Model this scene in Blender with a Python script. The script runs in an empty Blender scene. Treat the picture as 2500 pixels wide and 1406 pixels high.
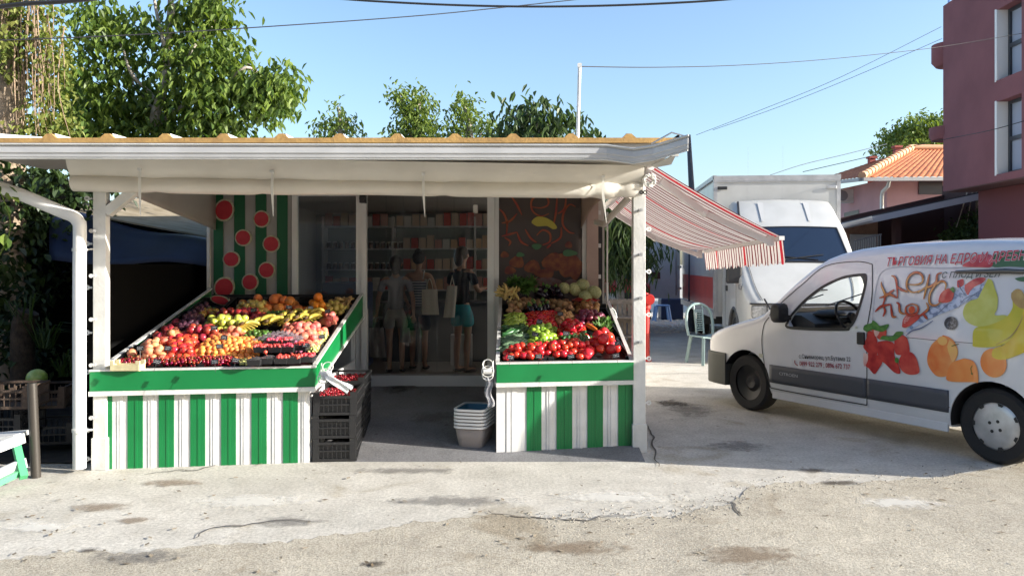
import bpy, bmesh, math, random
from mathutils import Vector, Matrix
from mathutils.geometry import tessellate_polygon
R = math.radians
S = bpy.context.scene
col = S.collection
rnd = random.Random(7)

# ---------------- camera, sky, sun, exposure ----------------
FPX, CX, HY, EYE = 1950.0, 1250.0, 645.0, 1.60      # focal length in photo pixels, horizon row, eye height
cam = bpy.data.objects.new('camera', bpy.data.cameras.new('camera'))
col.objects.link(cam); S.camera = cam
cam.location = (0, 0, EYE); cam.rotation_euler = (R(90), 0, 0)
cam.data.sensor_width = 36; cam.data.lens = 36 * FPX / 2500
cam.data.shift_y = -(703 - HY) / 2500
cam.data.clip_start = 0.05; cam.data.clip_end = 3000
S.render.resolution_x, S.render.resolution_y = 1024, 575

SUNV = Vector((3.98, -.86, 1.30)).normalized()       # towards the sun
elev = math.asin(SUNV.z); azim = math.atan2(SUNV.x, SUNV.y)
w = bpy.data.worlds.new('World'); S.world = w; w.use_nodes = True
nt = w.node_tree; nt.nodes.clear()
sky = nt.nodes.new('ShaderNodeTexSky'); sky.sky_type = 'NISHITA'; sky.sun_disc = False
sky.sun_elevation = elev; sky.sun_rotation = azim
sky.air_density = 1.0; sky.dust_density = 1.8; sky.ozone_density = 2.6
bg = nt.nodes.new('ShaderNodeBackground'); bg.inputs[1].default_value = 0.138
wo = nt.nodes.new('ShaderNodeOutputWorld')
nt.links.new(sky.outputs[0], bg.inputs[0]); nt.links.new(bg.outputs[0], wo.inputs[0])
sl = bpy.data.lights.new('sun', 'SUN'); sl.energy = 5.0; sl.angle = R(0.5); sl.color = (1, .95, .87)
so = bpy.data.objects.new('sun', sl); col.objects.link(so)
so.rotation_euler = (-SUNV).to_track_quat('-Z', 'Y').to_euler(); so.location = (30, -10, 20)
S.view_settings.view_transform = 'Standard'; S.view_settings.look = 'None'
S.view_settings.exposure = 1.24; S.view_settings.gamma = 1
S.cycles.max_bounces = 8; S.cycles.transparent_max_bounces = 16

# ---------------- helpers ----------------
def W(px, py, D):                                     # world point seen at a photo pixel at a depth
    return Vector(((px - CX) * D / FPX, D, EYE - (py - HY) * D / FPX))
def XX(px, D): return (px - CX) * D / FPX
def ZZ(py, D): return EYE - (py - HY) * D / FPX
MATS = {}
def mat(name, c=(.8, .8, .8), rough=.6, metal=0, c2=None, ns=8, detail=4, bump=0, bs=None, spec=.5, rnd_amt=0, coat=0, trans=0, coords='Object', lo=.35, hi=.65):
    if name in MATS: return MATS[name]
    m = bpy.data.materials.new(name); m.use_nodes = True; MATS[name] = m
    n, l = m.node_tree.nodes, m.node_tree.links
    b = n['Principled BSDF']; b.inputs['Roughness'].default_value = rough; b.inputs['Metallic'].default_value = metal
    b.inputs['Specular IOR Level'].default_value = spec; b.inputs['Coat Weight'].default_value = coat
    b.inputs['Base Color'].default_value = (*c, 1)
    src = None
    tc = n.new('ShaderNodeTexCoord')
    if c2:
        t = n.new('ShaderNodeTexNoise'); t.inputs['Scale'].default_value = ns; t.inputs['Detail'].default_value = detail
        l.new(tc.outputs[coords], t.inputs['Vector'])
        r = n.new('ShaderNodeValToRGB'); r.color_ramp.elements[0].color = (*c, 1); r.color_ramp.elements[1].color = (*c2, 1)
        r.color_ramp.elements[0].position = lo; r.color_ramp.elements[1].position = hi
        l.new(t.outputs['Fac'], r.inputs[0]); src = r.outputs[0]
    if rnd_amt:
        oi = n.new('ShaderNodeObjectInfo'); h = n.new('ShaderNodeHueSaturation')
        a = n.new('ShaderNodeMapRange'); a.inputs[3].default_value = 1 - rnd_amt; a.inputs[4].default_value = 1 + rnd_amt
        l.new(oi.outputs['Random'], a.inputs[0]); l.new(a.outputs[0], h.inputs['Value'])
        a2 = n.new('ShaderNodeMapRange'); a2.inputs[3].default_value = .5 - rnd_amt * .07; a2.inputs[4].default_value = .5 + rnd_amt * .07
        m2 = n.new('ShaderNodeMath'); m2.operation = 'MULTIPLY'; m2.inputs[1].default_value = 7.13
        m3 = n.new('ShaderNodeMath'); m3.operation = 'FRACT'
        l.new(oi.outputs['Random'], m2.inputs[0]); l.new(m2.outputs[0], m3.inputs[0]); l.new(m3.outputs[0], a2.inputs[0]); l.new(a2.outputs[0], h.inputs['Hue'])
        if src: l.new(src, h.inputs['Color'])
        else: h.inputs['Color'].default_value = (*c, 1)
        src = h.outputs[0]
    if src: l.new(src, b.inputs['Base Color'])
    if bump:
        t = n.new('ShaderNodeTexNoise'); t.inputs['Scale'].default_value = bs or ns * 4; t.inputs['Detail'].default_value = 6
        l.new(tc.outputs[coords], t.inputs['Vector'])
        bp = n.new('ShaderNodeBump'); bp.inputs['Strength'].default_value = bump; bp.inputs['Distance'].default_value = .02
        l.new(t.outputs['Fac'], bp.inputs['Height']); l.new(bp.outputs[0], b.inputs['Normal'])
    if trans:
        o = n['Material Output']; tr = n.new('ShaderNodeBsdfTranslucent'); mx = n.new('ShaderNodeMixShader'); mx.inputs[0].default_value = trans
        if src: l.new(src, tr.inputs[0])
        else: tr.inputs[0].default_value = (*c, 1)
        l.new(b.outputs[0], mx.inputs[1]); l.new(tr.outputs[0], mx.inputs[2]); l.new(mx.outputs[0], o.inputs[0])
    return m
def glassy(name, tint=(.9, .95, 1), refl=.0, rough=.02, opac=0, ocol=(.5, .5, .5)):
    if name in MATS: return MATS[name]
    m = bpy.data.materials.new(name); m.use_nodes = True; MATS[name] = m
    n, l = m.node_tree.nodes, m.node_tree.links; o = n['Material Output']; n.remove(n['Principled BSDF'])
    tr = n.new('ShaderNodeBsdfTransparent'); tr.inputs[0].default_value = (*tint, 1)
    gl = n.new('ShaderNodeBsdfGlossy'); gl.inputs['Roughness'].default_value = rough
    lw = n.new('ShaderNodeLayerWeight'); lw.inputs[0].default_value = .5; pw = n.new('ShaderNodeMath'); pw.operation = 'POWER'; pw.inputs[1].default_value = 5; fr = n.new('ShaderNodeMath'); fr.operation = 'MULTIPLY_ADD'; fr.inputs[1].default_value = .8; fr.inputs[2].default_value = .04; l.new(lw.outputs['Facing'], pw.inputs[0]); l.new(pw.outputs[0], fr.inputs[0])
    ad = n.new('ShaderNodeMath'); ad.operation = 'ADD'; ad.inputs[1].default_value = refl; ad.use_clamp = True
    mx = n.new('ShaderNodeMixShader'); l.new(fr.outputs[0], ad.inputs[0]); l.new(ad.outputs[0], mx.inputs[0])
    l.new(tr.outputs[0], mx.inputs[1]); l.new(gl.outputs[0], mx.inputs[2])
    last = mx
    if opac:
        d = n.new('ShaderNodeBsdfDiffuse'); d.inputs[0].default_value = (*ocol, 1); m2 = n.new('ShaderNodeMixShader'); m2.inputs[0].default_value = opac
        l.new(mx.outputs[0], m2.inputs[1]); l.new(d.outputs[0], m2.inputs[2]); last = m2
    l.new(last.outputs[0], o.inputs[0]); return m

ORG = {}
def tag(o, label=None, cat=None, group=None, kind=None):
    if label: o['label'] = label
    if cat: o['category'] = cat
    if group: o['group'] = group
    if kind: o['kind'] = kind
    return o
def thing(name, loc, label, cat, group=None, rz=0):
    o = bpy.data.objects.new(name, None); o.empty_display_size = .2; col.objects.link(o)
    o.location = loc; o.rotation_euler = (0, 0, rz); ORG[o.name] = Vector(loc) if rz == 0 else None
    return tag(o, label, cat, group)
class MB:
    def __init__(s): s.v = []; s.f = []; s.m = []; s.cm = 0
    def add(s, vs, fs):
        k = len(s.v); s.v += [tuple(v) for v in vs]; s.f += [tuple(i + k for i in f) for f in fs]; s.m += [s.cm] * len(fs); return s
    def box(s, x0, x1, y0, y1, z0, z1):
        if x0 > x1: x0, x1 = x1, x0
        if y0 > y1: y0, y1 = y1, y0
        if z0 > z1: z0, z1 = z1, z0
        return s.add([(x0,y0,z0),(x1,y0,z0),(x1,y1,z0),(x0,y1,z0),(x0,y0,z1),(x1,y0,z1),(x1,y1,z1),(x0,y1,z1)],
              [(0,3,2,1),(4,5,6,7),(0,1,5,4),(1,2,6,5),(2,3,7,6),(3,0,4,7)])
    def bar(s, a, b, w_, h_, up=(0,0,1)):
        a, b = Vector(a), Vector(b); d = (b - a).normalized(); u = Vector(up)
        x = d.cross(u)
        if x.length < 1e-4: x = d.cross(Vector((1,0,0)))
        x.normalize(); y = x.cross(d)
        vs = [p + x*sx*w_/2 + y*sy*h_/2 for p in (a, b) for sx, sy in ((-1,-1),(1,-1),(1,1),(-1,1))]
        return s.add(vs, [(3,2,1,0),(4,5,6,7),(0,1,5,4),(1,2,6,5),(2,3,7,6),(3,0,4,7)])
    def tube(s, pts, r, n=8, caps=True):
        pts = [Vector(p) for p in pts]; rs = r if isinstance(r, (list, tuple)) else [r]*len(pts)
        k = len(s.v); rings = []; px = None
        for i, p in enumerate(pts):
            d = (pts[min(i+1, len(pts)-1)] - pts[max(i-1, 0)]).normalized()
            if px is None:
                px = d.cross(Vector((0,0,1)))
                if px.length < 1e-3: px = d.cross(Vector((1,0,0)))
            px = (px - d*px.dot(d)).normalized(); py = d.cross(px)
            rings.append([p + (px*math.cos(t) + py*math.sin(t))*rs[i] for t in [2*math.pi*j/n for j in range(n)]])
        vs = [v for rg in rings for v in rg]; fs = []
        for i in range(len(pts)-1):
            for j in range(n):
                fs.append((i*n+j, i*n+(j+1)%n, (i+1)*n+(j+1)%n, (i+1)*n+j))
        if caps: fs.append(tuple(range(n-1, -1, -1))); fs.append(tuple((len(pts)-1)*n+j for j in range(n)))
        return s.add(vs, fs)
    def lathe(s, prof, c=(0,0,0), n=24, axis='z', cap=True):
        vs = []; fs = []; c = Vector(c)
        for r, h in prof:
            for j in range(n):
                t = 2*math.pi*j/n; a, b = r*math.cos(t), r*math.sin(t)
                p = {'z': (a, b, h), 'y': (a, h, b), 'x': (h, a, b)}[axis]; vs.append(c + Vector(p))
        for i in range(len(prof)-1):
            for j in range(n): fs.append((i*n+j, i*n+(j+1)%n, (i+1)*n+(j+1)%n, (i+1)*n+j))
        if cap: fs.append(tuple(range(n-1,-1,-1))); fs.append(tuple((len(prof)-1)*n+j for j in range(n)))
        return s.add(vs, fs)
    def prism(s, poly, a, b, axis='y'):                # poly of 2-D points extruded along an axis
        n = len(poly)
        def P(u, v, t): return {'y': (u, t, v), 'x': (t, u, v), 'z': (u, v, t)}[axis]
        vs = [P(u, v, a) for u, v in poly] + [P(u, v, b) for u, v in poly]
        fs = [tuple(range(n)), tuple(range(2*n-1, n-1, -1))] + [(i, i+n, (i+1)%n+n, (i+1)%n) for i in range(n)]
        return s.add(vs, fs)
    def grid(s, fn, nu, nv):
        vs = [fn(i/nu, j/nv) for j in range(nv+1) for i in range(nu+1)]
        fs = [(j*(nu+1)+i, j*(nu+1)+i+1, (j+1)*(nu+1)+i+1, (j+1)*(nu+1)+i) for j in range(nv) for i in range(nu)]
        return s.add(vs, fs)
    def blob(s, c, rx, ry, rz, n=12, fn=None, rot=None):
        vs = []; fs = []; m_ = n//2+2; c = Vector(c)
        for i in range(m_+1):
            ph = math.pi*i/m_
            for j in range(n):
                t = 2*math.pi*j/n; p = Vector((math.sin(ph)*math.cos(t), math.sin(ph)*math.sin(t), math.cos(ph)))
                if fn: p = fn(p)
                p = Vector((p.x*rx, p.y*ry, p.z*rz))
                if rot: p = rot @ p
                vs.append(c + p)
        for i in range(m_):
            for j in range(n): fs.append((i*n+j, (i+1)*n+j, (i+1)*n+(j+1)%n, i*n+(j+1)%n))
        return s.add(vs, fs)
    def build(s, name, m, parent=None, label=None, cat=None, group=None, kind=None, smooth=None, solid=0, bev=0, keep=False, merge=False, recalc=True):
        me = bpy.data.meshes.new(name)
        vs = s.v; loc = Vector((0,0,0))
        if parent is not None:
            o0 = ORG.get(parent.name)
            if o0 is not None: vs = [(x-o0.x, y-o0.y, z-o0.z) for x, y, z in vs]
        elif not keep and vs:
            xs = [v[0] for v in vs]; ys = [v[1] for v in vs]; zs = [v[2] for v in vs]
            loc = Vector(((min(xs)+max(xs))/2, (min(ys)+max(ys))/2, min(zs))); vs = [(x-loc.x, y-loc.y, z-loc.z) for x, y, z in vs]
        me.from_pydata(vs, [], s.f)
        for mm in (m if isinstance(m, (list, tuple)) else [m]): me.materials.append(mm)
        if any(s.m): me.polygons.foreach_set('material_index', s.m)
        if recalc or merge or bev:
            bm = bmesh.new(); bm.from_mesh(me)
            if merge: bmesh.ops.remove_doubles(bm, verts=bm.verts, dist=1e-5)
            if recalc: bmesh.ops.recalc_face_normals(bm, faces=bm.faces)
            bm.to_mesh(me); bm.free()
        if smooth is not None:
            me.polygons.foreach_set('use_smooth', [True]*len(me.polygons))
            if smooth < 180: me.set_sharp_from_angle(angle=R(smooth))
        me.update()
        o = bpy.data.objects.new(name, me); col.objects.link(o); o.location = loc
        if parent is not None:
            o.parent = parent; o.location = (0,0,0)
            ORG[o.name] = ORG.get(parent.name)
        if solid: md = o.modifiers.new('s', 'SOLIDIFY'); md.thickness = solid
        if bev:
            md = o.modifiers.new('b', 'BEVEL'); md.width = bev; md.segments = 2; md.limit_method = 'ANGLE'; md.angle_limit = R(40)
        return tag(o, label, cat, group, kind)
def copy_tree(o, parent=None):
    c = o.copy(); col.objects.link(c)
    if parent is not None: c.parent = parent
    ORG[c.name] = ORG.get(o.name)
    for ch in [x for x in o.children]: copy_tree(ch, c)
    return c
def poly_decal(mb, pts, f3):                           # fill a 2-D outline, f3 maps (u,v)->3-D
    tri = tessellate_polygon([[Vector((u, v, 0)) for u, v in pts]])
    bm = bmesh.new(); vv = [bm.verts.new((u, v, 0)) for u, v in pts]
    for t in tri:
        try: bm.faces.new([vv[i] for i in t])
        except ValueError: pass
    for _ in range(3):
        ed = [e for e in bm.edges if e.calc_length() > .09]
        if not ed: break
        bmesh.ops.subdivide_edges(bm, edges=ed, cuts=1); bmesh.ops.triangulate(bm, faces=[f for f in bm.faces if len(f.verts) > 4])
    bm.verts.index_update(); mb.add([f3(v.co.x, v.co.y) for v in bm.verts], [tuple(v.index for v in f.verts) for f in bm.faces]); bm.free()
def ell_decal(mb, cu, cv, ru, rv, f3, n=20, rings=3, rot=0, fn=None):
    vs = [f3(cu, cv)]; fs = []
    for k in range(1, rings+1):
        for j in range(n):
            t = 2*math.pi*j/n; r = k/rings; q = fn(t) if fn else 1
            a, b = ru*r*q*math.cos(t), rv*r*q*math.sin(t)
            vs.append(f3(cu + a*math.cos(rot) - b*math.sin(rot), cv + a*math.sin(rot) + b*math.cos(rot)))
    for j in range(n): fs.append((0, 1+j, 1+(j+1)%n))
    for k in range(rings-1):
        for j in range(n): fs.append((1+k*n+j, 1+(k+1)*n+j, 1+(k+1)*n+(j+1)%n, 1+k*n+(j+1)%n))
    mb.add(vs, fs)
def catmull(pts, k=5):
    out = []; n = len(pts)
    for i in range(n-1):
        p0, p1, p2, p3 = pts[max(i-1,0)], pts[i], pts[i+1], pts[min(i+2,n-1)]
        for j in range(k):
            t = j/k
            out.append(tuple(.5*((2*b)+(-a+c)*t+(2*a-5*b+4*c-d)*t*t+(-a+3*b-3*c+d)*t**3) for a, b, c, d in zip(p0, p1, p2, p3)))
    out.append(tuple(pts[-1])); return out
def ribbon(mb, pts, wd, f3, taper=True):
    p = catmull(pts); n = len(p); vs = []; fs = []
    for i in range(n):
        a, b = p[max(i-1,0)], p[min(i+1,n-1)]; dx, dy = b[0]-a[0], b[1]-a[1]; L = math.hypot(dx, dy) or 1
        t = i/(n-1); ww = wd*(.35+.65*math.sin(math.pi*min(max(t,.04),.96)))/2 if taper else wd/2
        nx, ny = -dy/L*ww, dx/L*ww; vs += [f3(p[i][0]+nx, p[i][1]+ny), f3(p[i][0]-nx, p[i][1]-ny)]
    fs = [(2*i, 2*i+1, 2*i+3, 2*i+2) for i in range(n-1)]; mb.add(vs, fs)
def text2d(s, size=1, shear=0, bold=0, space=1):       # letters as a flat mesh: verts (u,v), faces
    cu = bpy.data.curves.new('t', 'FONT'); cu.body = s; cu.size = size; cu.shear = shear; cu.offset = bold; cu.space_character = space; cu.fill_mode = 'FRONT'; cu.resolution_u = 3
    o = bpy.data.objects.new('t', cu); col.objects.link(o); dg = bpy.context.evaluated_depsgraph_get()
    me = bpy.data.meshes.new_from_object(o.evaluated_get(dg)); vs = [(v.co.x, v.co.y) for v in me.vertices]; fs = [tuple(p.vertices) for p in me.polygons]
    bpy.data.objects.remove(o); bpy.data.curves.remove(cu); bpy.data.meshes.remove(me); return vs, fs
def text_decal(mb, s, p0, p1, height, f3, shear=0, bold=0, **k):  # baseline from p0 to p1 (2-D), letters stretched to fit
    vs, fs = text2d(s, 1, shear, bold); x0 = min(v[0] for v in vs); x1 = max(v[0] for v in vs); dx, dy = p1[0]-p0[0], p1[1]-p0[1]; L = math.hypot(dx, dy)
    ux, uy = dx/L, dy/L; capw = .72
    nx, ny = (-uy, ux)
    if ny < 0: nx, ny = -nx, -ny
    mb.add([f3(p0[0]+ux*(u-x0)/(x1-x0)*L+nx*v/capw*height, p0[1]+uy*(u-x0)/(x1-x0)*L+ny*v/capw*height) for u, v in vs], fs)
def evald(o):
    dg = bpy.context.evaluated_depsgraph_get(); return bpy.data.meshes.new_from_object(o.evaluated_get(dg))
def boolean(o, cutters):
    for c in cutters:
        md = o.modifiers.new('bo', 'BOOLEAN'); md.operation = 'DIFFERENCE'; md.solver = 'EXACT'; md.object = c
    me = evald(o); o.modifiers.clear(); o.data = me
    for c in cutters: bpy.data.objects.remove(c)

# ---------------- palette ----------------
white_paint = mat('white_paint', (.66,.66,.64), .45, c2=(.53,.53,.50), ns=4, bump=.15, bs=40)
white_pvc = mat('white_pvc', (.75,.75,.73), .35, c2=(.66,.66,.64), ns=3)
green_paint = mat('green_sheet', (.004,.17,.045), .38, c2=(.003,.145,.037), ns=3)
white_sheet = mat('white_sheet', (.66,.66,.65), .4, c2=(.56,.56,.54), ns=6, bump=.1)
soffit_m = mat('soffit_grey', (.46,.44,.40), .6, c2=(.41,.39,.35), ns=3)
tarp_m = mat('vinyl_beige', (.74,.71,.64), .42, c2=(.66,.63,.56), ns=2.5, bump=.25, bs=5, trans=.12)
foam_m = mat('foam_edge', (.52,.32,.11), .9, c2=(.40,.24,.09), ns=9, bump=.15, bs=40)
gutter_m = mat('gutter_alu', (.58,.585,.59), .4, metal=.1, c2=(.5,.505,.51), ns=4)
black_pl = mat('black_plastic', (.018,.018,.02), .45)
dark_m = mat('dark_paint', (.02,.02,.022), .6)
rubber = mat('rubber', (.015,.015,.016), .8, bump=.2, bs=60)
chrome = mat('metal', (.6,.6,.6), .3, metal=.9)
glass_m = glassy('window_glass', (.80,.84,.88), .02, opac=.035, ocol=(.5,.52,.58))
# ---------------- ground ----------------
def ground_mat(name, c1, c2, c3, speck, bump, bscale, crack=False):
    m = bpy.data.materials.new(name); m.use_nodes = True; n, l = m.node_tree.nodes, m.node_tree.links
    b = n['Principled BSDF']; b.inputs['Roughness'].default_value = .9; b.inputs['Specular IOR Level'].default_value = .25
    tc = n.new('ShaderNodeTexCoord')
    def noise(sc, d=5, rough=.55, dist=0):
        t = n.new('ShaderNodeTexNoise'); t.inputs['Scale'].default_value = sc; t.inputs['Detail'].default_value = d; t.inputs['Roughness'].default_value = rough; t.inputs['Distortion'].default_value = dist
        l.new(tc.outputs['Object'], t.inputs['Vector']); return t.outputs['Fac']
    def ramp(f, a, b_, ca, cb):
        r = n.new('ShaderNodeValToRGB'); r.color_ramp.elements[0].position = a; r.color_ramp.elements[1].position = b_; r.color_ramp.elements[0].color = ca; r.color_ramp.elements[1].color = cb
        l.new(f, r.inputs[0]); return r.outputs[0]
    def mul(a, b_, fac=1):
        x = n.new('ShaderNodeMix'); x.data_type = 'RGBA'; x.blend_type = 'MULTIPLY'; x.inputs[0].default_value = fac; l.new(a, x.inputs[6]); l.new(b_, x.inputs[7]); return x.outputs[2]
    base = ramp(noise(.7, 6, .6, .4), .36, .66, (*c2, 1), (*c1, 1))
    mid = ramp(noise(3.2, 8, .7), .3, .72, (.78,.76,.73,1), (1.08,1.07,1.05,1))
    st = ramp(noise(1.15, 4, .5, 1.5), .30, .40, (*c3, 1), (1,1,1,1))
    sp = ramp(noise(speck, 3, .8), .34, .60, (.72,.715,.70,1) if name != 'asphalt' else (.58,.57,.55,1), (1.08,1.08,1.07,1))
    o = mul(mul(mul(base, mid), st, .8), sp)
    spot = n.new('ShaderNodeTexVoronoi'); spot.inputs['Scale'].default_value = 3.3; l.new(tc.outputs['Object'], spot.inputs['Vector'])
    o = mul(o, ramp(spot.outputs['Distance'], .045, .075, (.5,.48,.45,1), (1,1,1,1)), .8)
    if crack:
        v = n.new('ShaderNodeTexVoronoi'); v.feature = 'DISTANCE_TO_EDGE'; v.inputs['Scale'].default_value = .33
        mp = n.new('ShaderNodeVectorMath'); mp.operation = 'ADD'; tn = n.new('ShaderNodeTexNoise'); tn.inputs['Scale'].default_value = 1.9; tn.inputs['Detail'].default_value = 8
        l.new(tc.outputs['Object'], tn.inputs['Vector']); l.new(tc.outputs['Object'], mp.inputs[0]); l.new(tn.outputs['Color'], mp.inputs[1]); l.new(mp.outputs[0], v.inputs['Vector'])
        o = mul(o, ramp(v.outputs['Distance'], .002, .006, (.35,.33,.31,1), (1,1,1,1)), .8)
    l.new(o, b.inputs['Base Color'])
    ad = n.new('ShaderNodeMath'); ad.operation = 'ADD'; l.new(noise(bscale, 8, .75), ad.inputs[0]); l.new(noise(9, 4), ad.inputs[1])
    bp = n.new('ShaderNodeBump'); bp.inputs['Strength'].default_value = bump; bp.inputs['Distance'].default_value = .02
    l.new(ad.outputs[0], bp.inputs['Height']); l.new(bp.outputs[0], b.inputs['Normal']); return m
concrete = ground_mat('concrete', (.60,.575,.525), (.51,.49,.445), (.78,.74,.67), 42, .25, 45)
asphalt = ground_mat('asphalt', (.54,.50,.42), (.46,.425,.36), (.66,.61,.54), 80, .7, 75)
soil = mat('earth', (.16,.11,.07), .95, c2=(.08,.06,.04), ns=10, bump=.6)
g = MB(); g.add([(-600,-200,0),(600,-200,0),(600,1500,0),(-600,1500,0)], [(0,1,2,3)]); ground = g.build('ground', concrete, kind='structure', keep=True)
# road: asphalt sheet with a ragged edge
edge = [(-40,1400),(0,1372),(160,1345),(330,1352),(500,1330),(700,1322),(900,1296),(1010,1275),(1200,1258),(1330,1266),(1480,1268),(1640,1262),(1700,1243),(1780,1236),(1830,1190),(1930,1178),(2080,1182),(2250,1165),(2400,1152),(2500,1128),(2800,1090)]
pts = []
for (ax, ay), (bx, by) in zip(edge[:-1], edge[1:]):
    for k in range(10):
        t = k/10; x = ax+(bx-ax)*t; y = ay+(by-ay)*t + rnd.uniform(-5, 5); D = EYE*FPX/(y-HY); pts.append((XX(x, D), D))
vs = [(x, y, .004) for x, y in pts]; n_ = len(vs)
vs += [(x*1.0 if abs(x) < 50 else x, -30, .004) for x, y in pts]
m_ = MB(); m_.add(vs, [(i, i+1, n_+i+1, n_+i) for i in range(n_-1)])
m_.add([(-60,-30,.004), (pts[0][0],-30,.004), (pts[0][0],pts[0][1],.004), (-60,3.9,.004)], [(0,1,2,3)])
m_.add([(pts[-1][0],-30,.004), (60,-30,.004), (60,9,.004), (pts[-1][0],pts[-1][1],.004)], [(0,1,2,3)])
m_.build('road', asphalt, kind='structure', keep=True)
# concrete porch floor rising to the door
def porch_z(y): return -.004 + max(0, y-6.45)*.15
m_ = MB(); m_.grid(lambda u, v: (-3.2+4.28*u, 6.45+2.15*v, porch_z(6.45+2.15*v)), 8, 10); m_.build('porch_floor', ground_mat('porch_concrete_shaded', (.23,.23,.24), (.18,.18,.19), (.75,.74,.72), 60, .25, 45), kind='structure', keep=True)  # darker slab, its colour lowered further to stand in for roof shade
# rubble strip and loose stones along the road edge
stone = mat('stone', (.4,.37,.32), .9, c2=(.25,.23,.2), ns=30, bump=.4)
m_ = MB()
for i in range(620):
    k = rnd.randrange(90, 209 if i % 2 else 150); k = min(k, len(pts)-1); x, y = pts[k]; x += rnd.gauss(0, .12); y += rnd.gauss(.0, .10); r = rnd.uniform(.002, .008)
    m_.blob((x, y, .006), r, r*rnd.uniform(.6,1), r*.6, 5)
m_.build('gravel', stone, kind='stuff', keep=True, smooth=60, label='loose gravel strewn along the ragged road edge', cat='gravel')
gr2 = MB()
for i in range(1400):
    y = rnd.uniform(18.5, 25); x = rnd.uniform(2.6, 6.2)*y/22; r = rnd.uniform(.02, .05); gr2.blob((x, y, .005), r, r, r*.5, 5)
pale_gravel = mat('pale_gravel', (.62,.56,.46), .95)
gr2.build('gravel', pale_gravel, kind='stuff', keep=True, label='pale sandy gravel patch beyond the trucks', cat='gravel')
# stains and litter on the paving
def stain_mat(name, c, seed):
    m = bpy.data.materials.new(name); m.use_nodes = True; n, l = m.node_tree.nodes, m.node_tree.links; b = n['Principled BSDF']; b.inputs['Base Color'].default_value = (*c,1); b.inputs['Roughness'].default_value = .95
    uv = n.new('ShaderNodeUVMap'); ln = n.new('ShaderNodeVectorMath'); ln.operation = 'LENGTH'; l.new(uv.outputs[0], ln.inputs[0]); tc = n.new('ShaderNodeTexCoord'); ns_ = n.new('ShaderNodeTexNoise'); ns_.inputs['Scale'].default_value = 9; ns_.inputs['Detail'].default_value = 8; ns_.inputs['Roughness'].default_value = .75
    l.new(tc.outputs['Object'], ns_.inputs['Vector']); a = n.new('ShaderNodeMath'); a.operation = 'MULTIPLY_ADD'; a.inputs[1].default_value = 1.6; l.new(ns_.outputs['Fac'], a.inputs[0]); sb = n.new('ShaderNodeMath'); sb.operation = 'SUBTRACT'; l.new(ln.outputs['Value'], sb.inputs[1]); a.inputs[2].default_value = -.22; l.new(a.outputs[0], sb.inputs[0])
    mr = n.new('ShaderNodeMapRange'); mr.inputs[1].default_value = 0; mr.inputs[2].default_value = .35; mr.inputs[4].default_value = seed; l.new(sb.outputs[0], mr.inputs[0]); tr = n.new('ShaderNodeBsdfTransparent'); mx = n.new('ShaderNodeMixShader'); l.new(mr.outputs[0], mx.inputs[0]); l.new(tr.outputs[0], mx.inputs[1]); l.new(b.outputs[0], mx.inputs[2]); l.new(mx.outputs[0], n['Material Output'].inputs[0]); return m
sm_b = stain_mat('stain_brown', (.22,.15,.09), .5); sm_g = stain_mat('stain_grey', (.16,.15,.14), .45); sm_d = stain_mat('stain_dark', (.07,.055,.04), .7); sm_w = stain_mat('stain_pale', (.78,.76,.70), .5)
for k, (x, y, a, b, mm) in enumerate([(1830,1358,190,38,sm_b),(910,1378,45,12,sm_d),(700,1275,110,22,sm_g),(250,1238,110,16,sm_b),(330,1270,70,14,sm_b),(330,1362,180,30,sm_g),(215,1345,40,10,sm_d),(620,1225,200,25,sm_w),(1100,1225,240,20,sm_g),(1500,1215,230,22,sm_w),(2050,1180,80,10,sm_d),(1990,1150,60,9,sm_d),(2200,1230,160,22,sm_w),(420,1180,120,14,sm_b),(1000,1150,200,12,sm_g),(1680,1000,90,30,sm_g),(1640,985,60,12,sm_d),(1800,1090,120,18,sm_g),(980,1010,70,20,sm_d),(1060,1060,90,14,sm_g),(100,1290,120,20,sm_w),(1400,1340,200,26,sm_b)]):
    D = EYE*FPX/(y-HY); cx_ = XX(x, D); ra = a*D/FPX; rb_ = (EYE*FPX/(y-b-HY)-EYE*FPX/(y+b-HY))/2; zz_ = .0062+k*.00012 if not (6.45 < D < 8.6 and -1.6 < cx_ < -.1) else porch_z(D)+.006
    vs = [(-1,-1),(1,-1),(1,1),(-1,1)]; q = MB(); q.add([(cx_+u*ra*1.2, D+v*rb_*1.2, zz_+((porch_z(D+v*rb_*1.2)-porch_z(D)) if zz_ > .01 else 0)) for u, v in vs], [(0,1,2,3)]); o = q.build('stain', mm, ground, recalc=False); ul = o.data.uv_layers.new(name='UVMap')
    for lp in o.data.loops: ul.data[lp.index].uv = vs[lp.vertex_index]
lit = MB()
for i in range(240):
    y = rnd.uniform(1120, 1406); x = rnd.uniform(-50, 2550); D = EYE*FPX/(y-HY); X = XX(x, D); a = rnd.uniform(0,6.28); L = rnd.uniform(.008,.03); w_ = L*rnd.uniform(.25,.5); lit.add([(X+L*math.cos(a), D+L*math.sin(a), .011), (X-w_*math.sin(a), D+w_*math.cos(a), .013), (X-L*math.cos(a), D-L*math.sin(a), .011), (X+w_*math.sin(a), D-w_*math.cos(a), .0095)], [(0,1,2,3)])
lit.build('leaf_litter', mat('litter', (.13,.09,.05), .9, c2=(.3,.25,.18), ns=3), kind='stuff', keep=True, recalc=False, label='small dry leaf scraps and specks scattered over the paving', cat='litter')
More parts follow.
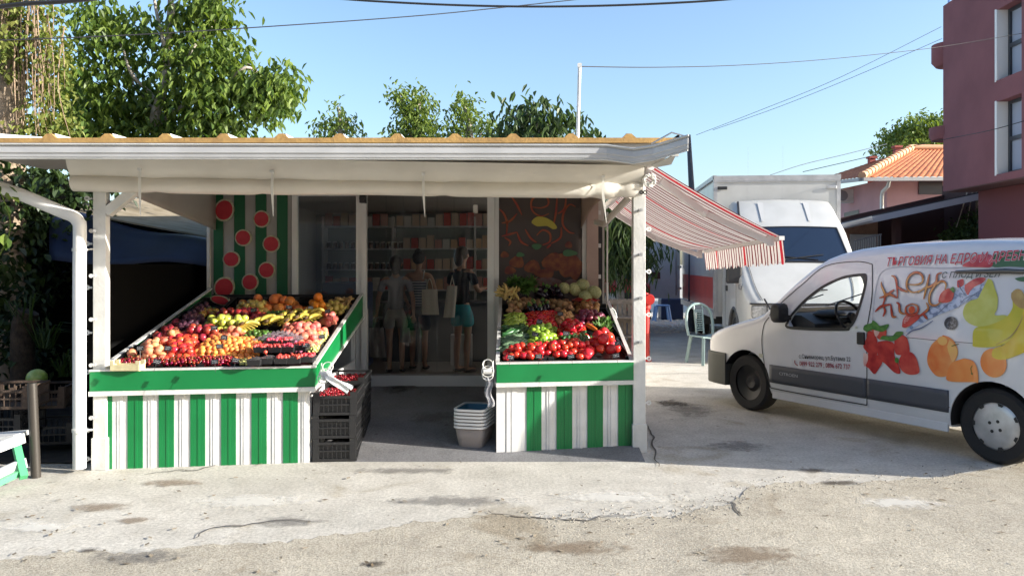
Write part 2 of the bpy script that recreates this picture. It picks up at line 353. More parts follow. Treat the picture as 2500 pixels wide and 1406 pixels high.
# cracks in the paving
crk = mat('crack_fill', (.10,.09,.08), 1)
for cp in ([(1195,1250),(1260,1262),(1340,1268),(1420,1272),(1480,1262),(1560,1258)], [(1755,1222),(1785,1228),(1800,1250),(1815,1262)], [(1576,1040),(1592,1060),(1598,1100),(1608,1140)], [(470,1320),(520,1290),(600,1285),(690,1270),(800,1276)], [(350,1160),(420,1150),(480,1148),(560,1130),(690,1124)], [(1580,915),(1700,912),(1800,918)]):
    wp = [];
    for q in catmull(cp, 8): D = EYE*FPX/(q[1]-HY); wp.append((XX(q[0], D)+rnd.gauss(0,.008), D+rnd.gauss(0,.012)))
    c_ = MB(); ribbon(c_, wp[::2], .016, lambda u, v: (u, v, .0085)); c_.build('crack', crk, ground)

# ---------------- the shop ----------------
WD = 8.6                                                # depth of the shop wall
def fy(x): return 6.24 + (x+3.23)*.1415                 # the slanting line of posts and stall fronts
shop = thing('fruit_shop', (-1, WD, 0), 'low fruit and vegetable shop with white gutter, striped wall and glazed door', 'shop')
def wx(px): return XX(px, WD)
def wz(py): return ZZ(py, WD)
ZT = 2.44
m_ = MB(); m_.box(-3.245, -3.17, WD+.01, WD+4.6, 0, ZT); _a, _b = wx(1458)-.001, wx(1458)+.08; m_.box(_a, _b, WD+.02, WD+1.4, 0, ZT); m_.box(_a, _b, WD+2.9, WD+4.6, 0, ZT); m_.box(_a, _b, WD+1.4, WD+2.9, 0, 1.58); m_.box(_a, _b, WD+1.4, WD+2.9, 1.96, ZT); m_.box(-3.17, wx(1458), WD+4.5, WD+4.6, 0, ZT)
m_.box(wx(513), wx(895), WD+.002, WD+.1, 0, wz(760)+.02)
inner = mat('shop_inner_wall', (.55,.52,.47), .8); m_.build('side_wall', inner, shop)
m_ = MB(); m_.add([(-3.2,WD+.02,.17),(wx(1458),WD+.02,.17),(wx(1458),WD+4.55,.17),(-3.2,WD+4.55,.17)], [(0,1,2,3)]); m_.build('shop_floor', mat('floor_tile', (.30,.28,.26), .4), shop)
frost = bpy.data.materials.new('added_window_diffuser'); frost.use_nodes = True; _n, _l = frost.node_tree.nodes, frost.node_tree.links; _t = _n.new('ShaderNodeBsdfTranslucent'); _t.inputs[0].default_value = (.8,.8,.78,1); _m = _n.new('ShaderNodeMixShader'); _m.inputs[0].default_value = .8; _l.new(_n['Principled BSDF'].outputs[0], _m.inputs[1]); _l.new(_t.outputs[0], _m.inputs[2]); _l.new(_m.outputs[0], _n['Material Output'].inputs[0])
m_ = MB(); m_.add([(_a+.04,WD+1.4,1.58),(_a+.04,WD+2.9,1.58),(_a+.04,WD+2.9,1.96),(_a+.04,WD+1.4,1.96)], [(0,1,2,3)]); m_.build('added_light_window', frost, shop)  # invented opening, added so diffused sun brightens the shop interior
# striped wall
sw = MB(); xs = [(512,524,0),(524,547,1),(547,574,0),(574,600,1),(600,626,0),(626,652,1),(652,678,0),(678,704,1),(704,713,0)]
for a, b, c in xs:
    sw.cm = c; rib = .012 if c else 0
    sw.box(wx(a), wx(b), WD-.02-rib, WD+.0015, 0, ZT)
sw.build('striped_wall', [mat('shaded_white_sheet', (.36,.35,.33), .5, c2=(.31,.30,.28), ns=5), mat('shaded_green_sheet', (.004,.10,.035), .45, c2=(.003,.085,.03), ns=3)], shop)  # counter paints darkened here to stand in for shade under the roof
t_ = MB(); t_.box(wx(509), wx(516), WD-.05, WD+.01, 0, ZT); t_.build('corner_trim', white_paint, shop)
flesh = mat('melon_red', (.50,.035,.05), .5, c2=(.42,.02,.035), ns=8); rind = mat('melon_rind', (.55,.52,.40), .5, c2=(.35,.38,.22), ns=30)
for k, (x, y, a, b, ro) in enumerate([(551,514,24,28,-.3),(641.5,535.5,20.5,21,0),(597,581,20.5,20.5,0),(665,596,21,21,0),(568,633,21,20,0),(654,659.5,20.5,20.5,0),(613.5,688.5,20.5,21,0),(551,702,25,27,-.5),(541.5,732.5,25,11,-.25)]):
    DD = 8.2 if k == 8 else WD; s_ = FPX/DD; wx = lambda p, D=DD: XX(p, D); wz = lambda p, D=DD: ZZ(p, D); r_ = thing('watermelon_slice_decoration', (wx(x), DD-.05, wz(y)), ['oval red watermelon disc highest on the striped wall, at its left corner','round red watermelon disc beside the strap end, upper right of the striped wall','round watermelon disc second highest towards the middle of the striped wall','round watermelon disc furthest right on the striped wall','round watermelon disc at the left, halfway down the striped wall','round watermelon disc low on the right side of the striped wall','round watermelon disc lowest in the middle above the oranges','large oval watermelon disc low at the left corner of the striped wall','flat tilted watermelon slice lying over the back left of the fruit'][k], 'wall decoration', 'round watermelon slices decorating the striped wall')
    for nm, f_, yy, th, mm in (('rind', 1, DD-.045, .025, rind), ('flesh', .84, DD-.052, .02, flesh)):
        q = MB(); po = [((a*f_*math.cos(t)*math.cos(ro)-b*f_*math.sin(t)*math.sin(ro))/s_+wx(x), (a*f_*math.cos(t)*math.sin(ro)+b*f_*math.sin(t)*math.cos(ro))/s_+wz(y)) for t in [2*math.pi*i/28 for i in range(28)]]
        q.prism(po, yy, yy+th); q.build(nm, mm, r_)
def wx(px): return XX(px, WD)
def wz(py): return ZZ(py, WD)
# window frame, panes, door posts
def frame(name, x0, x1, y0, y1, t0, par, mm, dep=.07, yo=-.04):
    q = MB(); X0, X1, Z0, Z1 = wx(x0), wx(x1), wz(y1), wz(y0); t = t0/FPX*WD
    q.box(X0, X0+t, WD+yo, WD+yo+dep, Z0, Z1); q.box(X1-t, X1, WD+yo, WD+yo+dep, Z0, Z1)
    q.box(X0+t, X1-t, WD+yo+.002, WD+yo+dep-.002, Z1-t, Z1); q.box(X0+t, X1-t, WD+yo+.002, WD+yo+dep-.002, Z0, Z0+t); return q.build(name, mm, par)
win = frame('window', 715, 884, 466, 912, 13, shop, white_pvc)
p_ = MB(); p_.box(wx(727), wx(872), WD, WD+.008, wz(900), wz(478)); p_.build('pane', glass_m, win)
for a, b in ((884,896),(1190,1208)):
    p_ = MB(); p_.box(wx(a)+.001, wx(b)-.001, WD-.06, WD+.03, wz(915), ZT); p_.build('door_post', white_pvc, shop)
win2 = frame('window', 1208, 1431, 466, 905, 10, shop, white_pvc)
p_ = MB(); p_.box(wx(1217), wx(1422), WD, WD+.008, wz(900), wz(473)); pane2 = p_.build('pane', glassy('poster_glass', (.22,.2,.19), .02, opac=.55, ocol=(.16,.13,.12)), win2)
p_ = MB(); p_.box(wx(1431), wx(1459), WD-.08, WD+.06, 0, ZT); p_.build('corner_pillar', mat('pink_plaster', (.48,.36,.31), .75, c2=(.42,.31,.27), ns=4, bump=.1), shop)
sill = MB(); sill.box(wx(884), wx(1208), WD-.10, WD+.05, .30, wz(914)); sill.build('door_sill', mat('alu_sill', (.45,.46,.48), .4, metal=.4), shop)
st = MB(); st.box(wx(715), wx(1460), WD+.051, WD+.12, 0, .40); st.build('footing', concrete, shop)
# chilli-letter logo and fruit painted on the right-hand window
red_c = mat('chilli_red', (.28,.025,.015), .4, c2=(.32,.08,.02), ns=9)
def logo_strokes(): return [
 [(240,400),(250,440),(285,505),(290,560),(275,620)], [(240,545),(300,525),(340,490),(368,470)], [(295,505),(350,520),(400,545)],
 [(325,345),(360,360),(385,430),(405,545)], [(390,440),(430,470),(490,490)],
 [(480,422),(560,425),(612,400),(600,340),(545,315),(490,345),(470,410),(490,470),(545,495),(605,475)],
 [(668,330),(655,440),(640,555)], [(778,318),(738,335),(735,400),(690,440),(640,455),(580,500)],
 [(822,470),(826,420),(785,395),(725,435),(690,520),(702,595),(755,612),(797,580)],
 [(215,670),(265,622),(350,602)], [(285,620),(305,665),(290,712)], [(350,602),(362,660),(378,712),(412,714)],
 [(398,585),(425,605),(440,670),(488,690)], [(540,598),(492,625),(495,680),(545,700),(595,675),(592,620),(540,598)],
 [(668,588),(690,640),(650,685),(598,720)], [(650,688),(692,736)]]
def f_win(u, v): return (wx(u), WD-.006, wz(v))
q = MB()
for s_ in ([(1218,510),(1230,522),(1238,545),(1236,575)],[(1225,545),(1245,540),(1262,522)],[(1225,577),(1245,572),(1262,567)],[(1248,480),(1262,500),(1274,525)],[(1297,505),(1320,508),(1338,500),(1335,482),(1315,477),(1298,490),(1300,515),(1320,528),(1340,522)],[(1360,480),(1357,520),(1350,555)],[(1382,480),(1378,510),(1362,522)],[(1405,505),(1390,500),(1376,520),(1374,548),(1388,566),(1402,570)],[(1232,580),(1246,590),(1242,600)],[(1262,567),(1272,590),(1290,600)],[(1282,560),(1296,582),(1310,592)],[(1310,575),(1325,562),(1342,570),(1342,590),(1325,598)],[(1370,555),(1368,580),(1345,595)],[(1345,597),(1335,606)]):
    ribbon(q, s_, 5.0, f_win)
q.build('logo_lettering', red_c, win2)
def f_win2(u, v): return (wx(u), WD-.009, wz(v))
q = MB(); poly_decal(q, catmull([(1298,540),(1310,530),(1330,531),(1350,542),(1360,556),(1350,560),(1335,552),(1312,553),(1298,545)], 3), f_win2); q.build('banana_picture', mat('dull_yellow', (.42,.36,.05), .5), win2)
for nm, mm, lst in (('fruit_picture', mat('pic_orange', (.22,.07,.02), .5, c2=(.12,.02,.015), ns=14), [(1262,640,18,15),(1300,652,20,16),(1350,640,26,22),(1385,645,28,30),(1404,655,18,26),(1245,660,14,10),(1330,668,24,12),(1388,598,9,8),(1232,622,10,8)]),
                    ('leaf_picture', mat('pic_green', (.05,.14,.06), .5), [(1390,618,18,8),(1310,602,12,7),(1270,622,10,6)]),
                    ('blossom_picture', mat('pic_mauve', (.18,.13,.13), .5, c2=(.2,.07,.05), ns=20), [(1340,690,30,14),(1300,690,26,12),(1395,692,20,10)])):
    for k, (x, y, a, b) in enumerate(lst):
        q = MB()
        ff = (lambda kk: (lambda u, v: (wx(u), WD-.0095-.0012*kk-(.012 if nm != 'fruit_picture' else 0), wz(v))))(k)
        ell_decal(q, x, y, a, b, ff, 14, 2, fn=lambda t: 1+.12*math.sin(3*t+x)); q.build(nm, mm, win2)
# roof with yellow foam edge, soffit, gutter
RY0, RY1, RX0, RX1 = 5.78, 13.4, -5.2, 1.22
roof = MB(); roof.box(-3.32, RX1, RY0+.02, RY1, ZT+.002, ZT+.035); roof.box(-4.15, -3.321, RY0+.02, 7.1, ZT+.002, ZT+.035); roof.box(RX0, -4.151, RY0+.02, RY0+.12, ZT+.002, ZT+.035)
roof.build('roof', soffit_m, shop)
tp = MB(); prof = []; x = RX0
while x < RX1: prof += [(x, .0), (x+.13, 0), (x+.15, .035), (x+.19, .035), (x+.21, 0)]; x += .42
def cor(u, v):
    i = min(int(u*(len(prof)-1)+.5), len(prof)-1); px_, pz_ = prof[i]; return (min(px_, RX1), RY0+.035+v*((RY1 if px_ > -3.4 else 7.1)-RY0), ZT+.075+pz_+v*.15)
tp.grid(cor, len(prof)-1, 1); tp.build('roof_sheet', mat('roof_white', (.75,.75,.74), .35, c2=(.6,.6,.6), ns=4), shop)
fe = MB(); fe.box(RX0, RX1, RY0, RY0+.034, ZT+.038, ZT+.074)
x = RX0+.13
while x < RX1-.1: fe.prism([(x-.012, ZT+.0745), (x+.02, ZT+.104), (x+.055, ZT+.104), (x+.09, ZT+.0745)], RY0+.001, RY0+.034); x += .42
fe.build('foam_edge', foam_m, shop)
fb = MB(); fb.box(RX0, RX1, RY0+.06, RY0+.10, ZT-.05, ZT); fb.build('fascia_board', white_paint, shop)
gp = [(-.0,.0),(-.0,-.085),(-.012,-.095),(-.07,-.095),(-.082,-.085),(-.085,-.06),(-.092,-.055),(-.092,-.02),(-.085,-.015),(-.088,.004),(-.098,.008),(-.098,-.004)]
path = [Vector((RX0, RY0-.005, 2.455)), W(1480,357,5.72)+Vector((0,.06,0)), W(1545,366,5.66)+Vector((0,.06,0)), W(1594,358,5.60)+Vector((0,.06,0)), W(1678,333,5.45)+Vector((0,.06,0))]
def gutter(pa, nm, par):
    q = MB(); k = len(gp); vs = []; fs = []
    for i, p in enumerate(pa):
        vs += [p + Vector((0, a, b)) for a, b in gp]
    for i in range(len(pa)-1):
        fs += [(i*k+j, i*k+j+1, (i+1)*k+j+1, (i+1)*k+j) for j in range(k-1)]
    q.add(vs, fs); q.prism([(a[1], a[2]) for a in [p for p in [(0, pa[-1].y+g_[0], pa[-1].z+g_[1]) for g_ in gp]]], pa[-1].x-.004, pa[-1].x+.001, 'x'); return q.build(nm, gutter_m, par, solid=.003)
gutter(path, 'gutter', shop)
q = MB(); q.tube([p+Vector((0,-.098,.0)) for p in path], .007, 8); q.tube([p+Vector((0,-.075,-.098)) for p in path], .006, 8); q.build('gutter_bead', white_paint, shop, smooth=60)
q = MB(); q.tube([W(1590,352,5.5), W(1640,324,5.45), W(1676,334,5.44)], .006, 6); q.build('gutter_bracket', chrome, shop)
q = MB(); q.add([W(1590,402,6.2), W(1652,376,6.0), W(1640,400,6.1), W(1600,408,6.2)], [(0,1,2,3)]); q.build('fascia_corner', white_paint, shop, solid=.01)
# front beam + vinyl blind rolled beneath it
A = Vector((-3.38, fy(-3.3)-.03, 0)); B = Vector((1.10, fy(1.08)-.05, 0))
bm_ = MB(); bm_.bar((A.x+.1, A.y+.07, 2.36), (B.x, B.y+.10, 2.36), .09, .13); bm_.build('front_beam', white_paint, shop)
def blind(u, v):
    P = A.lerp(B, u); z = ZT-.02 - v*.21; sag = .02*math.sin(v*math.pi); ripple = .006*math.sin(u*41)*v + .01*math.sin(u*9)*v
    if u > .9: ripple += .016*math.sin(v*9+u*60)*(u-.9)*10
    return (P.x, P.y-.15+.14*v-sag*1.5+ripple-.01, z)
blm = MB(); blm.grid(blind, 120, 14)
bl = blm.build('rolled_blind', tarp_m, shop, smooth=180)
def zroll(u): return 2.235-.012*math.sin(u*math.pi)*1 - .006*math.sin(u*3*math.pi)+ (.01 if u > .97 else 0)
rl = MB(); nn = 90; ringn = 20; vs = []; fs = []
for i in range(nn+1):
    u = i/nn; P = A.lerp(B, u); pinch = 1
    for us in (.135, .315, .63, .955): pinch -= .16*math.exp(-((u-us)/.012)**2)
    if u > .88: pinch *= 1+.12*math.sin(u*130)
    for j in range(ringn):
        t = 2*math.pi*j/ringn; r = .068*pinch*(1+.03*math.sin(3*t+u*20)+(.1*math.sin(5*t+u*70) if u > .88 else 0)); vs.append((P.x, P.y-.04+r*math.cos(t), zroll(u)-.005+r*math.sin(t)))
for i in range(nn):
    for j in range(ringn): fs.append((i*ringn+j, i*ringn+(j+1)%ringn, (i+1)*ringn+(j+1)%ringn, (i+1)*ringn+j))
fs += [tuple(range(ringn)), tuple(nn*ringn+j for j in range(ringn-1,-1,-1))]
rl.add(vs, fs); ro = rl.build('roll', tarp_m, bl, smooth=60)
strap_m = mat('strap_white', (.8,.8,.76), .5, trans=.2)
for px_, py_, ye in ((342,435,526),(665,420,528),(1034,420,530),(1472,435,545)):
    u = (XX(px_, 6.5)-A.x)/(B.x-A.x); P = A.lerp(B, u); D = P.y-.13; q = MB()
    tip = W(px_+(4 if px_ < 1400 else 8), ye, D+.03); x0 = XX(px_, D)
    q.grid(lambda a, b: (x0+(a-.5)*(.022 if b < .5 else .036*(1.1-b)) + max(0, b-.4)*(tip.x-x0)/.6 if True else 0, D-.012+.03*abs(b-.35), 2.33+(tip.z-2.33)*b), 2, 10)
    q.build('strap', strap_m, bl, solid=.003)
    q = MB(); q.box(x0-.014, x0+.014, D-.016, D+.0, 2.315, 2.335); q.build('buckle', white_pvc, bl)
# bunched side blinds
cl = mat('brown_shade_vinyl', (.48,.36,.29), .5, c2=(.4,.3,.24), ns=3, bump=.2, bs=6, trans=.1)
q = MB(); q.grid(lambda u, v: (XX(1500,6.9)+.02-(.16*u), 6.9+1.68*u, 2.42-(.06+.36*u+.03*math.sin(7*u))*v+.0*u), 16, 6); q.build('side_blind', cl, shop, smooth=180, solid=.004)
q = MB(); q.grid(lambda u, v: (-3.10-.08*u, 6.3+2.3*u, 2.42-(.24+.22*u)*v), 10, 6); q.build('side_blind', soffit_m, shop, smooth=180, solid=.004)
q = MB(); q.tube([W(1455,543,8.3), W(1475,548,7.9), W(1500,520,7.4), W(1540,478,6.95)], .03, 10); q.build('side_roll', tarp_m, shop, smooth=60)
# posts
def post(x, w_, label_, hooksL, px_l, top=2.36):
    y = fy(x); dp_ = .035 if x < 0 else .05; q = MB(); q.box(x-w_/2, x+w_/2, y-dp_, y+dp_, 0, top); q.box(x-w_/2-.008, x+w_/2+.010, y-dp_-.012, y+dp_+.006, 0, .25 if x < 0 else .24); p = q.build('post', white_paint, shop, bev=.004)
    return p, y
pl, yl = post(-3.208, .10, '', 0, 0); pr, yr = post(1.085, .105, '', 0, 0)
q = MB(); q.bar(W(262,520,6.24), W(330,465,6.26), .07, .08, (0,1,0)); q.build('brace', white_paint, shop)
def hook(c, side, par):
    q = MB(); q.tube([c, c+Vector((side*.03,0,0))], .008, 8); q.lathe([(.008,-.006),(.02,-.006),(.02,.006),(.008,.006),(.008,-.006)], c+Vector((side*.04,0,0)), 12, 'y', False); q.build('blind_hook', white_pvc, par, smooth=40)
def peg(c, par):
    q = MB(); q.box(c.x-.012, c.x+.012, c.y-.05, c.y, c.z-.008, c.z+.008); q.lathe([(.004,0),(.016,0),(.016,.006),(.004,.006)], c+Vector((0,-.056,0)), 10, 'y'); q.box(c.x-.02, c.x+.02, c.y-.03, c.y-.02, c.z-.012, c.z+.012); q.build('blind_peg', mat('zinc', (.55,.55,.55), .35, metal=.6), par)
for yy in (485,595,702,812,908,1050,1120): hook(W(225,yy,yl), -1, pl)
for yy in (565,673,778,888,1015): peg(Vector((XX(231,yl-.035), yl-.035, ZZ(yy,yl))), pl)
for yy in (560,663,768,875,983): hook(W(1573,yy,yr), 1, pr)
for yy in (515,622,727,833): peg(Vector((XX(1562,yr-.05), yr-.05, ZZ(yy,yr))), pr)
q = MB()
for yy in (600, 675, 520): q.box(wx(1459), wx(1466), WD-.05, WD-.04, wz(yy+5), wz(yy-5))
q.build('blind_hook', white_pvc, shop)
q = MB(); q.box(wx(1461), wx(1470), WD-.03, WD+.05, .3, wz(545)); q.build('drain_strip', dark_m, shop)
# bundled blind cords and eyelets on the right corner
q = MB(); c0 = W(1582,440,6.72)
for k in range(14):
    r = rnd.uniform(.03,.06); q.tube([c0+Vector((r*math.cos(t)+rnd.uniform(-.003,.003), -.03+.02*math.sin(t*2+k)-.004*k*.3, r*.8*math.sin(t)+rnd.uniform(-.02,.01))) for t in [2*math.pi*i/12 for i in range(13)]], .004, 5)
q.build('cord_bundle', strap_m, bl, smooth=60)
q = MB(); 
for px_, py_ in ((1566,470),(1575,470)): q.lathe([(.010,-.004),(.018,-.004),(.018,.004),(.010,.004),(.010,-.004)], W(px_,py_,6.70), 12, 'y', False)
q.build('eyelet', black_pl, bl)
# lamp / security camera on door post
q = MB(); q.box(wx(884), wx(898), WD-.16, WD-.062, wz(498), wz(474)); q.lathe([(.02,0),(.028,.0),(.03,-.03),(.01,-.03)], (wx(891), WD-.162, wz(488)), 12, 'y'); q.build('door_lamp', black_pl, shop, bev=.004)
# mast on roof
mast = MB(); a = W(1408,340,8.0); b = W(1415,163,8.0); mast.tube([a+Vector((0,0,-.3)), b], .018, 10); mast.box(b.x-.02, b.x+.02, b.y-.02, b.y+.02, b.z-.01, b.z+.03)
mast.build('mast', white_paint, label='thin white mast standing up from the shop roof', cat='mast', smooth=40)
# ---------------- produce counters ----------------
CZ = lambda x, y: .79 + (y-fy(x))*.225                  # height of the sloping display
def counter(x0, x1, stripes, label, cx0, cx1, nstripe_top):
    root = thing('produce_counter', ((x0+x1)/2, fy((x0+x1)/2), 0), label, 'market stall', 'green and white striped produce counters')
    y0, y1 = fy(x0), fy(x1); back = 8.50
    q = MB(); q.add([(x0+.05,y0+.05,.69),(x1-.05,y1+.05,.69),(x1-.05,back,CZ(x1,back)-.13),(x0+.05,back,CZ(x0,back)-.13)], [(0,1,2,3)]); q.build('display_board', black_pl, root, solid=.02)
    # front stripes: px edges
    q = MB(); zt, ybt = .60, None
    for a, b, c in stripes:
        xa, xb = [ (p-CX)*(fy(0)-.0)/FPX for p in (a, b)]
        # solve x on the slanting front line for a pixel column
        def sx(p): k = (p-CX)/FPX; return k*(6.24+3.23*.1415)/(1-k*.1415)
        xa, xb = sx(a), sx(b); q.cm = c; n = 6
        for i in range(n):
            u0, u1 = xa+(xb-xa)*i/n, xa+(xb-xa)*(i+1)/n; d = (.012 if c else .006) + (.005 if i in (2, 3) and not c else 0) + (.003 if i == 3 else 0)
            u1 -= .0004
            q.add([(u0,fy(u0)-d,0),(u1,fy(u1)-d,0),(u1,fy(u1)-d,.62),(u0,fy(u0)-d,.62),(u0,fy(u0)+.02,0),(u1,fy(u1)+.02,0),(u1,fy(u1)+.02,.62),(u0,fy(u0)+.02,.62)], [(0,1,2,3),(0,4,5,1),(3,2,6,7),(1,5,6,2),(0,3,7,4)])
    q.build('striped_front', [white_sheet, green_paint], root)
    q = MB(); xl_ = x0-.055 if x0 < -2 else x0; yl_ = fy(xl_); q.bar((xl_, yl_-.035, .692), (x1, y1-.035, .692), .045, .15); q.build('green_band', green_paint, root)
    q = MB(); q.bar((xl_-.005, yl_-.037, .598), (x1+.005, y1-.037, .598), .06, .035); q.bar((xl_-.005, yl_-.03, .776), (x1+.005, y1-.03, .776), .056, .014); q.build('white_trim', white_paint, root)
    for xx, sgn in ((x0, 1), (x1, -1)):                  # side boards rising to the back
        f = fy(xx); q = MB(); za, zb = .785, CZ(xx, back)+.035; t = .02
        q.prism([(f-.005,.62),(back-.01,zb-.24),(back-.01,zb),(f-.005,za)], xx, xx+sgn*t, 'x'); sb = q.build('side_board', green_paint, root)
        q = MB(); q.bar((xx+sgn*t/2, f-.01, za+.006), (xx+sgn*t/2, back, zb+.006), .032, .014); q.bar((xx-sgn*.004, f-.01, .612), (xx-sgn*.004, back, zb-.245), .02, .02); q.build('edge_trim', white_paint, sb)
    q = MB(); q.box(x0+.03, x1-.03, back-.012, back+.01, CZ(x0,back)-.2, CZ(x0,back)-.02); q.build('back_board', black_pl, root)
    q = MB(); 
    for xx in (x0+.05, x1-.09): q.box(xx, xx+.04, 8.3, 8.34, 0, 1.05)
    q.build('leg', white_paint, root); return root
LX0, LX1 = -3.215, -1.585
RX0_, RX1_ = -.13, 1.03
st1 = [(262,275,1),(275,313,0),(313,350,1),(350,389,0),(389,426,1),(426,466,0),(466,502,1),(502,541,0),(541,577,1),(577,615,0),(615,652,1),(652,692,0),(692,728,1),(728,757,0)]
st1 = [(250,275,1)]+st1[1:]
c1 = counter(LX0, LX1, st1, 'long green and white striped counter heaped with fruit left of the door', 0, 0, 0)
st2 = [(1212,1286,0),(1286,1322,1),(1322,1359,0),(1359,1397,1),(1397,1434,0),(1434,1472,1),(1472,1509,0),(1509,1544,1)]
c2 = counter(RX0_, RX1_, st2, 'short green and white striped counter of tomatoes and vegetables right of the door', 0, 0, 0)
for x_ in (LX1-.03,): 
    q = MB(); q.box(x_-.035, x_-.015, fy(x_)+.03, 8.3, 0, .6); q.build('side_panel', white_sheet, c1)
q = MB(); q.box(RX0_, RX0_+.02, fy(RX0_)+.03, 8.3, 0, .6); q.build('side_panel', white_sheet, c2)

def onc(px, py, lift=0):                                  # pixel -> point on the display slope
    k = (px-CX)/FPX; h = (py-HY)/FPX                      # x=kD, z=1.6-hD ; z=.80+(D-fy(kD))*.235+lift
    a0 = 6.24+3.23*.1415; D = (EYE-.79-lift+.225*a0)/(.225*(1-.1415*k)+h); return k*D, D
def inpoly(x, y, P):
    c = False; j = len(P)-1
    for i in range(len(P)):
        if (P[i][1] > y) != (P[j][1] > y) and x < (P[j][0]-P[i][0])*(y-P[i][1])/(P[j][1]-P[i][1])+P[i][0]: c = not c
        j = i
    return c
def edged(x, y, P):
    d = 9
    for i in range(len(P)):
        ax, ay = P[i]; bx, by = P[(i+1) % len(P)]; L2 = (bx-ax)**2+(by-ay)**2; t = max(0, min(1, ((x-ax)*(bx-ax)+(y-ay)*(by-ay))/L2)); d = min(d, math.hypot(ax+t*(bx-ax)-x, ay+t*(by-ay)-y))
    return d
# ---- prototypes
def fruit_mesh(fn, r, n=16, sz=(1,1,1), mats=None, stem=None, extra=None):
    q = MB(); q.blob((0,0,0), r*sz[0], r*sz[1], r*sz[2], n, fn)
    if stem: q.cm = 1; stem(q)
    return q
def dimple(d=.25, bot=.12):
    def f(p):
        k = 1; a = math.hypot(p.x, p.y)
        z = p.z - (d*math.exp(-(a/.28)**2) if p.z > 0 else -bot*math.exp(-(a/.25)**2)); return Vector((p.x, p.y, z))
    return f
def lump(seed, a=.12):
    def f(p): return p*(1+a*math.sin(3*p.x+seed)+a*.7*math.sin(4*p.y+2*seed)+a*.5*math.sin(5*p.z+seed*3))
    return f
def stalk(r, h, w_=.003): return lambda q: q.tube([(0,0,r*.75),(w_,0,r*.75+h)], w_, 5)
green_st = mat('stalk_green', (.08,.16,.03), .7); brown_st = mat('stalk_brown', (.12,.07,.03), .8)
def star(r, L):
    def f(q):
        for i in range(5):
            t = i*1.2566; c, s_ = math.cos(t), math.sin(t); q.add([(-s_*.004,c*.004,r*.78),(s_*.004,-c*.004,r*.78),(c*L,s_*L,r*.80)], [(0,1,2)])
        q.tube([(0,0,r*.7),(0,0,r*.9)], .002, 5)
    return f
PR = {}
def proto(key, name, q, mats):
    me = q.build(name, mats, smooth=60, keep=True); PR[key] = me; me.location = (0,0,-50); return me
M = lambda *a, **k: mat(*a, **k)
def fm(n, c, c2=None, ns=25, rough=.35, ra=.18, **k): return mat(n, c, rough, c2=c2, ns=ns, rnd_amt=ra, **k)
proto('tomato', 'tomato', fruit_mesh(dimple(.22), .036, 16, (1,1,.82), stem=star(.036,.016)), [fm('tomato_skin', (.56,.016,.018), (.62,.05,.03), 20, .22, .12), green_st])
proto('bigtom', 'tomato', fruit_mesh(lump(1,.06), .05, 16, (1,1,.86)), [MATS['tomato_skin']])
proto('peach', 'peach', fruit_mesh(dimple(.2), .036, 14), [fm('peach_skin', (.62,.16,.10), (.70,.34,.14), 28, .6, .2)])
proto('pinkpeach', 'peach', fruit_mesh(dimple(.2), .036, 14), [fm('pink_peach_skin', (.66,.10,.08), (.72,.28,.18), 26, .55, .2)])
proto('nectarine', 'nectarine', fruit_mesh(dimple(.2), .034, 14), [fm('nectarine_skin', (.48,.02,.02), (.66,.10,.04), 24, .25, .22)])
proto('darkapple', 'apple', fruit_mesh(dimple(.28), .036, 14, stem=stalk(.036,.014,.0015)), [fm('dark_apple_skin', (.26,.012,.02), (.36,.05,.04), 30, .3, .25), brown_st])
proto('apricot', 'apricot', fruit_mesh(dimple(.18), .027, 14), [fm('apricot_skin', (.80,.36,.07), (.80,.22,.06), 30, .5, .15)])
proto('greenapple', 'apple', fruit_mesh(dimple(.32), .042, 16, (1,1,.88), stem=stalk(.04,.014,.002)), [fm('green_apple_skin', (.46,.52,.06), (.54,.55,.12), 20, .3, .1), brown_st])
proto('yellowapple', 'apple', fruit_mesh(dimple(.3), .038, 14, stem=stalk(.036,.014,.002)), [fm('yellow_apple_skin', (.60,.50,.12), (.62,.40,.12), 20, .35, .12), brown_st])
proto('orange', 'orange', fruit_mesh(dimple(.05), .040, 14), [fm('orange_skin', (.85,.26,.015), (.80,.22,.01), 90, .45, .12, bump=.3, bs=220)])
proto('grapefruit', 'grapefruit', fruit_mesh(dimple(.05), .052, 14, (1,1,.92)), [fm('grapefruit_skin', (.78,.22,.04), (.74,.26,.07), 30, .5, .12, bump=.2, bs=200)])
proto('lime', 'green_fig', fruit_mesh(None, .020, 10, (1.25,1,1)), [fm('lime_skin', (.05,.12,.015), (.09,.18,.03), 40, .4, .3)])
proto('pear', 'pear', fruit_mesh(lambda p: Vector((p.x*(1-.28*max(p.z,0)), p.y*(1-.28*max(p.z,0)), p.z*(1.25 if p.z > 0 else .9))), .032, 14, stem=stalk(.045,.014,.002)), [fm('pear_skin', (.48,.42,.08), (.52,.34,.10), 30, .45, .18), brown_st])
proto('ginger', 'ginger_root', fruit_mesh(lump(4,.3), .022, 10, (1.7,.8,.7)), [fm('ginger_skin', (.50,.34,.14), (.4,.25,.1), 60, .8, .15)])
proto('plum', 'plum', fruit_mesh(None, .022, 10, (1,1,1.15)), [fm('plum_skin', (.30,.08,.14), (.42,.18,.24), 60, .3, .4)])
proto('fig', 'fig', fruit_mesh(lambda p: Vector((p.x*(1-.3*max(p.z,0)), p.y*(1-.3*max(p.z,0)), p.z)), .028, 12), [fm('fig_skin', (.05,.015,.03), (.10,.03,.05), 40, .5, .3)])
proto('mango', 'pomegranate', fruit_mesh(lump(2,.04), .042, 14, (1,1,1.05), stem=lambda q: q.lathe([(.006,.038),(.012,.052)], (0,0,0), 8)), [fm('pome_skin', (.40,.10,.03), (.36,.32,.06), 15, .4, .2), green_st])
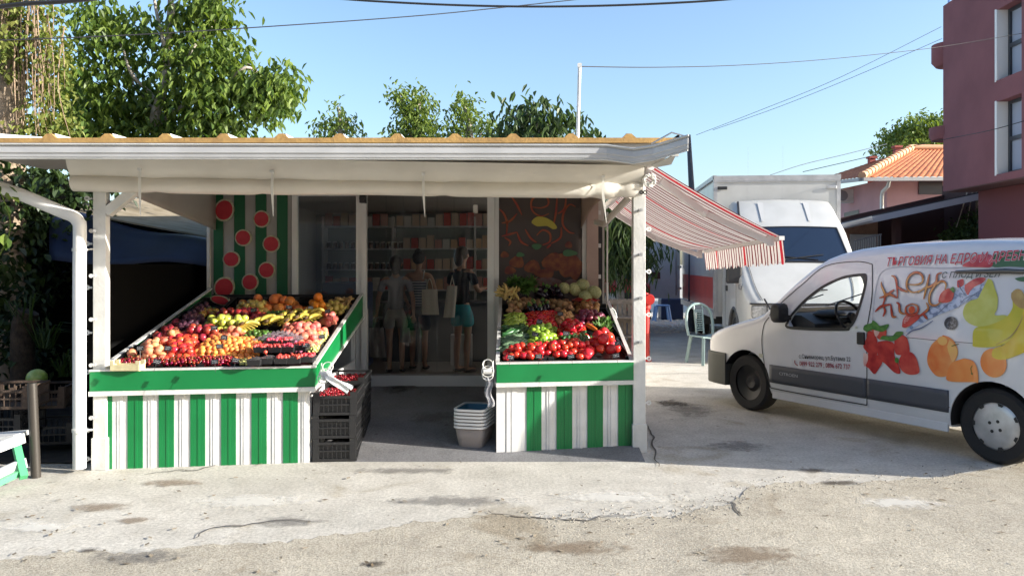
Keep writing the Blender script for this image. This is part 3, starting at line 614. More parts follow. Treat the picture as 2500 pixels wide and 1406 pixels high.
proto('cherry', 'cherry', fruit_mesh(dimple(.2), .0125, 10, stem=lambda q: q.tube([(0,0,.009),(.004,.002,.03)], .0008, 4)), [fm('cherry_skin', (.17,.004,.010), (.27,.008,.016), 60, .15, .4), green_st])
proto('grape', 'plum', fruit_mesh(None, .014, 10, (1,1,1.15)), [fm('green_grape_skin', (.50,.52,.16), (.58,.56,.2), 60, .3, .15)])
proto('berry', 'strawberry', fruit_mesh(lambda p: Vector((p.x*(1+.25*p.z), p.y*(1+.25*p.z), p.z)), .014, 10), [fm('berry_skin', (.62,.03,.05), (.7,.08,.08), 80, .4, .2)])
proto('potato', 'potato', fruit_mesh(lump(3,.08), .034, 12, (1.3,.95,.85)), [fm('potato_skin', (.40,.24,.12), (.33,.19,.09), 30, .8, .18, bump=.2)])
proto('onion', 'onion', fruit_mesh(lambda p: Vector((p.x, p.y, p.z*(1+.3*max(0,p.z)**6))), .036, 12, (1,1,.85)), [fm('onion_skin', (.48,.26,.10), (.36,.17,.06), 20, .4, .2)])
proto('redonion', 'onion', fruit_mesh(lambda p: Vector((p.x, p.y, p.z*(1+.3*max(0,p.z)**6))), .034, 12, (1,1,.85)), [fm('red_onion_skin', (.14,.015,.04), (.24,.04,.07), 20, .35, .3)])
proto('cabbage', 'melon', fruit_mesh(lump(5,.02), .078, 20, (1,1,.92)), [mat('net_melon_skin', (.30,.33,.12), .7, c2=(.46,.48,.26), ns=60, detail=2, rnd_amt=.15, bump=.4, bs=90)])
proto('eggplant', 'eggplant', fruit_mesh(lambda p: Vector((p.x*(1-.3*p.z), p.y*(1-.3*p.z), p.z)), .04, 12, (1,1,1.9), stem=lambda q: q.lathe([(.022,.060),(.012,.08),(.006,.095)], (0,0,0), 8)), [fm('eggplant_skin', (.012,.006,.016), None, 9, .12, .2), green_st])
def curved(L, r0, bend, n=8, ns=9, tip=.4):
    q = MB(); pts = []; rs = []
    for i in range(ns):
        t = i/(ns-1); pts.append(((t-.5)*L, bend*(4*(t-.5)**2-1), 0)); rs.append(r0*(tip+(1-tip)*math.sin(math.pi*min(1,max(0,t)))**.45) if 0 < i < ns-1 else r0*tip*.6)
    q.tube(pts, rs, n); return q
proto('cucumber', 'cucumber', curved(.17,.019,.012), [fm('cucumber_skin', (.02,.07,.02), (.04,.12,.03), 40, .35, .3)])
proto('courgette', 'courgette', curved(.16,.021,.008), [fm('courgette_skin', (.05,.11,.05), (.16,.24,.14), 50, .4, .2)])
proto('longpepper', 'pepper', curved(.13,.014,.02,8,9,.25), [fm('pale_pepper_skin', (.30,.42,.05), (.36,.48,.08), 20, .25, .15)])
proto('chilli', 'pepper', curved(.10,.012,.016,8,9,.25), [fm('red_pepper_skin', (.52,.015,.015), (.45,.01,.01), 20, .18, .15)])
def lobes(p): t = math.atan2(p.y, p.x); a = math.hypot(p.x, p.y); k = 1+.12*math.cos(4*t)*a; return Vector((p.x*k*(1+.15*p.z), p.y*k*(1+.15*p.z), p.z-.25*math.exp(-(a/.3)**2)*(1 if p.z > 0 else -.6)))
proto('greenbell', 'bell_pepper', fruit_mesh(lobes, .038, 16, (1,1,1.1), stem=stalk(.034,.022,.005)), [fm('green_bell_skin', (.22,.36,.03), (.3,.42,.06), 20, .22, .15), green_st])
proto('redbell', 'bell_pepper', fruit_mesh(lobes, .038, 16, (1,1,1.1), stem=stalk(.034,.022,.005)), [MATS['red_pepper_skin'], green_st])
proto('carrot', 'carrot', curved(.17,.020,.0,10,8,.3), [fm('carrot_skin', (.75,.20,.02), (.7,.16,.02), 60, .5, .1)])
def banana_bunch():
    q = MB(); 
    for i in range(6):
        a = (i-2.5)*.2; pts = []; rs = []
        for j in range(9):
            t = j/8; ang = -.5+1.5*t; x = .11*math.sin(ang)*1.0; z = .11*math.cos(ang)-.06
            pts.append((x+.02, (i-2.5)*(.012+.022*t), z*.8)); rs.append(.017*(.35 if j in (0,) else .45 if j == 8 else 1))
        q.tube(pts, rs, 6)
    q.cm = 1; q.blob((-.035,0,.045), .016, .028, .014, 8); return q
proto('banana', 'banana_bunch', banana_bunch(), [fm('banana_skin', (.50,.38,.05), (.40,.33,.06), 18, .45, .12), brown_st])
def leaf_bunch():
    q = MB(); rr = random.Random(3)
    for i in range(46):
        a = rr.uniform(0, 6.28); L = rr.uniform(.05,.12); w_ = .012; u = rr.uniform(.1,.9); d = Vector((math.cos(a)*u, math.sin(a)*u, 1-u*.7)).normalized(); sd = d.cross(Vector((0,0,1)))
        if sd.length < .01: continue
        sd.normalize(); q.add([(0,0,0), tuple(d*L*.5+sd*w_), tuple(d*L+Vector((0,0,-.02))), tuple(d*L*.5-sd*w_)], [(0,1,2,3)])
    return q
proto('greens', 'leafy_greens', leaf_bunch(), [fm('greens_leaf', (.05,.13,.02), (.12,.24,.04), 60, .6, .2)])
proto('cassava', 'parsnip', curved(.13,.013,.02,7,8,.2), [fm('parsnip_skin', (.58,.42,.16), (.5,.36,.12), 60, .7, .15)])
used = set(); NPR = {}
def place(key, loc, rot, sc, label, group, cat):
    p = PR[key]
    if key in used: o = p.copy(); col.objects.link(o)
    else: o = p; used.add(key)
    o.location = loc; o.rotation_euler = rot; o.scale = (sc, sc, sc); tag(o, label, cat, group); return o
def pile(key, P, sp, r, label, cat, heap=.05, layers=2, flat=False, align=None, lift0=.0, maxn=290, tilt=.5, zadd=0):
    lf = r*.7+heap*.6+(layers-1)*r*.9+lift0+zadd; Q = [onc(*p, lf) for p in P]; Q = [(min(max(a, (LX0 if a < -.9 else RX0_)+.04+r), (LX1 if a < -.9 else RX1_)-.04-r), min(max(b, fy(a)+.012+r), 8.48-r)) for a, b in Q]; x0 = min(p[0] for p in Q); x1 = max(p[0] for p in Q); y0 = min(p[1] for p in Q); y1 = max(p[1] for p in Q)
    wmin = min(x1-x0, y1-y0)/2; n = 0; grp = label.split(' in ')[0].split(' among ')[0]; grp = label
    for L in range(layers):
        j = 0; y = y0 + (L % 2)*sp*.45
        while y <= y1+.001:
            x = x0 + (j % 2)*sp*.5 + (L % 2)*sp*.3
            while x <= x1+.001:
                X, Y = x+rnd.uniform(-.24,.24)*sp, y+rnd.uniform(-.24,.24)*sp
                if inpoly(X, Y, Q):
                    e = edged(X, Y, Q)
                    if L == 0 or e > r*(.5+L*.75):
                        z = CZ(X, Y)+lift0+r*.6-.012+min(e, wmin)/wmin*heap + L*r*1.25 + zadd
                        rot = (rnd.gauss(0,tilt), rnd.gauss(0,tilt), rnd.uniform(0,6.28)) if align is None else (rnd.uniform(-.2,.2), rnd.gauss(0,.15)-.1, align+rnd.gauss(0,.22))
                        if n < maxn: place(key, (X, Y, z), rot, rnd.uniform(.80,1.14), label, grp, cat); n += 1
                x += sp
            y += sp*.9; j += 1
    NPR[label] = n
def rect(x0, x1, y0, y1, sk=0): return [(x0+sk, y0), (x1+sk, y0), (x1, y1), (x0, y1)]
# crates standing on the counters
def crate_mesh(w_, d, h, t=.006, lattice=True, mesh_only=False):
    q = MB(); q.box(-w_/2, w_/2, -d/2, d/2, 0, .008)
    for sx in (-1, 1):
        X = sx*w_/2; q.box(X-.01, X+.01, -d/2, d/2, h-.016, h); q.box(X-.006, X+.006, -d/2, d/2, .0, .02); q.box(X-.006, X+.006, -d/2, d/2, h*.5-.006, h*.5+.006)
        for k in range(14): yy = -d/2+.012+k*(d-.024)/13; q.box(X-.004, X+.004, yy-.003, yy+.003, .0, h-.005)
    for sy in (-1, 1):
        Y = sy*d/2; q.box(-w_/2, w_/2, Y-.01, Y+.01, h-.018 if sy > 0 else h-.05, h if sy > 0 else h-.03); q.box(-w_/2, w_/2, Y-.006, Y+.006, 0, .022); q.box(-w_/2+.0, w_/2, Y-.0055, Y+.0055, h*.45-.006, h*.45+.006)
        for k in range(10): xx = -w_/2+.012+k*(w_-.024)/9; q.box(xx-.003, xx+.003, Y-.004, Y+.004, 0, h-.03)
        for sx in (-1, 1): q.box(sx*w_/2-(.05 if sx > 0 else 0), sx*w_/2+(.05 if sx < 0 else 0), Y-.008, Y+.008, 0, h)
    return q
def small_crates(x0, x1, n, rows, who):
    w_ = (x1-x0)/n; p = None; rn = ['front', 'second', 'third', 'back']
    for r_ in range(rows):
        for c in range(n):
            X = x0+w_*(c+.5); Y = fy(X)+.06+.24+r_*.50
            if p is None: o = p = crate_mesh(w_-.012, .47, .085).build('produce_crate', black_pl, keep=True)
            else: o = p.copy(); col.objects.link(o)
            o.location = (X, Y, CZ(X, Y)-.075); o.rotation_euler = (math.atan(.235), 0, math.atan(.1415)*(1-r_/rows)); tag(o, 'shallow black crate, number %s from the left, %s row of the %s' % (['one','two','three','four','five','six'][c], rn[r_], who), 'crate', 'black crates holding the produce')
small_crates(LX0+.03, LX1-.03, 5, 4, 'fruit counter')
small_crates(RX0_+.03, RX1_-.03, 3, 3, 'vegetable counter')
# left counter
pile('cherry', [(300,866),(570,858),(566,892),(284,892)], .030, .0125, 'dark red cherry in the front row of the fruit counter', 'cherry', .03, 1, zadd=.02)
cq = MB(); Q = [onc(*p, .03) for p in [(300,866),(572,858),(566,894),(280,894)]]
for i in range(2600):
    X = rnd.uniform(-3.2, -2.1); Y = rnd.uniform(6.2, 6.9)
    if inpoly(X, Y, Q) and Y > fy(X)+.05: cq.blob((X, Y, CZ(X,Y)+rnd.uniform(-.02,.024)), .0125, .0125, .0118, 7)
cq.build('cherries', mat('cherry_heap', (.16,.004,.010), .18, c2=(.30,.010,.02), ns=60, lo=.4, hi=.6), keep=True, smooth=80, label='mass of small dark red cherries filling the front crates of the fruit counter', cat='cherries', kind='stuff')
pile('peach', rect(330,400,822,862,25), .066, .036, 'pinkish orange peach at the front left of the fruit counter', 'peach', .03)
pile('nectarine', rect(392,478,815,860,15), .062, .034, 'shiny red nectarine in the second row of the fruit counter', 'nectarine', .03)
pile('apricot', [(520,812),(640,818),(625,856),(465,856),(475,835)], .048, .027, 'small golden apricot in the sunlit middle of the fruit counter', 'apricot', .05, 2)
pile('plum', rect(640,735,812,842,5), .042, .022, 'purple plum under shiny film on the fruit counter', 'plum', .03, 2)
pile('grape', rect(752,795,806,850,10), .027, .014, 'small yellow green plum at the right edge of the fruit counter', 'plum', .03, 2)
pile('grape', rect(572,608,864,890), .030, .014, 'small yellow green plum beside the cherries at the front', 'plum', .01, 1)
pile('peach', rect(395,432,800,820,20), .066, .036, 'orange peach behind the front peaches near the left rail', 'peach', .02)
pile('darkapple', rect(440,540,792,812,12), .066, .036, 'dark crimson apple in front of the green apples', 'apple', .03)
pile('peach', rect(530,610,800,812,8), .066, .036, 'orange peach between the green apples and the apricots', 'peach', .03)
pile('lime', rect(590,665,802,822,6), .042, .020, 'small green fig in the heap before the bananas', 'fig', .05, 2)
pile('pinkpeach', [(690,785),(800,780),(812,832),(745,826),(672,812)], .066, .036, 'rosy pink peach in the big heap on the right of the fruit counter', 'peach', .07, 2)
pile('fig', rect(420,484,768,806,24), .055, .028, 'dark purple fig at the left rail of the fruit counter', 'fig', .02)
pile('greenapple', rect(492,606,768,792,12), .078, .042, 'big pale green apple in the fourth row of the fruit counter', 'apple', .05)
pile('mango', rect(476,520,748,768,10), .08, .042, 'green and red pomegranate at the left rail of the fruit counter', 'pomegranate', .03, 1)
pile('darkapple', rect(522,640,752,768,8), .066, .036, 'dark crimson apple behind the green apples', 'apple', .03)
pile('lime', rect(640,728,756,772,5), .042, .020, 'small green fig in the shaded heap behind the bananas', 'fig', .05, 2)
pile('ginger', rect(720,785,750,766,4), .05, .02, 'knobbly ginger root behind the bananas', 'ginger', .05, 2)
pile('pinkpeach', rect(782,840,762,784,6), .066, .034, 'dull pink peach near the right rail of the fruit counter', 'peach', .03)
pile('pear', rect(784,858,736,758,4), .068, .033, 'yellow green pear near the back right of the fruit counter', 'pear', .03)
pile('yellowapple', rect(577,655,732,752,5), .074, .038, 'pale yellow apple in front of the back row grapefruit', 'apple', .04)
pile('grapefruit', [(585,722),(735,726),(738,746),(655,742),(590,732)], .098, .052, 'orange pink grapefruit in the back row of the fruit counter', 'grapefruit', .03, 2)
pile('orange', rect(740,804,722,740,3), .076, .040, 'bright orange in the small back heap of the fruit counter', 'orange', .07, 3)
pile('ginger', rect(808,876,722,738,3), .05, .02, 'knobbly ginger root at the back right corner', 'ginger', .06, 2)
lay = [(620,790,.2),(640,786,.0),(660,789,.15),(600,797,.1),(690,775,.7),(715,768,.5),(740,772,.25),(705,785,.8),(730,780,.5),(760,768,.1),(755,782,.2)]
for k, (px_, py_, a) in enumerate(lay):
    X, Y = onc(px_, py_, .1); place('banana', (X, Y, CZ(X,Y)+.085), (rnd.uniform(-.2,.2)-.5, rnd.uniform(-.2,.2), a+1.2), 1.0, 'ripe yellow banana bunch in the heap at the middle of the fruit counter', 'ripe yellow banana bunch in the heap', 'bananas')
pile('peach', [(300,858),(325,836),(345,842),(330,864)], .066, .034, 'orange peach squeezed against the left rail near the front', 'peach', .02, 1)
pile('darkapple', [(372,816),(432,776),(448,790),(395,828)], .066, .034, 'dark crimson apple against the left rail, halfway back', 'apple', .03, 1)
pile('fig', [(432,776),(505,730),(522,744),(460,786)], .055, .028, 'dark purple fig against the left rail towards the back', 'fig', .04, 2)
# berries in black punnets
pun = None; film = glassy('cling_film', (.93,.93,.95), .03, .08, opac=.06, ocol=(.8,.8,.8))
bs_ = [(625,884),(655,880),(690,880),(722,879),(752,876),(640,862),(676,862),(706,861),(738,857),(700,845),(672,846)]
for k, (px_, py_) in enumerate(bs_):
    X, Y = onc(px_, py_, .05); z = CZ(X,Y)+.03+(.03 if py_ < 870 else 0)
    t = thing('berry_punnet', (X, Y, z), 'small black punnet of strawberries under film, right front of the fruit counter', 'punnet', 'punnets of strawberries under film')
    q = MB(); w1, d1, h1 = .11, .15, .045
    vs = [(-w1/2*.85,-d1/2*.85,0),(w1/2*.85,-d1/2*.85,0),(w1/2*.85,d1/2*.85,0),(-w1/2*.85,d1/2*.85,0),(-w1/2,-d1/2,h1),(w1/2,-d1/2,h1),(w1/2,d1/2,h1),(-w1/2,d1/2,h1)]
    q.add([Vector(v)+Vector((X,Y,z)) for v in vs], [(3,2,1,0),(0,1,5,4),(1,2,6,5),(2,3,7,6),(3,0,4,7)]); q.build('tray', black_pl, t, solid=.002)
    if k not in (0, 1):
        q = MB()
        for _ in range(34): q.blob((X+rnd.uniform(-.045,.045), Y+rnd.uniform(-.065,.065), z+h1+rnd.uniform(-.006,.012)), .014,.014,.016, 7)
        q.build('strawberries', MATS['berry_skin'], t, kind='stuff', smooth=60)
    q = MB(); q.grid(lambda u, v: (X+(u-.5)*w1*1.03, Y+(v-.5)*d1*1.03, z+h1+.018*math.sin(math.pi*u)*math.sin(math.pi*v)+.005*math.sin(u*23+k)*math.sin(v*19)), 10, 10); q.build('film', film, t, smooth=180)
PR['berry'].name = 'strawberry'; X, Y = onc(648,872,.05); place('berry', (X,Y,CZ(X,Y)+.09), (0,0,0), 1.2, 'single strawberry lying between the film covered punnets', 'loose strawberries', 'strawberry')
q = MB(); X, Y = onc(685,828,.08); q.grid(lambda u, v: (X+(u-.5)*.40, Y+(v-.5)*.26, CZ(X,Y)+.085+.06*math.sin(math.pi*u)*math.sin(math.pi*v)+.014*math.sin(u*31+v*7)*math.sin(v*27-u*11)), 40, 28)
q.build('plastic_film', glassy('crinkled_film', (.9,.88,.92), .05, .12, opac=.10, ocol=(.8,.75,.8)), smooth=180, label='crinkled clear film spread over the purple plums', cat='film')
X, Y = onc(312, 893, .03)
q = MB(); z = CZ(X,Y)+.0
for a in (-1, 1): q.box(X-.11, X+.11, Y+a*.05-.004, Y+a*.05+.004, z, z+.045); q.box(X+a*.11-.004, X+a*.11+.004, Y-.05, Y+.05, z, z+.045)
for a, b in ((-1,-1),(1,-1),(-1,1),(1,1)): q.box(X+a*.1-.015, X+a*.1+.015, Y+b*.045-.01, Y+b*.045+.01, z+.045, z+.075)
q.box(X-.11, X+.11, Y-.05, Y+.05, z-.004, z); q.build('wooden_box', mat('pale_poplar', (.62,.55,.33), .7, c2=(.52,.45,.25), ns=30), label='small pale wooden box at the front left corner of the fruit counter', cat='box')
# right counter
pile('tomato', [(1214,836),(1400,822),(1455,830),(1462,892),(1214,892)], .062, .036, 'ripe red tomato in the front row of the vegetable counter', 'tomato', .05, 2)
pile('bigtom', [(1440,808),(1495,800),(1538,850),(1542,892),(1448,892)], .09, .05, 'large red tomato in the heap by the right rail', 'tomato', .06, 2)
pile('courgette', [(1214,815),(1290,812),(1280,840),(1214,844)], .040, .02, 'striped grey green courgette behind the tomatoes at the left', 'courgette', .03, 2, align=.5)
pile('cucumber', [(1214,790),(1284,790),(1290,808),(1214,812)], .046, .02, 'dark green cucumber in the left heap', 'cucumber', .03, 2, align=.9)
pile('greenbell', [(1288,790),(1360,790),(1352,826),(1290,826)], .072, .037, 'light green bell pepper in the middle of the vegetable counter', 'pepper', .03, 2, tilt=1.2)
pile('cucumber', [(1366,812),(1440,808),(1440,832),(1362,836)], .05, .02, 'dark green cucumber behind the middle tomatoes', 'cucumber', .02, 2, align=1.6)
pile('redbell', [(1358,780),(1425,780),(1430,812),(1370,808)], .074, .037, 'glossy red bell pepper in the middle of the vegetable counter', 'pepper', .03, 2, tilt=1.2)
pile('longpepper', [(1214,760),(1280,758),(1285,790),(1214,792)], .036, .016, 'long pale green pepper at the left edge of the vegetable counter', 'pepper', .03, 2, align=1.1)
pile('chilli', [(1284,756),(1352,752),(1355,786),(1284,788)], .034, .014, 'slim red pepper in the third row', 'pepper', .03, 2, align=.9)
pile('onion', [(1357,758),(1403,760),(1405,780),(1360,780)], .05, .026, 'small brown onion in the middle of the vegetable counter', 'onion', .02, 2)
pile('redonion', [(1406,752),(1474,756),(1480,782),(1410,780)], .064, .034, 'dark red onion near the right rail', 'onion', .03, 2)
pile('greens', [(1455,782),(1488,782),(1492,806),(1458,808)], .06, .02, 'tuft of bright green leaves behind the large tomatoes', 'leafy greens', .02, 1)
X, Y = onc(1443, 798, .1); place('carrot', (X,Y,CZ(X,Y)+.1), (0,.3,-.9), 1, 'single thick orange carrot lying behind the tomatoes', 'carrots', 'carrot')
pile('eggplant', [(1290,742),(1338,740),(1340,756),(1292,758)], .08, .04, 'glossy black eggplant behind the red peppers', 'eggplant', .03, 1, align=.8)
pile('potato', [(1216,722),(1400,722),(1404,752),(1345,742),(1216,748)], .074, .032, 'brown potato in the upper rows of the vegetable counter', 'potato', .03, 2)
pile('onion', [(1404,726),(1458,728),(1462,750),(1406,750)], .07, .036, 'brown onion beneath the red net near the right rail', 'onion', .03, 2)
def heapat(key, pts, Y, label, cat, tilt=.5):
    for x, y in pts: place(key, (XX(x,Y), Y+rnd.uniform(-.04,.04), ZZ(y,Y)), (rnd.gauss(0,tilt), rnd.gauss(0,tilt), rnd.uniform(0,6.28)), rnd.uniform(.85,1.1), label, label, cat)
heapat('cassava', [(1218+rnd.uniform(0,46), 712+rnd.uniform(-12,16)) for _ in range(30)], 8.2, 'thin pale parsnip in the tangled heap at the back left', 'parsnip', .4)
heapat('greens', [(1250+rnd.uniform(0,50), 702+rnd.uniform(-12,12)) for _ in range(16)], 8.36, 'dark tuft of greens at the back of the vegetable counter', 'leafy greens', .6)
heapat('eggplant', [(1306+rnd.uniform(0,64), 712+rnd.uniform(-8,8)) for _ in range(10)], 8.36, 'dark eggplant in the shaded back row', 'eggplant', .9)
if False: pile('cassava', [(1220,706),(1262,706),(1262,722),(1220,724)], .03, .014, 'thin pale parsnip in the tangled heap at the back left', 'parsnip', .03, 2, align=.9)
if False: pile('greens', [(1248,700),(1300,700),(1300,716),(1250,716)], .055, .02, 'dark tuft of greens at the back of the vegetable counter', 'leafy greens', .03, 2)
if False: pile('eggplant', [(1304,702),(1366,702),(1366,716),(1304,716)], .075, .04, 'dark eggplant in the shaded back row', 'eggplant', .01, 1, align=.2)
for k, (px_, py_, lb) in enumerate([(1378,703,'leftmost'),(1404,706,'third from left'),(1423,696,'topmost'),(1452,713,'rightmost'),(1430,724,'lowest')]):
    Y = 8.38 - (.10 if k in (3,4) else 0); X = XX(px_, Y); z = ZZ(py_, Y); place('cabbage', (X, Y, z), (rnd.random(), rnd.random(), 0), .92 if k else .8, 'netted green melon, %s of the five at the back right' % lb, 'netted green melons', 'melon')
q = MB(); X, Y = onc(1430,738,.08); q.grid(lambda u, v: (X+(u-.5)*.28, Y+(v-.5)*.2, CZ(X,Y)+.10+.04*math.sin(math.pi*u)*math.sin(math.pi*v)+.01*math.sin(u*21+v*9)), 16, 12)
q.build('onion_net', glassy('red_net', (.9,.35,.3), 0, .5, opac=.45, ocol=(.55,.03,.03)), smooth=180, label='red plastic net drawn over the onions', cat='net bag')
# chalk price cards
chalk = mat('chalk', (.75,.75,.75), .9); card_m = mat('slate_card', (.02,.02,.022), .5)
cards = [(342,850,1),(410,850,1),(547,824,1),(536,845,1),(383,883,1),(524,883,1),(575,879,1),(619,757,1),(523,800,1),(705,750,1),(746,842,1),(785,822,1),(800,760,1),(758,752,0)]
cards2 = [(1247,872,1),(1316,870,1),(1394,870,1),(1504,868,1),(1508,838,1),(1382,814,1),(1307,816,1),(1317,785,1),(1368,766,1),(1454,728,1)]
for k, (px_, py_, wr) in enumerate(cards+cards2):
    X, Y = onc(px_, py_+8, .09); D = Y-.03; c = W(px_, py_, D); t = thing('price_card', (c.x, c.y, c.z-.03), 'small black chalk price card %s' % (
      ['over the peaches at the far front left','between the peaches and nectarines','above the apricots, at their back','in the middle of the apricots','among the cherries at the left','among the cherries in the middle','beside the yellow green plums at the front','in the dark apples behind the green apples','below the green apples','in front of the grapefruit','tilted above the punnets','on the big pink peach heap','near the pears','behind the bananas',
       'leftmost in front of the tomatoes','second from the left over the tomatoes','third from the left over the tomatoes','over the large tomatoes at the front right','on the large tomatoes by the right rail','under the red bell peppers','under the green bell peppers','in front of the red peppers','on the small onions','below the netted melons'][k]), 'price card', 'chalk price cards stuck in the produce')
    ww, hh = .028, .018; a = rnd.uniform(-.25, .25); ca, sa = math.cos(a), math.sin(a)
    f3 = lambda u, v, d=0: (c.x+u*ca-v*sa, c.y+(.3*v)-d, c.z+u*sa+v*ca)
    q = MB(); q.add([f3(-ww,-hh),f3(ww,-hh),f3(ww,hh),f3(-ww,hh),f3(-ww,-hh,-.003),f3(ww,-hh,-.003),f3(ww,hh,-.003),f3(-ww,hh,-.003)], [(0,1,2,3),(7,6,5,4),(0,4,5,1),(1,5,6,2),(2,6,7,3),(3,7,4,0)]); q.build('card', card_m, t)
    q = MB(); q.tube([f3(0,-hh,-.002), f3(0,-hh-.06,-.01)], .0015, 5); q.build('pick', black_pl, t)
    q = MB()
    for r_ in (.006, -.006):
        x_ = -ww*.7
        while x_ < ww*.6:
            L = rnd.uniform(.003,.010); ribbon(q, [(x_, r_+rnd.uniform(-.004,.001)), (x_+L*.5, r_+rnd.uniform(0,.004)), (x_+L, r_+rnd.uniform(-.004,.002))], .0016, lambda u, v: f3(u, v, .0012), False); x_ += L+.004
    q.build('chalk_marks', chalk, t)

# ---------------- stacked crates, baskets, bag rolls ----------------
cm = crate_mesh(.345, .5, .185)
for sx in (-1,1): cm.box(sx*.166-.001, sx*.166+.001, -.244, .244, .012, .15)
for sy in (-1,1): cm.box(-.165, .165, sy*.243-.001, sy*.243+.001, .012, .14)
cr = None
lat = mat('crate_black', (.02,.02,.021), .38, bump=.1)
for st_, (X, Y, base, n_) in enumerate([(-1.455, 6.725, .004, 3), (-1.49, 7.245, .05, 3)]):
    for k in range(n_):
        if cr is None:
            cr = cm.build('plastic_crate', lat, keep=True); o = cr
        else: o = cr.copy(); col.objects.link(o)
        o.location = (X+rnd.uniform(-.006,.006), Y, base+k*.187); o.rotation_euler = (0, 0, R(4)+rnd.uniform(-.015,.015)); tag(o, '%s black lattice plastic crate of the %s stack beside the fruit counter' % (['lowest','middle','topmost'][k], ['front','rear'][st_]), 'crate', 'black lattice crates stacked by the door')
    q = MB()
    for i in range(260): q.blob((X+rnd.uniform(-.15,.15), Y+rnd.uniform(-.23,.23), base+3*.187-.045+rnd.uniform(-.02,.01)), .0125,.0125,.012, 6)
    q.build('cherries', mat('cherry_heap', (.16,.004,.010), .18, c2=(.30,.010,.02), ns=60, lo=.4, hi=.6), kind='stuff', keep=True, smooth=80, label='heap of cherries filling the top crate of the %s stack' % ['front','rear'][st_], cat='cherries')
lt = MB()
for i, x in enumerate([-.10,-.06,-.02]): ribbon(lt, [(x,0),(x+.02,.012),(x+.035,0)], .006, lambda u, v: (-1.437+u, 6.535, .20+.03+v), False)
lt.build('crate_print', mat('worn_print', (.35,.35,.35), .8), label='worn pale print on the middle front crate', cat='print') if False else None
bk = None; rim_m = mat('basket_rim', (.78,.77,.74), .4); body_m = mat('basket_taupe', (.38,.32,.28), .55, bump=.5, bs=120); in_m = mat('basket_teal', (.03,.13,.20), .5)
def rr_pts(w_, d, r, n=5):
    out = []
    for cx_, cy_, a0 in ((w_/2-r, d/2-r, 0), (-w_/2+r, d/2-r, 90), (-w_/2+r, -d/2+r, 180), (w_/2-r, -d/2+r, 270)):
        for i in range(n+1): a = R(a0+90*i/n); out.append((cx_+r*math.cos(a), cy_+r*math.sin(a)))
    return out
def basket(mb_in):
    root = thing('shopping_basket', (0,0,0), 'x', 'basket')
    q = MB(); rows = [(.24,.34,0),(.27,.37,.10),(.30,.42,.225)]; k = 24; vs = [(x, y, z) for a, b, z in rows for x, y in rr_pts(a, b, .06)]
    q.add(vs, [(i*k+j, i*k+(j+1)%k, (i+1)*k+(j+1)%k, (i+1)*k+j) for i in range(2) for j in range(k)] + [tuple(range(k-1,-1,-1))])
    bd = q.build('body', [body_m], root, smooth=50, solid=-.004)
    q = MB(); vs = [(x, y, z) for a, b, z in [(.232,.332,.006),(.263,.363,.10),(.293,.413,.226)] for x, y in rr_pts(a, b, .058)]
    q.add(vs, [(i*k+(j+1)%k, i*k+j, (i+1)*k+j, (i+1)*k+(j+1)%k) for i in range(2) for j in range(k)] + [tuple(range(k))]); q.build('lining', mb_in, root, smooth=50)
    q = MB(); a = rr_pts(.335, .455, .075); b = rr_pts(.295, .415, .058); vs = [(x,y,.24) for x,y in a]+[(x,y,.24) for x,y in b]+[(x,y,.218) for x,y in a]+[(x,y,.222) for x,y in b]
    q.add(vs, [(i*1+j, (j+1)%k, k+(j+1)%k, k+j) for i in (0,) for j in range(k)] + [(j, 2*k+j, 2*k+(j+1)%k, (j+1)%k) for j in range(k)] + [(2*k+j, 3*k+j, 3*k+(j+1)%k, 2*k+(j+1)%k) for j in range(k)])
    q.build('rim', rim_m, root, smooth=50); return root
for k in range(6):
    b_ = basket(in_m) if k == 0 else copy_tree(bk)
    bk = bk or b_; b_.scale = (.86,.84,.80); b_.location = (-.325, 6.93, .035+k*.029); b_.rotation_euler = (0, 0, R(-14)); b_['label'] = ['lowest basket of the stack, its taupe sides showing', 'second basket from the bottom of the white rimmed stack', 'third basket from the bottom of the white rimmed stack', 'third basket from the top of the white rimmed stack', 'second basket from the top of the white rimmed stack', 'topmost basket of the stack, teal inside with a white rim'][k]; b_['group'] = 'white rimmed shopping baskets in one stack'
bag_m = mat('thin_bag', (.82,.84,.86), .35, trans=.35)
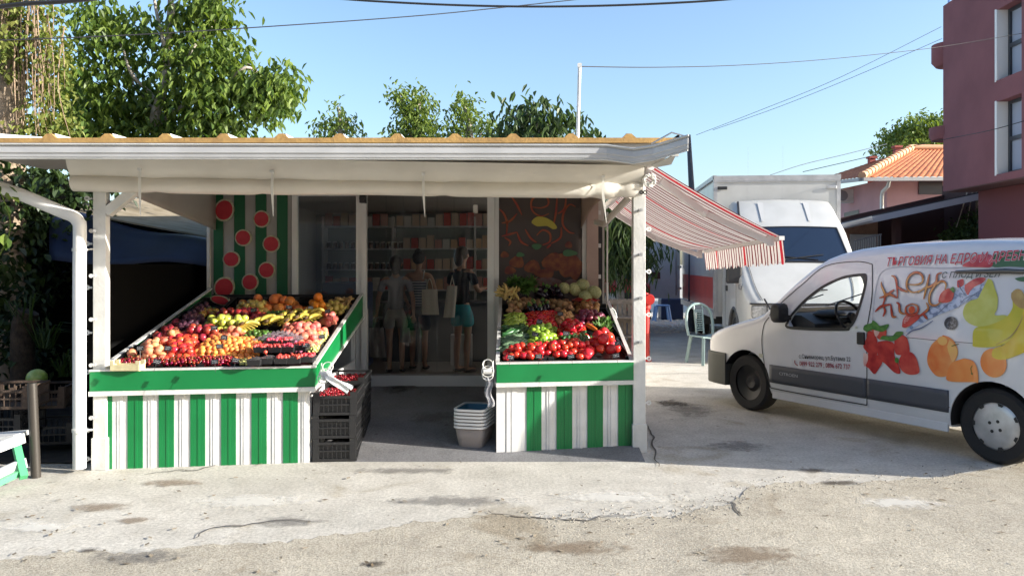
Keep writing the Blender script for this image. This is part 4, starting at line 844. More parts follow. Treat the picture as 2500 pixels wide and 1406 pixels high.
for nm, c, tilt_ in (('white roll of plastic bags hanging on the corner of the fruit counter', W(797,912,6.43), 1), ('clear roll of plastic bags hanging on the corner of the vegetable counter', W(1191,905,6.66), 0)):
    t = thing('bag_dispenser', c, nm, 'bag roll', 'plastic bag rolls on the counter corners'); q = MB()
    for dz, r_, dx in ((.06,.042,.02*tilt_),(.0,.05,0),(-.03,.046,-.015*tilt_)): q.tube([c+Vector((dx+r_*math.cos(t_), -.04+.01*math.sin(t_), dz+r_*(1.1)*math.sin(t_)*.8)) for t_ in [2*math.pi*i/16 for i in range(17)]], .004, 6)
    q.tube([c+Vector((-.045,-.035,.0)), c+Vector((-.03,-.035,.09))], .004, 6); q.tube([c+Vector((.045,-.035,.0)), c+Vector((.045,-.035,.09))], .004, 6); q.build('holder', strap_m, t, smooth=60)
    q = MB(); q.tube([c+Vector((-.035,-.03,0)), c+Vector((.035,-.03,-.002))], .026, 12); q.build('roll', white_pvc, t, smooth=60)
    q = MB()
    if tilt_: q.grid(lambda u, v: (c.x-.01+.20*v+(.05*u-.02), c.y-.055-.03*math.sin(v*5)+.02*math.sin(u*12+v*3), c.z+.03-.13*v-.05*(1-u)+.012*math.sin(u*9+v*4)), 10, 16); q.grid(lambda u, v: (c.x-.02+.05*v*u*2, c.y-.06+.015*math.sin(u*9), c.z-.0-.05*v), 8, 6)
    else: q.grid(lambda u, v: (c.x-.03+.06*u+.012*math.sin(v*9)+.02*v, c.y-.05+.02*math.sin(u*10+v*4), c.z-.05-.24*v-.0*u), 10, 16)
    q.build('plastic_bag', bag_m if tilt_ else glassy('clear_bag', (.85,.86,.9), .06, .15, opac=.25, ocol=(.6,.6,.65)), t, smooth=180)

# ---------------- striped awning on the right ----------------
aw = thing('striped_awning', (1.2, 8.3, 1.8), 'red and white striped folding awning sloping out on the right side of the shop', 'awning')
def stripe_mat():
    m = bpy.data.materials.new('awning_stripes'); m.use_nodes = True; n, l = m.node_tree.nodes, m.node_tree.links
    b = n['Principled BSDF']; b.inputs['Roughness'].default_value = .85
    uv = n.new('ShaderNodeUVMap'); sp = n.new('ShaderNodeSeparateXYZ'); l.new(uv.outputs[0], sp.inputs[0])
    def stripes(per, fr, off=0):
        a = n.new('ShaderNodeMath'); a.operation = 'MULTIPLY_ADD'; a.inputs[1].default_value = 1/per; a.inputs[2].default_value = off; l.new(sp.outputs[0], a.inputs[0])
        f = n.new('ShaderNodeMath'); f.operation = 'FRACT'; l.new(a.outputs[0], f.inputs[0]); c = n.new('ShaderNodeMath'); c.operation = 'LESS_THAN'; c.inputs[1].default_value = fr; l.new(f.outputs[0], c.inputs[0]); return c.outputs[0]
    s1 = stripes(.092, .36); s2 = stripes(1.10, .055, .94)
    mx = n.new('ShaderNodeMath'); mx.operation = 'MAXIMUM'; l.new(s1, mx.inputs[0]); l.new(s2, mx.inputs[1])
    c = n.new('ShaderNodeMix'); c.data_type = 'RGBA'; l.new(mx.outputs[0], c.inputs[0]); c.inputs[6].default_value = (.66,.62,.60,1); c.inputs[7].default_value = (.15,.006,.014,1)
    c2 = n.new('ShaderNodeMix'); c2.data_type = 'RGBA'; l.new(s2, c2.inputs[0]); l.new(c.outputs[2], c2.inputs[6]); c2.inputs[7].default_value = (.48,.015,.03,1)
    tr = n.new('ShaderNodeBsdfTranslucent'); ms = n.new('ShaderNodeMixShader'); ms.inputs[0].default_value = .20; l.new(c2.outputs[2], b.inputs['Base Color']); l.new(c2.outputs[2], tr.inputs[0])
    l.new(b.outputs[0], ms.inputs[1]); l.new(tr.outputs[0], ms.inputs[2]); l.new(ms.outputs[0], n['Material Output'].inputs[0]); return m
awm = stripe_mat(); AN, AF = 6.88, 9.75
def awp(u, v):                                            # u: 0 near .. 1 far, v: 0 wall .. 1 bar
    n0, n1 = W(1590,400,AN), W(1908,578,AN); f0, f1 = W(1478,500,AF), W(1716,612,AF)
    if v <= 1:
        a, b = n0.lerp(f0, u), n1.lerp(f1, u); p = a.lerp(b, v); sg = .10*u+.02; p.z -= sg*4*v*(1-v)*(1+.0*u); p.z += .004*math.sin(u*120)*v; return p
def uvgrid(name, fn, nu, nv, uf, m, par, **k):
    q = MB(); q.grid(fn, nu, nv); o = q.build(name, m, par, recalc=False, **k); me = o.data; ul = me.uv_layers.new(name='UVMap')
    for lp in me.loops:
        i = lp.vertex_index; ul.data[lp.index].uv = uf((i % (nu+1))/nu, (i//(nu+1))/nv)
    return o
uvgrid('fabric', lambda u, v: tuple(awp(u, v)), 90, 16, lambda u, v: (u*2.87, v), awm, aw, smooth=180)
def valp(u, v):
    p = awp(u, 1.0); p = Vector(p); sc = .030*abs(math.sin(u*math.pi*22)) ; L = .19+sc*(1 if v > .9 else .0); fl = .005*math.sin(u*2*math.pi*11.3)*v; return (p.x+.012+fl+.02*v, p.y, p.z-.02-L*v)
uvgrid('valance', valp, 260, 8, lambda u, v: (u*2.87+.02, v), awm, aw, smooth=180)
q = MB(); q.bar(awp(0,1)+Vector((0,-.01,-.012)), awp(1,1)+Vector((0,.01,-.012)), .045, .035); q.build('front_bar', mat('awning_white', (.74,.70,.69), .4), aw)
q = MB(); q.tube([awp(0,0)+Vector((0,0,-.02)), awp(1,0)+Vector((0,0,-.02))], .035, 12); q.build('roller', MATS['awning_white'], aw, smooth=60)
for nm_, pa in (('arm', [W(1612,442,7.0), W(1720,520,7.05), W(1880,592,6.98)]), ('arm', [W(1500,520,9.5), W(1600,582,9.55), W(1708,624,9.6)])):
    q = MB(); q.bar(pa[0], pa[1], .05, .06); q.bar(pa[1], pa[2], .042, .05); q.blob(pa[1], .04, .04, .04, 10); q.box(pa[2].x-.03, pa[2].x+.03, pa[2].y-.02, pa[2].y+.02, pa[2].z-.03, pa[2].z+.06); q.build(nm_, MATS['awning_white'], aw)
q = MB(); a = W(1483,519,8.9); q.tube([a, W(1482,740,8.6), W(1500,758,8.55), W(1504,768,8.55), W(1500,800,8.5)], .009, 8)
q.tube([W(1482,690,8.66), W(1482,742,8.6)], .014, 8); q.tube([W(1504,772,8.55), W(1500,798,8.5)], .014, 8); q.build('crank_handle', white_pvc, aw, smooth=50)
# ---------------- vehicles: lofted bodies ----------------
def interp(tab, x):
    if x <= tab[0][0]: return tab[0][1]
    for (a, b), (c, d) in zip(tab[:-1], tab[1:]):
        if x <= c: return b+(d-b)*(x-a)/(c-a)
    return tab[-1][1]
def loft(ss, ztop, zbot, Wd, f, inset=0, nz=16, r=.09, crown=.03):
    q = MB(); rings = []
    for s in ss:
        zt, zb = ztop(s)-inset, zbot(s)+inset; rr = min(r, (zt-zb)*.4); half = []
        half.append((0, zb)); half.append((Wd(s)*f(zb)*.6-inset, zb))
        for i in range(nz+1):
            z = zb+.02+(zt-rr-zb-.02)*i/nz; half.append((Wd(s)*f(z)-inset, z))
        wt = Wd(s)*f(zt-rr)-inset
        for i in range(1, 5): a = math.pi/2*i/4; half.append((wt-rr+rr*math.cos(a), zt-rr+rr*math.sin(a)))
        for i in range(1, 5): t = i/4; half.append(((wt-rr)*(1-t), zt+crown*(1-(1-t)**2)))
        ring = half + [(-y, z) for y, z in half[-2:0:-1]]; rings.append([(-s, y, z) for y, z in ring])
    k = len(rings[0]); q.add([v for rg in rings for v in rg], [(i*k+j, i*k+(j+1)%k, (i+1)*k+(j+1)%k, (i+1)*k+j) for i in range(len(rings)-1) for j in range(k)] + [tuple(range(k)), tuple((len(rings)-1)*k+j for j in range(k-1,-1,-1))])
    return q
def frange(a, b, n): return [a+(b-a)*i/n for i in range(n+1)]
def cyl_cut(c, r, h, axis='y'):
    q = MB(); q.lathe([(r,-h/2),(r,h/2)], c, 36, axis); return q.build('cut', dark_m, keep=True)
def prism_cut(poly, a, b, axis): q = MB(); q.prism(poly, a, b, axis); return q.build('cut', dark_m, keep=True)
# ---- delivery van ----
vpaint = mat('van_white', (.66,.67,.70), .25, c2=(.60,.61,.63), ns=2.5, coat=.5)
vgrey = mat('van_trim_grey', (.055,.06,.075), .5, bump=.05)
vdark = mat('van_bumper', (.07,.075,.065), .65)
hv = Vector((-.475,.88,0)).normalized(); lv = Vector((-.88,-.475,0)).normalized()
vrot = math.atan2(hv.y, hv.x)
rearw = Vector((3.858,6.383,0)); cen = rearw - lv*.80; vorg = cen + hv*(2.69+.76)      # front end of van at local x=0
van = thing('delivery_van', (vorg.x, vorg.y, 0), 'small white delivery van covered with strawberry, pear and banana pictures', 'van', rz=vrot)
def vpx(px, py, y=.835):                                # photo pixel -> (s, z) on the van's left side
    d = Vector(((px-CX)/FPX, 1, -(py-HY)/FPX)); o = Vector((vorg.x, vorg.y, 0))+lv*y; nrm = lv
    t = (o-Vector((0,0,EYE))).dot(nrm)/d.dot(nrm); P = Vector((0,0,EYE))+d*t; return ((o-P).dot(hv), P.z)
def vztop(s): return interp([(0,.66),(.04,.74),(.12,.80),(.3,.87),(.6,.955),(.88,1.03),(1.0,1.08),(1.2,1.25),(1.4,1.42),(1.6,1.57),(1.75,1.655),(1.9,1.705),(2.1,1.745),(2.5,1.785),(3.2,1.80),(3.8,1.785),(4.05,1.765),(4.13,1.71),(4.18,1.6)], s)
def vzbot(s): return interp([(0,.28),(.3,.22),(3.95,.22),(4.18,.35)], s)
def vW(s): return interp([(0,.62),(.05,.70),(.12,.75),(.25,.79),(.45,.815),(.8,.825),(1.2,.835),(3.4,.835),(3.95,.825),(4.12,.80),(4.18,.76)], s)
def vf(z): return .965 if z < .26 else (1 if z < .98 else 1-.17*((z-.98)/.82)**1.25)
ss = [0,.02,.04,.08,.12,.18,.25,.35,.45,.6,.7,.8,.88,.94,1.0,1.06]+frange(1.12,1.76,9)+[1.82,1.9,2.0,2.1,2.3,2.5,2.8,3.2,3.5,3.8,3.9,4.0,4.05,4.09,4.13,4.16,4.18]
body = loft(ss, vztop, vzbot, vW, vf).build('body', [vpaint, dark_m], keep=True)
inn = loft([s for s in ss if .62 < s < 4.08], lambda s: vztop(s)-.05, lambda s: .30, lambda s: vW(s)-.05, vf).build('cut', dark_m, keep=True)
wpx = [(1936,768),(1965,733),(2000,703),(2035,684),(2062,675),(2098,671),(2105,676),(2106,700),(2099,745),(2090,780),(2078,798),(2062,804),(1935,800),(1928,785)]
wpoly = [(-s, z) for s, z in [vpx(*p, .80) for p in wpx]]
WS = [vpx(*p, .80) for p in wpx]; s_w0 = min(p[0] for p in WS); s_w1 = max(p[0] for p in WS)
cuts = [inn, prism_cut(wpoly, -1.2, 1.2, 'y')]
for sx in (.76, .76+2.69):
    for sy in (1, -1): cuts.append(cyl_cut((-sx, sy*.80, .31), .355, .46))
cuts.append(prism_cut([(-.66,1.13),(.66,1.13),(.56,1.60),(-.56,1.60)], -2.2, -.9, 'x'))
boolean(body, cuts); me = body.data
for m__ in (vpaint,): pass
me.materials.clear(); me.materials.append(vpaint)
me.polygons.foreach_set('use_smooth', [True]*len(me.polygons)); me.set_sharp_from_angle(angle=R(32)); body.parent = van; body.name = 'body'; body.location = (0,0,0)
def fv(off=.006):
    def f(s, z): return (-s, vW(s)*vf(z)+off, z)
    return f
def vbuild(q, name, m, **k): return q.build(name, m, van, **k)
# bumper, band, sill
bumper = loft([-.045,-.03,0,.05,.12,.25,.40,.45], lambda s: .60 if s < .3 else .60, lambda s: .22, lambda s: vW(max(s,0))+.022 - (.06 if s < -.03 else .02 if s < 0 else 0), lambda z: 1, r=.03, crown=0)
vbuild(bumper, 'front_bumper', vdark, smooth=40)
def sidegrid(s0, s1, zf0, zf1, off, ns=30, nz_=4, thick=True):
    q = MB(); q.grid(lambda u, v: fv(off)(s0+(s1-s0)*u, zf0(s0+(s1-s0)*u)*(1-v)+zf1(s0+(s1-s0)*u)*v), ns, nz_)
    return q
pa, pb = vpx(1880,893), vpx(2335,958); pc, pd = vpx(1882,938), vpx(2335,985)
zt_ = lambda s: .545; zb_ = lambda s: .36
for s0, s1 in ((1.118, vpx(2117,900)[0]-.008), (vpx(2117,900)[0]+.008, 3.09)):
    q = sidegrid(s0, s1, zb_, zt_, .012); vbuild(q, 'side_moulding', vgrey, smooth=60, solid=.01)
q = sidegrid(3.81, 4.05, zb_, zt_, .012, 6); vbuild(q, 'side_moulding', vgrey, smooth=60, solid=.01)
q = MB(); q.box(-3.07, -1.13, .79, .82, .19, .27); vbuild(q, 'sill', vpaint, bev=.01)
# seams: door outline
ds = vpx(2117,900)[0]
def seam(pts, wd=.010, nm='door_gap'):
    q = MB(); ribbon(q, pts, wd, fv(.0035), False); vbuild(q, nm, black_pl)
seam([(ds,.30),(ds,.6),(ds,.98),(ds+.02,1.3),(ds-.02,1.6)]); 
fs_ = vpx(1873,860)[0]; seam([(1.13,.30),(1.05,.5),(1.0,.75),(1.03,.95),(1.10,1.04)]); seam([(1.13,.30),(1.6,.295),(ds,.30)])
seam([(ds-.02,1.60),(ds-.2,1.625),(1.75,1.58),(1.5,1.40),(1.25,1.2),(1.10,1.06)], .008)
seam([(2.45,.96),(3.0,.955),(3.6,.96),(4.0,.955)], .004, 'panel_crease')
q = MB(); lp = [(s, z) for s, z in [vpx(*p, .81) for p in wpx]]; lp.append(lp[0]); ribbon(q, lp, .028, fv(.004), False); vbuild(q, 'window_seal', black_pl)
# wheels
hub_m = mat('hubcap_silver', (.55,.55,.56), .35, metal=.5, c2=(.42,.42,.42), ns=9)
def wheel(s, side, cap):
    c = Vector((-s, side*.70, .305)); q = MB(); q.lathe([(.19,-.09),(.27,-.1),(.298,-.08),(.305,-.04),(.305,.04),(.298,.08),(.27,.1),(.19,.09)], c, 40, 'y', False); w_ = q.build('wheel', rubber, van, smooth=35)
    y1 = .075*side; q = MB()
    if cap:
        q.lathe([(.0,y1+.02*side),(.07,y1+.022*side),(.12,y1+.012*side),(.17,y1+.016*side),(.195,y1),(.2,y1-.02*side)], c, 40, 'y', False); q.build('hubcap', hub_m, w_, smooth=40)
        q = MB()
        for i in range(4): t = i*math.pi/2+.5; q.lathe([(.0,y1+.0245*side),(.014,y1+.0245*side)], c+Vector((.048*math.cos(t),0,.048*math.sin(t))), 10, 'y', False)
        for i in range(7): t = i*2*math.pi/7; q.add([tuple(c+Vector((rr_*math.cos(t+a), y1+.017*side, rr_*math.sin(t+a)))) for rr_, a in ((.165,-.10),(.165,.10),(.188,.13),(.188,-.13))], [(0,1,2,3)])
        q.build('hubcap_holes', black_pl, w_)
    else:
        q.lathe([(.0,y1-.03*side),(.06,y1-.02*side),(.10,y1-.05*side),(.16,y1-.03*side),(.195,y1-.01*side)], c, 32, 'y', False); q.build('steel_rim', black_pl, w_, smooth=40)
for s_ in (.76, 3.45):
    for sd in (1, -1): wheel(s_, sd, s_ > 1)
q = MB()
for s_ in (.76, 3.45): q.lathe([(.03,-.7),(.03,.7)], (-s_,0,.3), 10, 'y')
q.box(-4.0,-.2,-.55,.55,.24,.30); vbuild(q, 'underbody', dark_m)
for s_ in (.76, 3.45):
    for sd in (1,-1):
        q = MB(); vs = []; fs = []
        for i in range(25):
            t = math.pi*(-.05+1.1*i/24); vs += [(-s_+.352*math.cos(t), sd*.825, .31+.352*math.sin(t)), (-s_+.352*math.cos(t), sd*.55, .31+.352*math.sin(t))]
        q.add(vs, [(2*i,2*i+1,2*i+3,2*i+2) for i in range(24)]); vbuild(q, 'arch_liner', dark_m, smooth=60)
# mirror, handle, lamps, cab interior
q = MB(); s0, z0 = vpx(1917,782); 
q.blob((-s0+.02, .90, 1.10), .075, .085, .115, 16, lambda p: Vector((max(-.75,min(.75,p.x*1.2)), max(-.8,min(.8,p.y*1.2)), max(-.85,min(.85,p.z*1.2))))); q.bar((-s0-.02,.80,1.05), (-s0+.0,.88,1.06), .08, .05); vbuild(q, 'wing_mirror', black_pl, smooth=60)
hs, hz = vpx(2105,825); q = MB(); q.box(-hs-.035, -hs+.045, .835, .862, hz-.06, hz+.055); vbuild(q, 'door_handle', black_pl, bev=.01)
ls, lz = vpx(2091,799); q = MB(); q.lathe([(.0,.841),(.014,.841)], (-ls,0,lz), 12, 'y', False); vbuild(q, 'door_lock', chrome)
is_, iz = vpx(1858,868); q = MB(); q.box(-is_-.03, -is_+.03, vW(is_), vW(is_)+.008, iz-.02, iz+.02); vbuild(q, 'side_indicator', mat('indicator_lens', (.5,.5,.42), .2))
q = MB(); q.blob((-.10,.56,.68), .10,.13,.09, 14); q.blob((-.10,-.56,.68), .10,.13,.09, 14); vbuild(q, 'headlight', mat('lamp_glass', (.6,.62,.65), .1), smooth=60)
q = MB(); q.prism([(-1.0,.95),(-1.05,1.08),(-1.45,1.075),(-1.62,1.0),(-1.62,.8),(-1.0,.8)], -.74, .74, 'y'); q.blob((-1.48,.36,1.08), .14,.2,.05, 14); vbuild(q, 'dashboard', mat('dash_grey', (.03,.032,.036), .6), smooth=40)
q = MB(); t_c = Vector((-1.74,.36,1.06)); ax = Vector((-.85,0,.52)).normalized(); u_ = Vector((0,1,0)); v_ = ax.cross(u_)
q.tube([t_c+(u_*math.cos(t)+v_*math.sin(t))*.185 for t in [2*math.pi*i/28 for i in range(29)]], .015, 8); q.bar(t_c-u_*.18, t_c+u_*.18, .04, .02); q.bar(t_c, t_c-v_*.17 if v_.z > 0 else t_c+v_*.17, .04, .02); q.lathe([(.0,0),(.06,0),(.05,-.03)], t_c, 12, 'x'); q.bar(t_c, t_c+Vector((.25,0,-.1)), .06, .06); vbuild(q, 'steering_wheel', black_pl, smooth=50)
q = MB(); q.box(-2.45,-1.95,.1,.62,.45,.72); q.prism([(-2.5,.6),(-2.62,1.12),(-2.52,1.14),(-2.36,.6)], .12, .6, 'y'); q.box(-2.45,-1.95,-.62,-.1,.45,.72); vbuild(q, 'seat', mat('seat_cloth', (.04,.045,.06), .9), bev=.03)
q = MB(); q.box(-2.70,-2.66,-.64,.64,.3,1.62); vbuild(q, 'bulkhead', mat('bulkhead_grey', (.35,.36,.38), .7))
q = MB(); q.bar((-1.72,.02,1.60), (-1.80,.0,1.52), .02, .02); q.box(-1.83,-1.79,-.12,.12,1.47,1.54); q.tube([(-1.81,.02,1.47),(-1.81,.02,1.42)], .002, 4); q.blob((-1.81,.02,1.37), .012,.006,.05, 8); vbuild(q, 'rear_view_mirror', black_pl, smooth=40)
q = MB(); q.grid(lambda u, v: (-(1.06+.60*v), (u-.5)*2*(.69-.11*v), vztop(1.06+.6*v)+.0+.03*(1-(2*u-1)**2)), 10, 8); vbuild(q, 'windscreen', glassy('van_glass', (.93,.97,.96), .0), smooth=180)
q = MB(); q.bar((-.93,.55,1.10), (-1.18,.1,1.27), .012, .012); q.bar((-.93,-.1,1.10), (-1.18,-.55,1.27), .012, .012); a = vpx(1893,722); q.tube([(-.86,.62,1.03),(-.92,.62,1.10),(-.84,.63,1.22)], .010, 6); vbuild(q, 'wiper', black_pl)
# slide rail and recessed panel edge
q = MB(); a, b, c_ = vpx(2330,664,.78), vpx(2450,662,.78), vpx(2620,668,.78); q.tube([fv(.012)(*a), fv(.02)(*b), fv(.014)(*c_)], [.012,.022,.012], 8); vbuild(q, 'slide_rail', mat('rail_dark', (.12,.11,.10), .25, metal=.4), smooth=50)
q = MB(); ribbon(q, [vpx(*p, .79) for p in [(2138,860),(2136,760),(2138,690),(2150,662),(2190,652),(2300,655),(2400,650),(2520,655)]], .010, fv(.0025), False); vbuild(q, 'panel_edge', mat('van_shadow_line', (.42,.43,.47), .4))
rust = mat('rust', (.16,.08,.05), .9); q = MB(); 
for a, b in (((2225,984),(2320,994)),): ribbon(q, [vpx(*a), vpx((a[0]+b[0])/2, (a[1]+b[1])/2+1), vpx(*b)], .012, fv(.004), True)
vbuild(q, 'rust_patch', rust)
# ---- pictures on the side: helper mapping from zoom pixels
def Z5(x, y): return vpx(2080+x/3.7, 580+y/3.7, .815)
def pic(name, mm, shapes, off):
    if len(shapes) > 1:
        for k_, s1_ in enumerate(shapes): pic(name, mm, [s1_], off+.0004*k_)
        return
    q = MB(); f = fv(off)
    for sh in shapes:
        if sh[0] == 'e':
            _, x, y, a, b, ro = sh; c0 = Z5(x, y); e1 = Z5(x+a, y); e2 = Z5(x, y-b); ell_decal(q, c0[0], c0[1], abs(e1[0]-c0[0]), abs(e2[1]-c0[1]), f, 24, 4, ro)
        elif sh[0] == 'p': 
            P_ = [Z5(*p) for p in catmull(list(sh[1])+[sh[1][0]], 5)[:-1]]; cu = sum(p[0] for p in P_)/len(P_); cv_ = sum(p[1] for p in P_)/len(P_)
            if len(sh) > 2: poly_decal(q, P_, f)
            else:
                n = len(P_); vs = [f(cu, cv_)]; fs = []
                for r_ in (1/3, 2/3, 1): vs += [f(cu+(p[0]-cu)*r_, cv_+(p[1]-cv_)*r_) for p in P_]
                fs = [(0, 1+j, 1+(j+1)%n) for j in range(n)]+[(1+k*n+j, 1+(k+1)*n+j, 1+(k+1)*n+(j+1)%n, 1+k*n+(j+1)%n) for k in (0,1) for j in range(n)]; q.add(vs, fs)
        elif sh[0] == 's': ribbon(q, [Z5(*p) for p in sh[1]], sh[2], f, len(sh) < 4)
    return vbuild(q, name, mm)
G = lambda n, a, b, ns=6, lo=.35, hi=.65, d=3: mat(n, a, .3, c2=b, ns=ns, coat=.4, lo=lo, hi=hi, detail=d)
straw = G('pic_strawberry', (.45,.02,.025), (.62,.10,.07), 9)
strawd = G('pic_strawberry_dark', (.34,.012,.02), (.55,.05,.04), 12)
pear_m = G('pic_pear', (.42,.42,.02), (.58,.60,.18), 4); ban = G('pic_banana', (.66,.52,.03), (.60,.40,.02), 5); band_ = G('pic_banana_shade', (.48,.44,.02), (.6,.5,.04), 5)
ora = G('pic_peach', (.72,.15,.03), (.78,.34,.10), 5); leafm = G('pic_leaf', (.03,.13,.03), (.10,.25,.05), 20)
pic('water_splash', G('pic_water', (.42,.50,.66), (.16,.22,.36), 26, .50, .62, 8), [('p', [(700,640),(820,590),(930,470),(1000,420),(1150,400),(1160,520),(1020,580),(930,640),(800,690),(700,740),(600,800),(520,850),(510,830),(600,740)], 1)], .005)
pic('water_splash', G('pic_water_dark', (.06,.08,.16), (.12,.16,.3)), [('s', [(505,885),(560,840),(640,815),(740,750)], .012), ('s', [(680,650),(720,620),(780,640)], .010), ('s', [(700,690),(780,680),(860,600),(900,590)], .006), ('s', [(960,640),(1000,560),(1080,520),(1130,540)], .006), ('s', [(930,400),(960,460),(1010,520)], .007), ('s', [(1150,470),(1080,520),(1020,580)],.005)], .008)
pic('pear_picture', pear_m, [('p', [(1195,370),(1235,390),(1265,460),(1300,540),(1305,640),(1290,700),(1380,700),(1420,740),(1350,820),(1180,810),(1060,770),(1005,700),(1010,620),(1060,570),(1120,550),(1150,480)], 1)], .006)
pic('banana_picture', band_, [('p', [(1435,570),(1490,590),(1560,640),(1600,760),(1500,900),(1330,980),(1130,985),(1110,940),(1120,820),(1240,790),(1380,730),(1440,640)], 1)], .008)
pic('banana_picture', ban, [('p', [(1560,560),(1700,640),(1800,760),(1700,960),(1560,1040),(1390,1100),(1290,1075),(1300,1000),(1400,960),(1500,840)], 1)], .0095)
pic('banana_stalk', G('pic_stalk', (.30,.16,.05), (.5,.35,.12)), [('p', [(1420,500),(1460,465),(1510,480),(1560,560),(1580,640),(1500,630),(1430,560)], 1), ('s', [(1320,965),(1450,890),(1520,780),(1540,700)], .008)], .011)
pic('peach_picture', ora, [('p', [(840,880),(900,900),(950,950),(975,1040),(940,1130),(890,1230),(840,1255),(770,1240),(705,1150),(700,1060),(740,960)], 1)], .006)
pic('peach_highlight', G('pic_peach_light', (.80,.48,.12), (.78,.36,.14)), [('p', [(900,920),(960,990),(970,1050),(930,1120),(900,1060),(880,980)],), ('e', 835,930,45,40,0)], .0075)
pic('orange_picture', G('pic_orange_fruit', (.78,.22,.04), (.80,.30,.07), 7), [('p', [(1030,1088),(1110,1110),(1150,1180),(1160,1300),(1110,1302),(890,1292),(880,1220),(920,1130)], 1), ('e', 1295,1130,120,130,0)], .0085)
pic('fruit_stem', G('pic_dot', (.10,.12,.02), (.15,.16,.03)), [('e', 1104,1226,9,10,0), ('s', [(1104,1226),(1095,1180),(1110,1150)], .006), ('s', [(920,980),(960,965),(990,960)], .009)], .011)
pic('strawberry_picture', strawd, [('p', [(160,840),(220,860),(250,960),(240,1060),(180,1050),(125,1000),(122,960),(150,900)], 1), ('p', [(165,1040),(250,1060),(290,1120),(260,1180),(220,1230),(170,1180),(135,1140)], 1), ('p', [(250,940),(330,930),(400,960),(400,1060),(430,1120),(455,1220),(400,1215),(320,1140),(255,1080)], 1)], .006)
pic('strawberry_picture', straw, [('p', [(400,930),(450,880),(510,900),(535,980),(530,1050),(460,1060),(410,1040)], 1), ('p', [(470,1050),(540,1030),(590,1070),(620,1150),(622,1220),(540,1235),(470,1200),(440,1120)], 1), ('p', [(190,830),(320,830),(320,900),(270,920),(230,880)], 1), ('p', [(770,580),(785,510),(830,465),(890,465),(905,520),(885,575),(820,590)], 1), ('p', [(465,805),(475,730),(520,690),(590,690),(620,720),(560,780),(500,812)], 1)], .0078)
pic('pale_flesh', G('pic_flesh', (.75,.55,.5), (.6,.3,.28)), [('p', [(120,1040),(160,1050),(160,1110),(135,1160),(122,1130)],), ('p', [(485,700),(540,695),(520,750),(480,770)],), ('p', [(215,835),(265,835),(255,880),(230,890)],)], .009)
pic('leaf_picture', leafm, [('p', [(120,830),(130,790),(190,770),(200,745),(240,770),(270,795),(345,780),(335,820),(290,850),(200,830),(160,850)], 1), ('p', [(270,915),(300,885),(380,890),(420,850),(480,850),(470,880),(400,930),(330,925)], 1), ('e', 425,1105,18,25,0), ('p', [(860,470),(890,445),(910,470),(900,500),(880,480)],)], .0105)
pic('cherry_picture', G('pic_cherry', (.38,.01,.03), (.6,.05,.06), 14), [('p', [(990,430),(1080,370),(1170,365),(1150,410),(1090,440),(1050,480),(1030,520),(1000,480)], 1), ('p', [(920,390),(970,375),(980,430),(930,450)],), ('p', [(965,235),(1010,210),(1060,160),(1160,150),(1210,170),(1215,262),(1100,268),(960,262)], 1)], .006)
pic('blackberry_picture', G('pic_blackberry', (.012,.015,.03), (.12,.13,.17), 60, .5, .6), [('e', 903,773,62,60,0)], .008)
def fbk(n, ns=24): return
pic('green_swirl', G('pic_green', (.34,.62,.10), (.55,.70,.16), 4), [('p', [(1215,160),(1290,130),(1420,122),(1600,110),(1720,105),(1720,262),(1550,270),(1380,262),(1220,262)], 1), ('p', [(1430,370),(1500,355),(1600,365),(1600,400),(1480,395)],)], .0045)
q = MB()
for st_ in logo_strokes(): ribbon(q, [Z5(*p) for p in st_], .026, fv(.0125))
vbuild(q, 'logo_outline', mat('logo_brown', (.16,.03,.02), .4))
q = MB()
for st_ in logo_strokes(): ribbon(q, [Z5(*p) for p in st_], .017, fv(.014))
vbuild(q, 'logo_lettering', G('logo_red', (.45,.045,.02), (.55,.27,.05), 3.5, .48, .62))
pic('tomato_slice_picture', G('pic_tomato', (.62,.14,.03), (.5,.05,.02), 20), [('e', 545,652,30,34,0)], .0155)
q = MB(); p0, p1 = vpx(2163,650,.76), vpx(2510,634,.76)
text_decal(q, 'ТЪРГОВИЯ НА ЕДРО И ДРЕБНО', p0, vpx(2521,633,.76), .078, fv(.0085), .25, .035); vbuild(q, 'slogan_outline', mat('slogan_white', (.75,.72,.74), .4))
q = MB(); text_decal(q, 'ТЪРГОВИЯ НА ЕДРО И ДРЕБНО', p0, vpx(2521,633,.76), .078, fv(.010), .25, .008); vbuild(q, 'slogan', mat('slogan_red', (.50,.02,.04), .4))
q = MB(); text_decal(q, 'С ПЛОД И ЗЕЛ', vpx(2297,679,.78), vpx(2440,676,.78), .052, fv(.010), .25, .008); vbuild(q, 'slogan', mat('slogan_grey', (.04,.07,.07), .4))
q = MB(); text_decal(q, 'с.Синеморец, ул.Бутама 22', vpx(1952,874), vpx(2078,882), .042, fv(.008), 0, .008); vbuild(q, 'address_lettering', mat('letter_black', (.012,.012,.014), .4))
q = MB(); text_decal(q, '0899 922 279 ; 0896 672 737', vpx(1953,892), vpx(2077,901), .046, fv(.008), 0, .012); ribbon(q, [vpx(*p) for p in [(1942,879),(1942,886),(1949,892)]], .010, fv(.008), False); vbuild(q, 'phone_lettering', mat('letter_dark_red', (.28,.01,.03), .4))
q = MB(); a, b = vpx(1905,914), vpx(1950,920); text_decal(q, 'CITROEN', (a[0], .455), (b[0], .455), .030, fv(.014+.003), 0, .01); vbuild(q, 'badge', mat('badge_grey', (.38,.40,.43), .4))
q = MB(); q.box(-4.21,-4.15,-.72,.72,.35,.58); vbuild(q, 'rear_bumper', vdark, bev=.02)

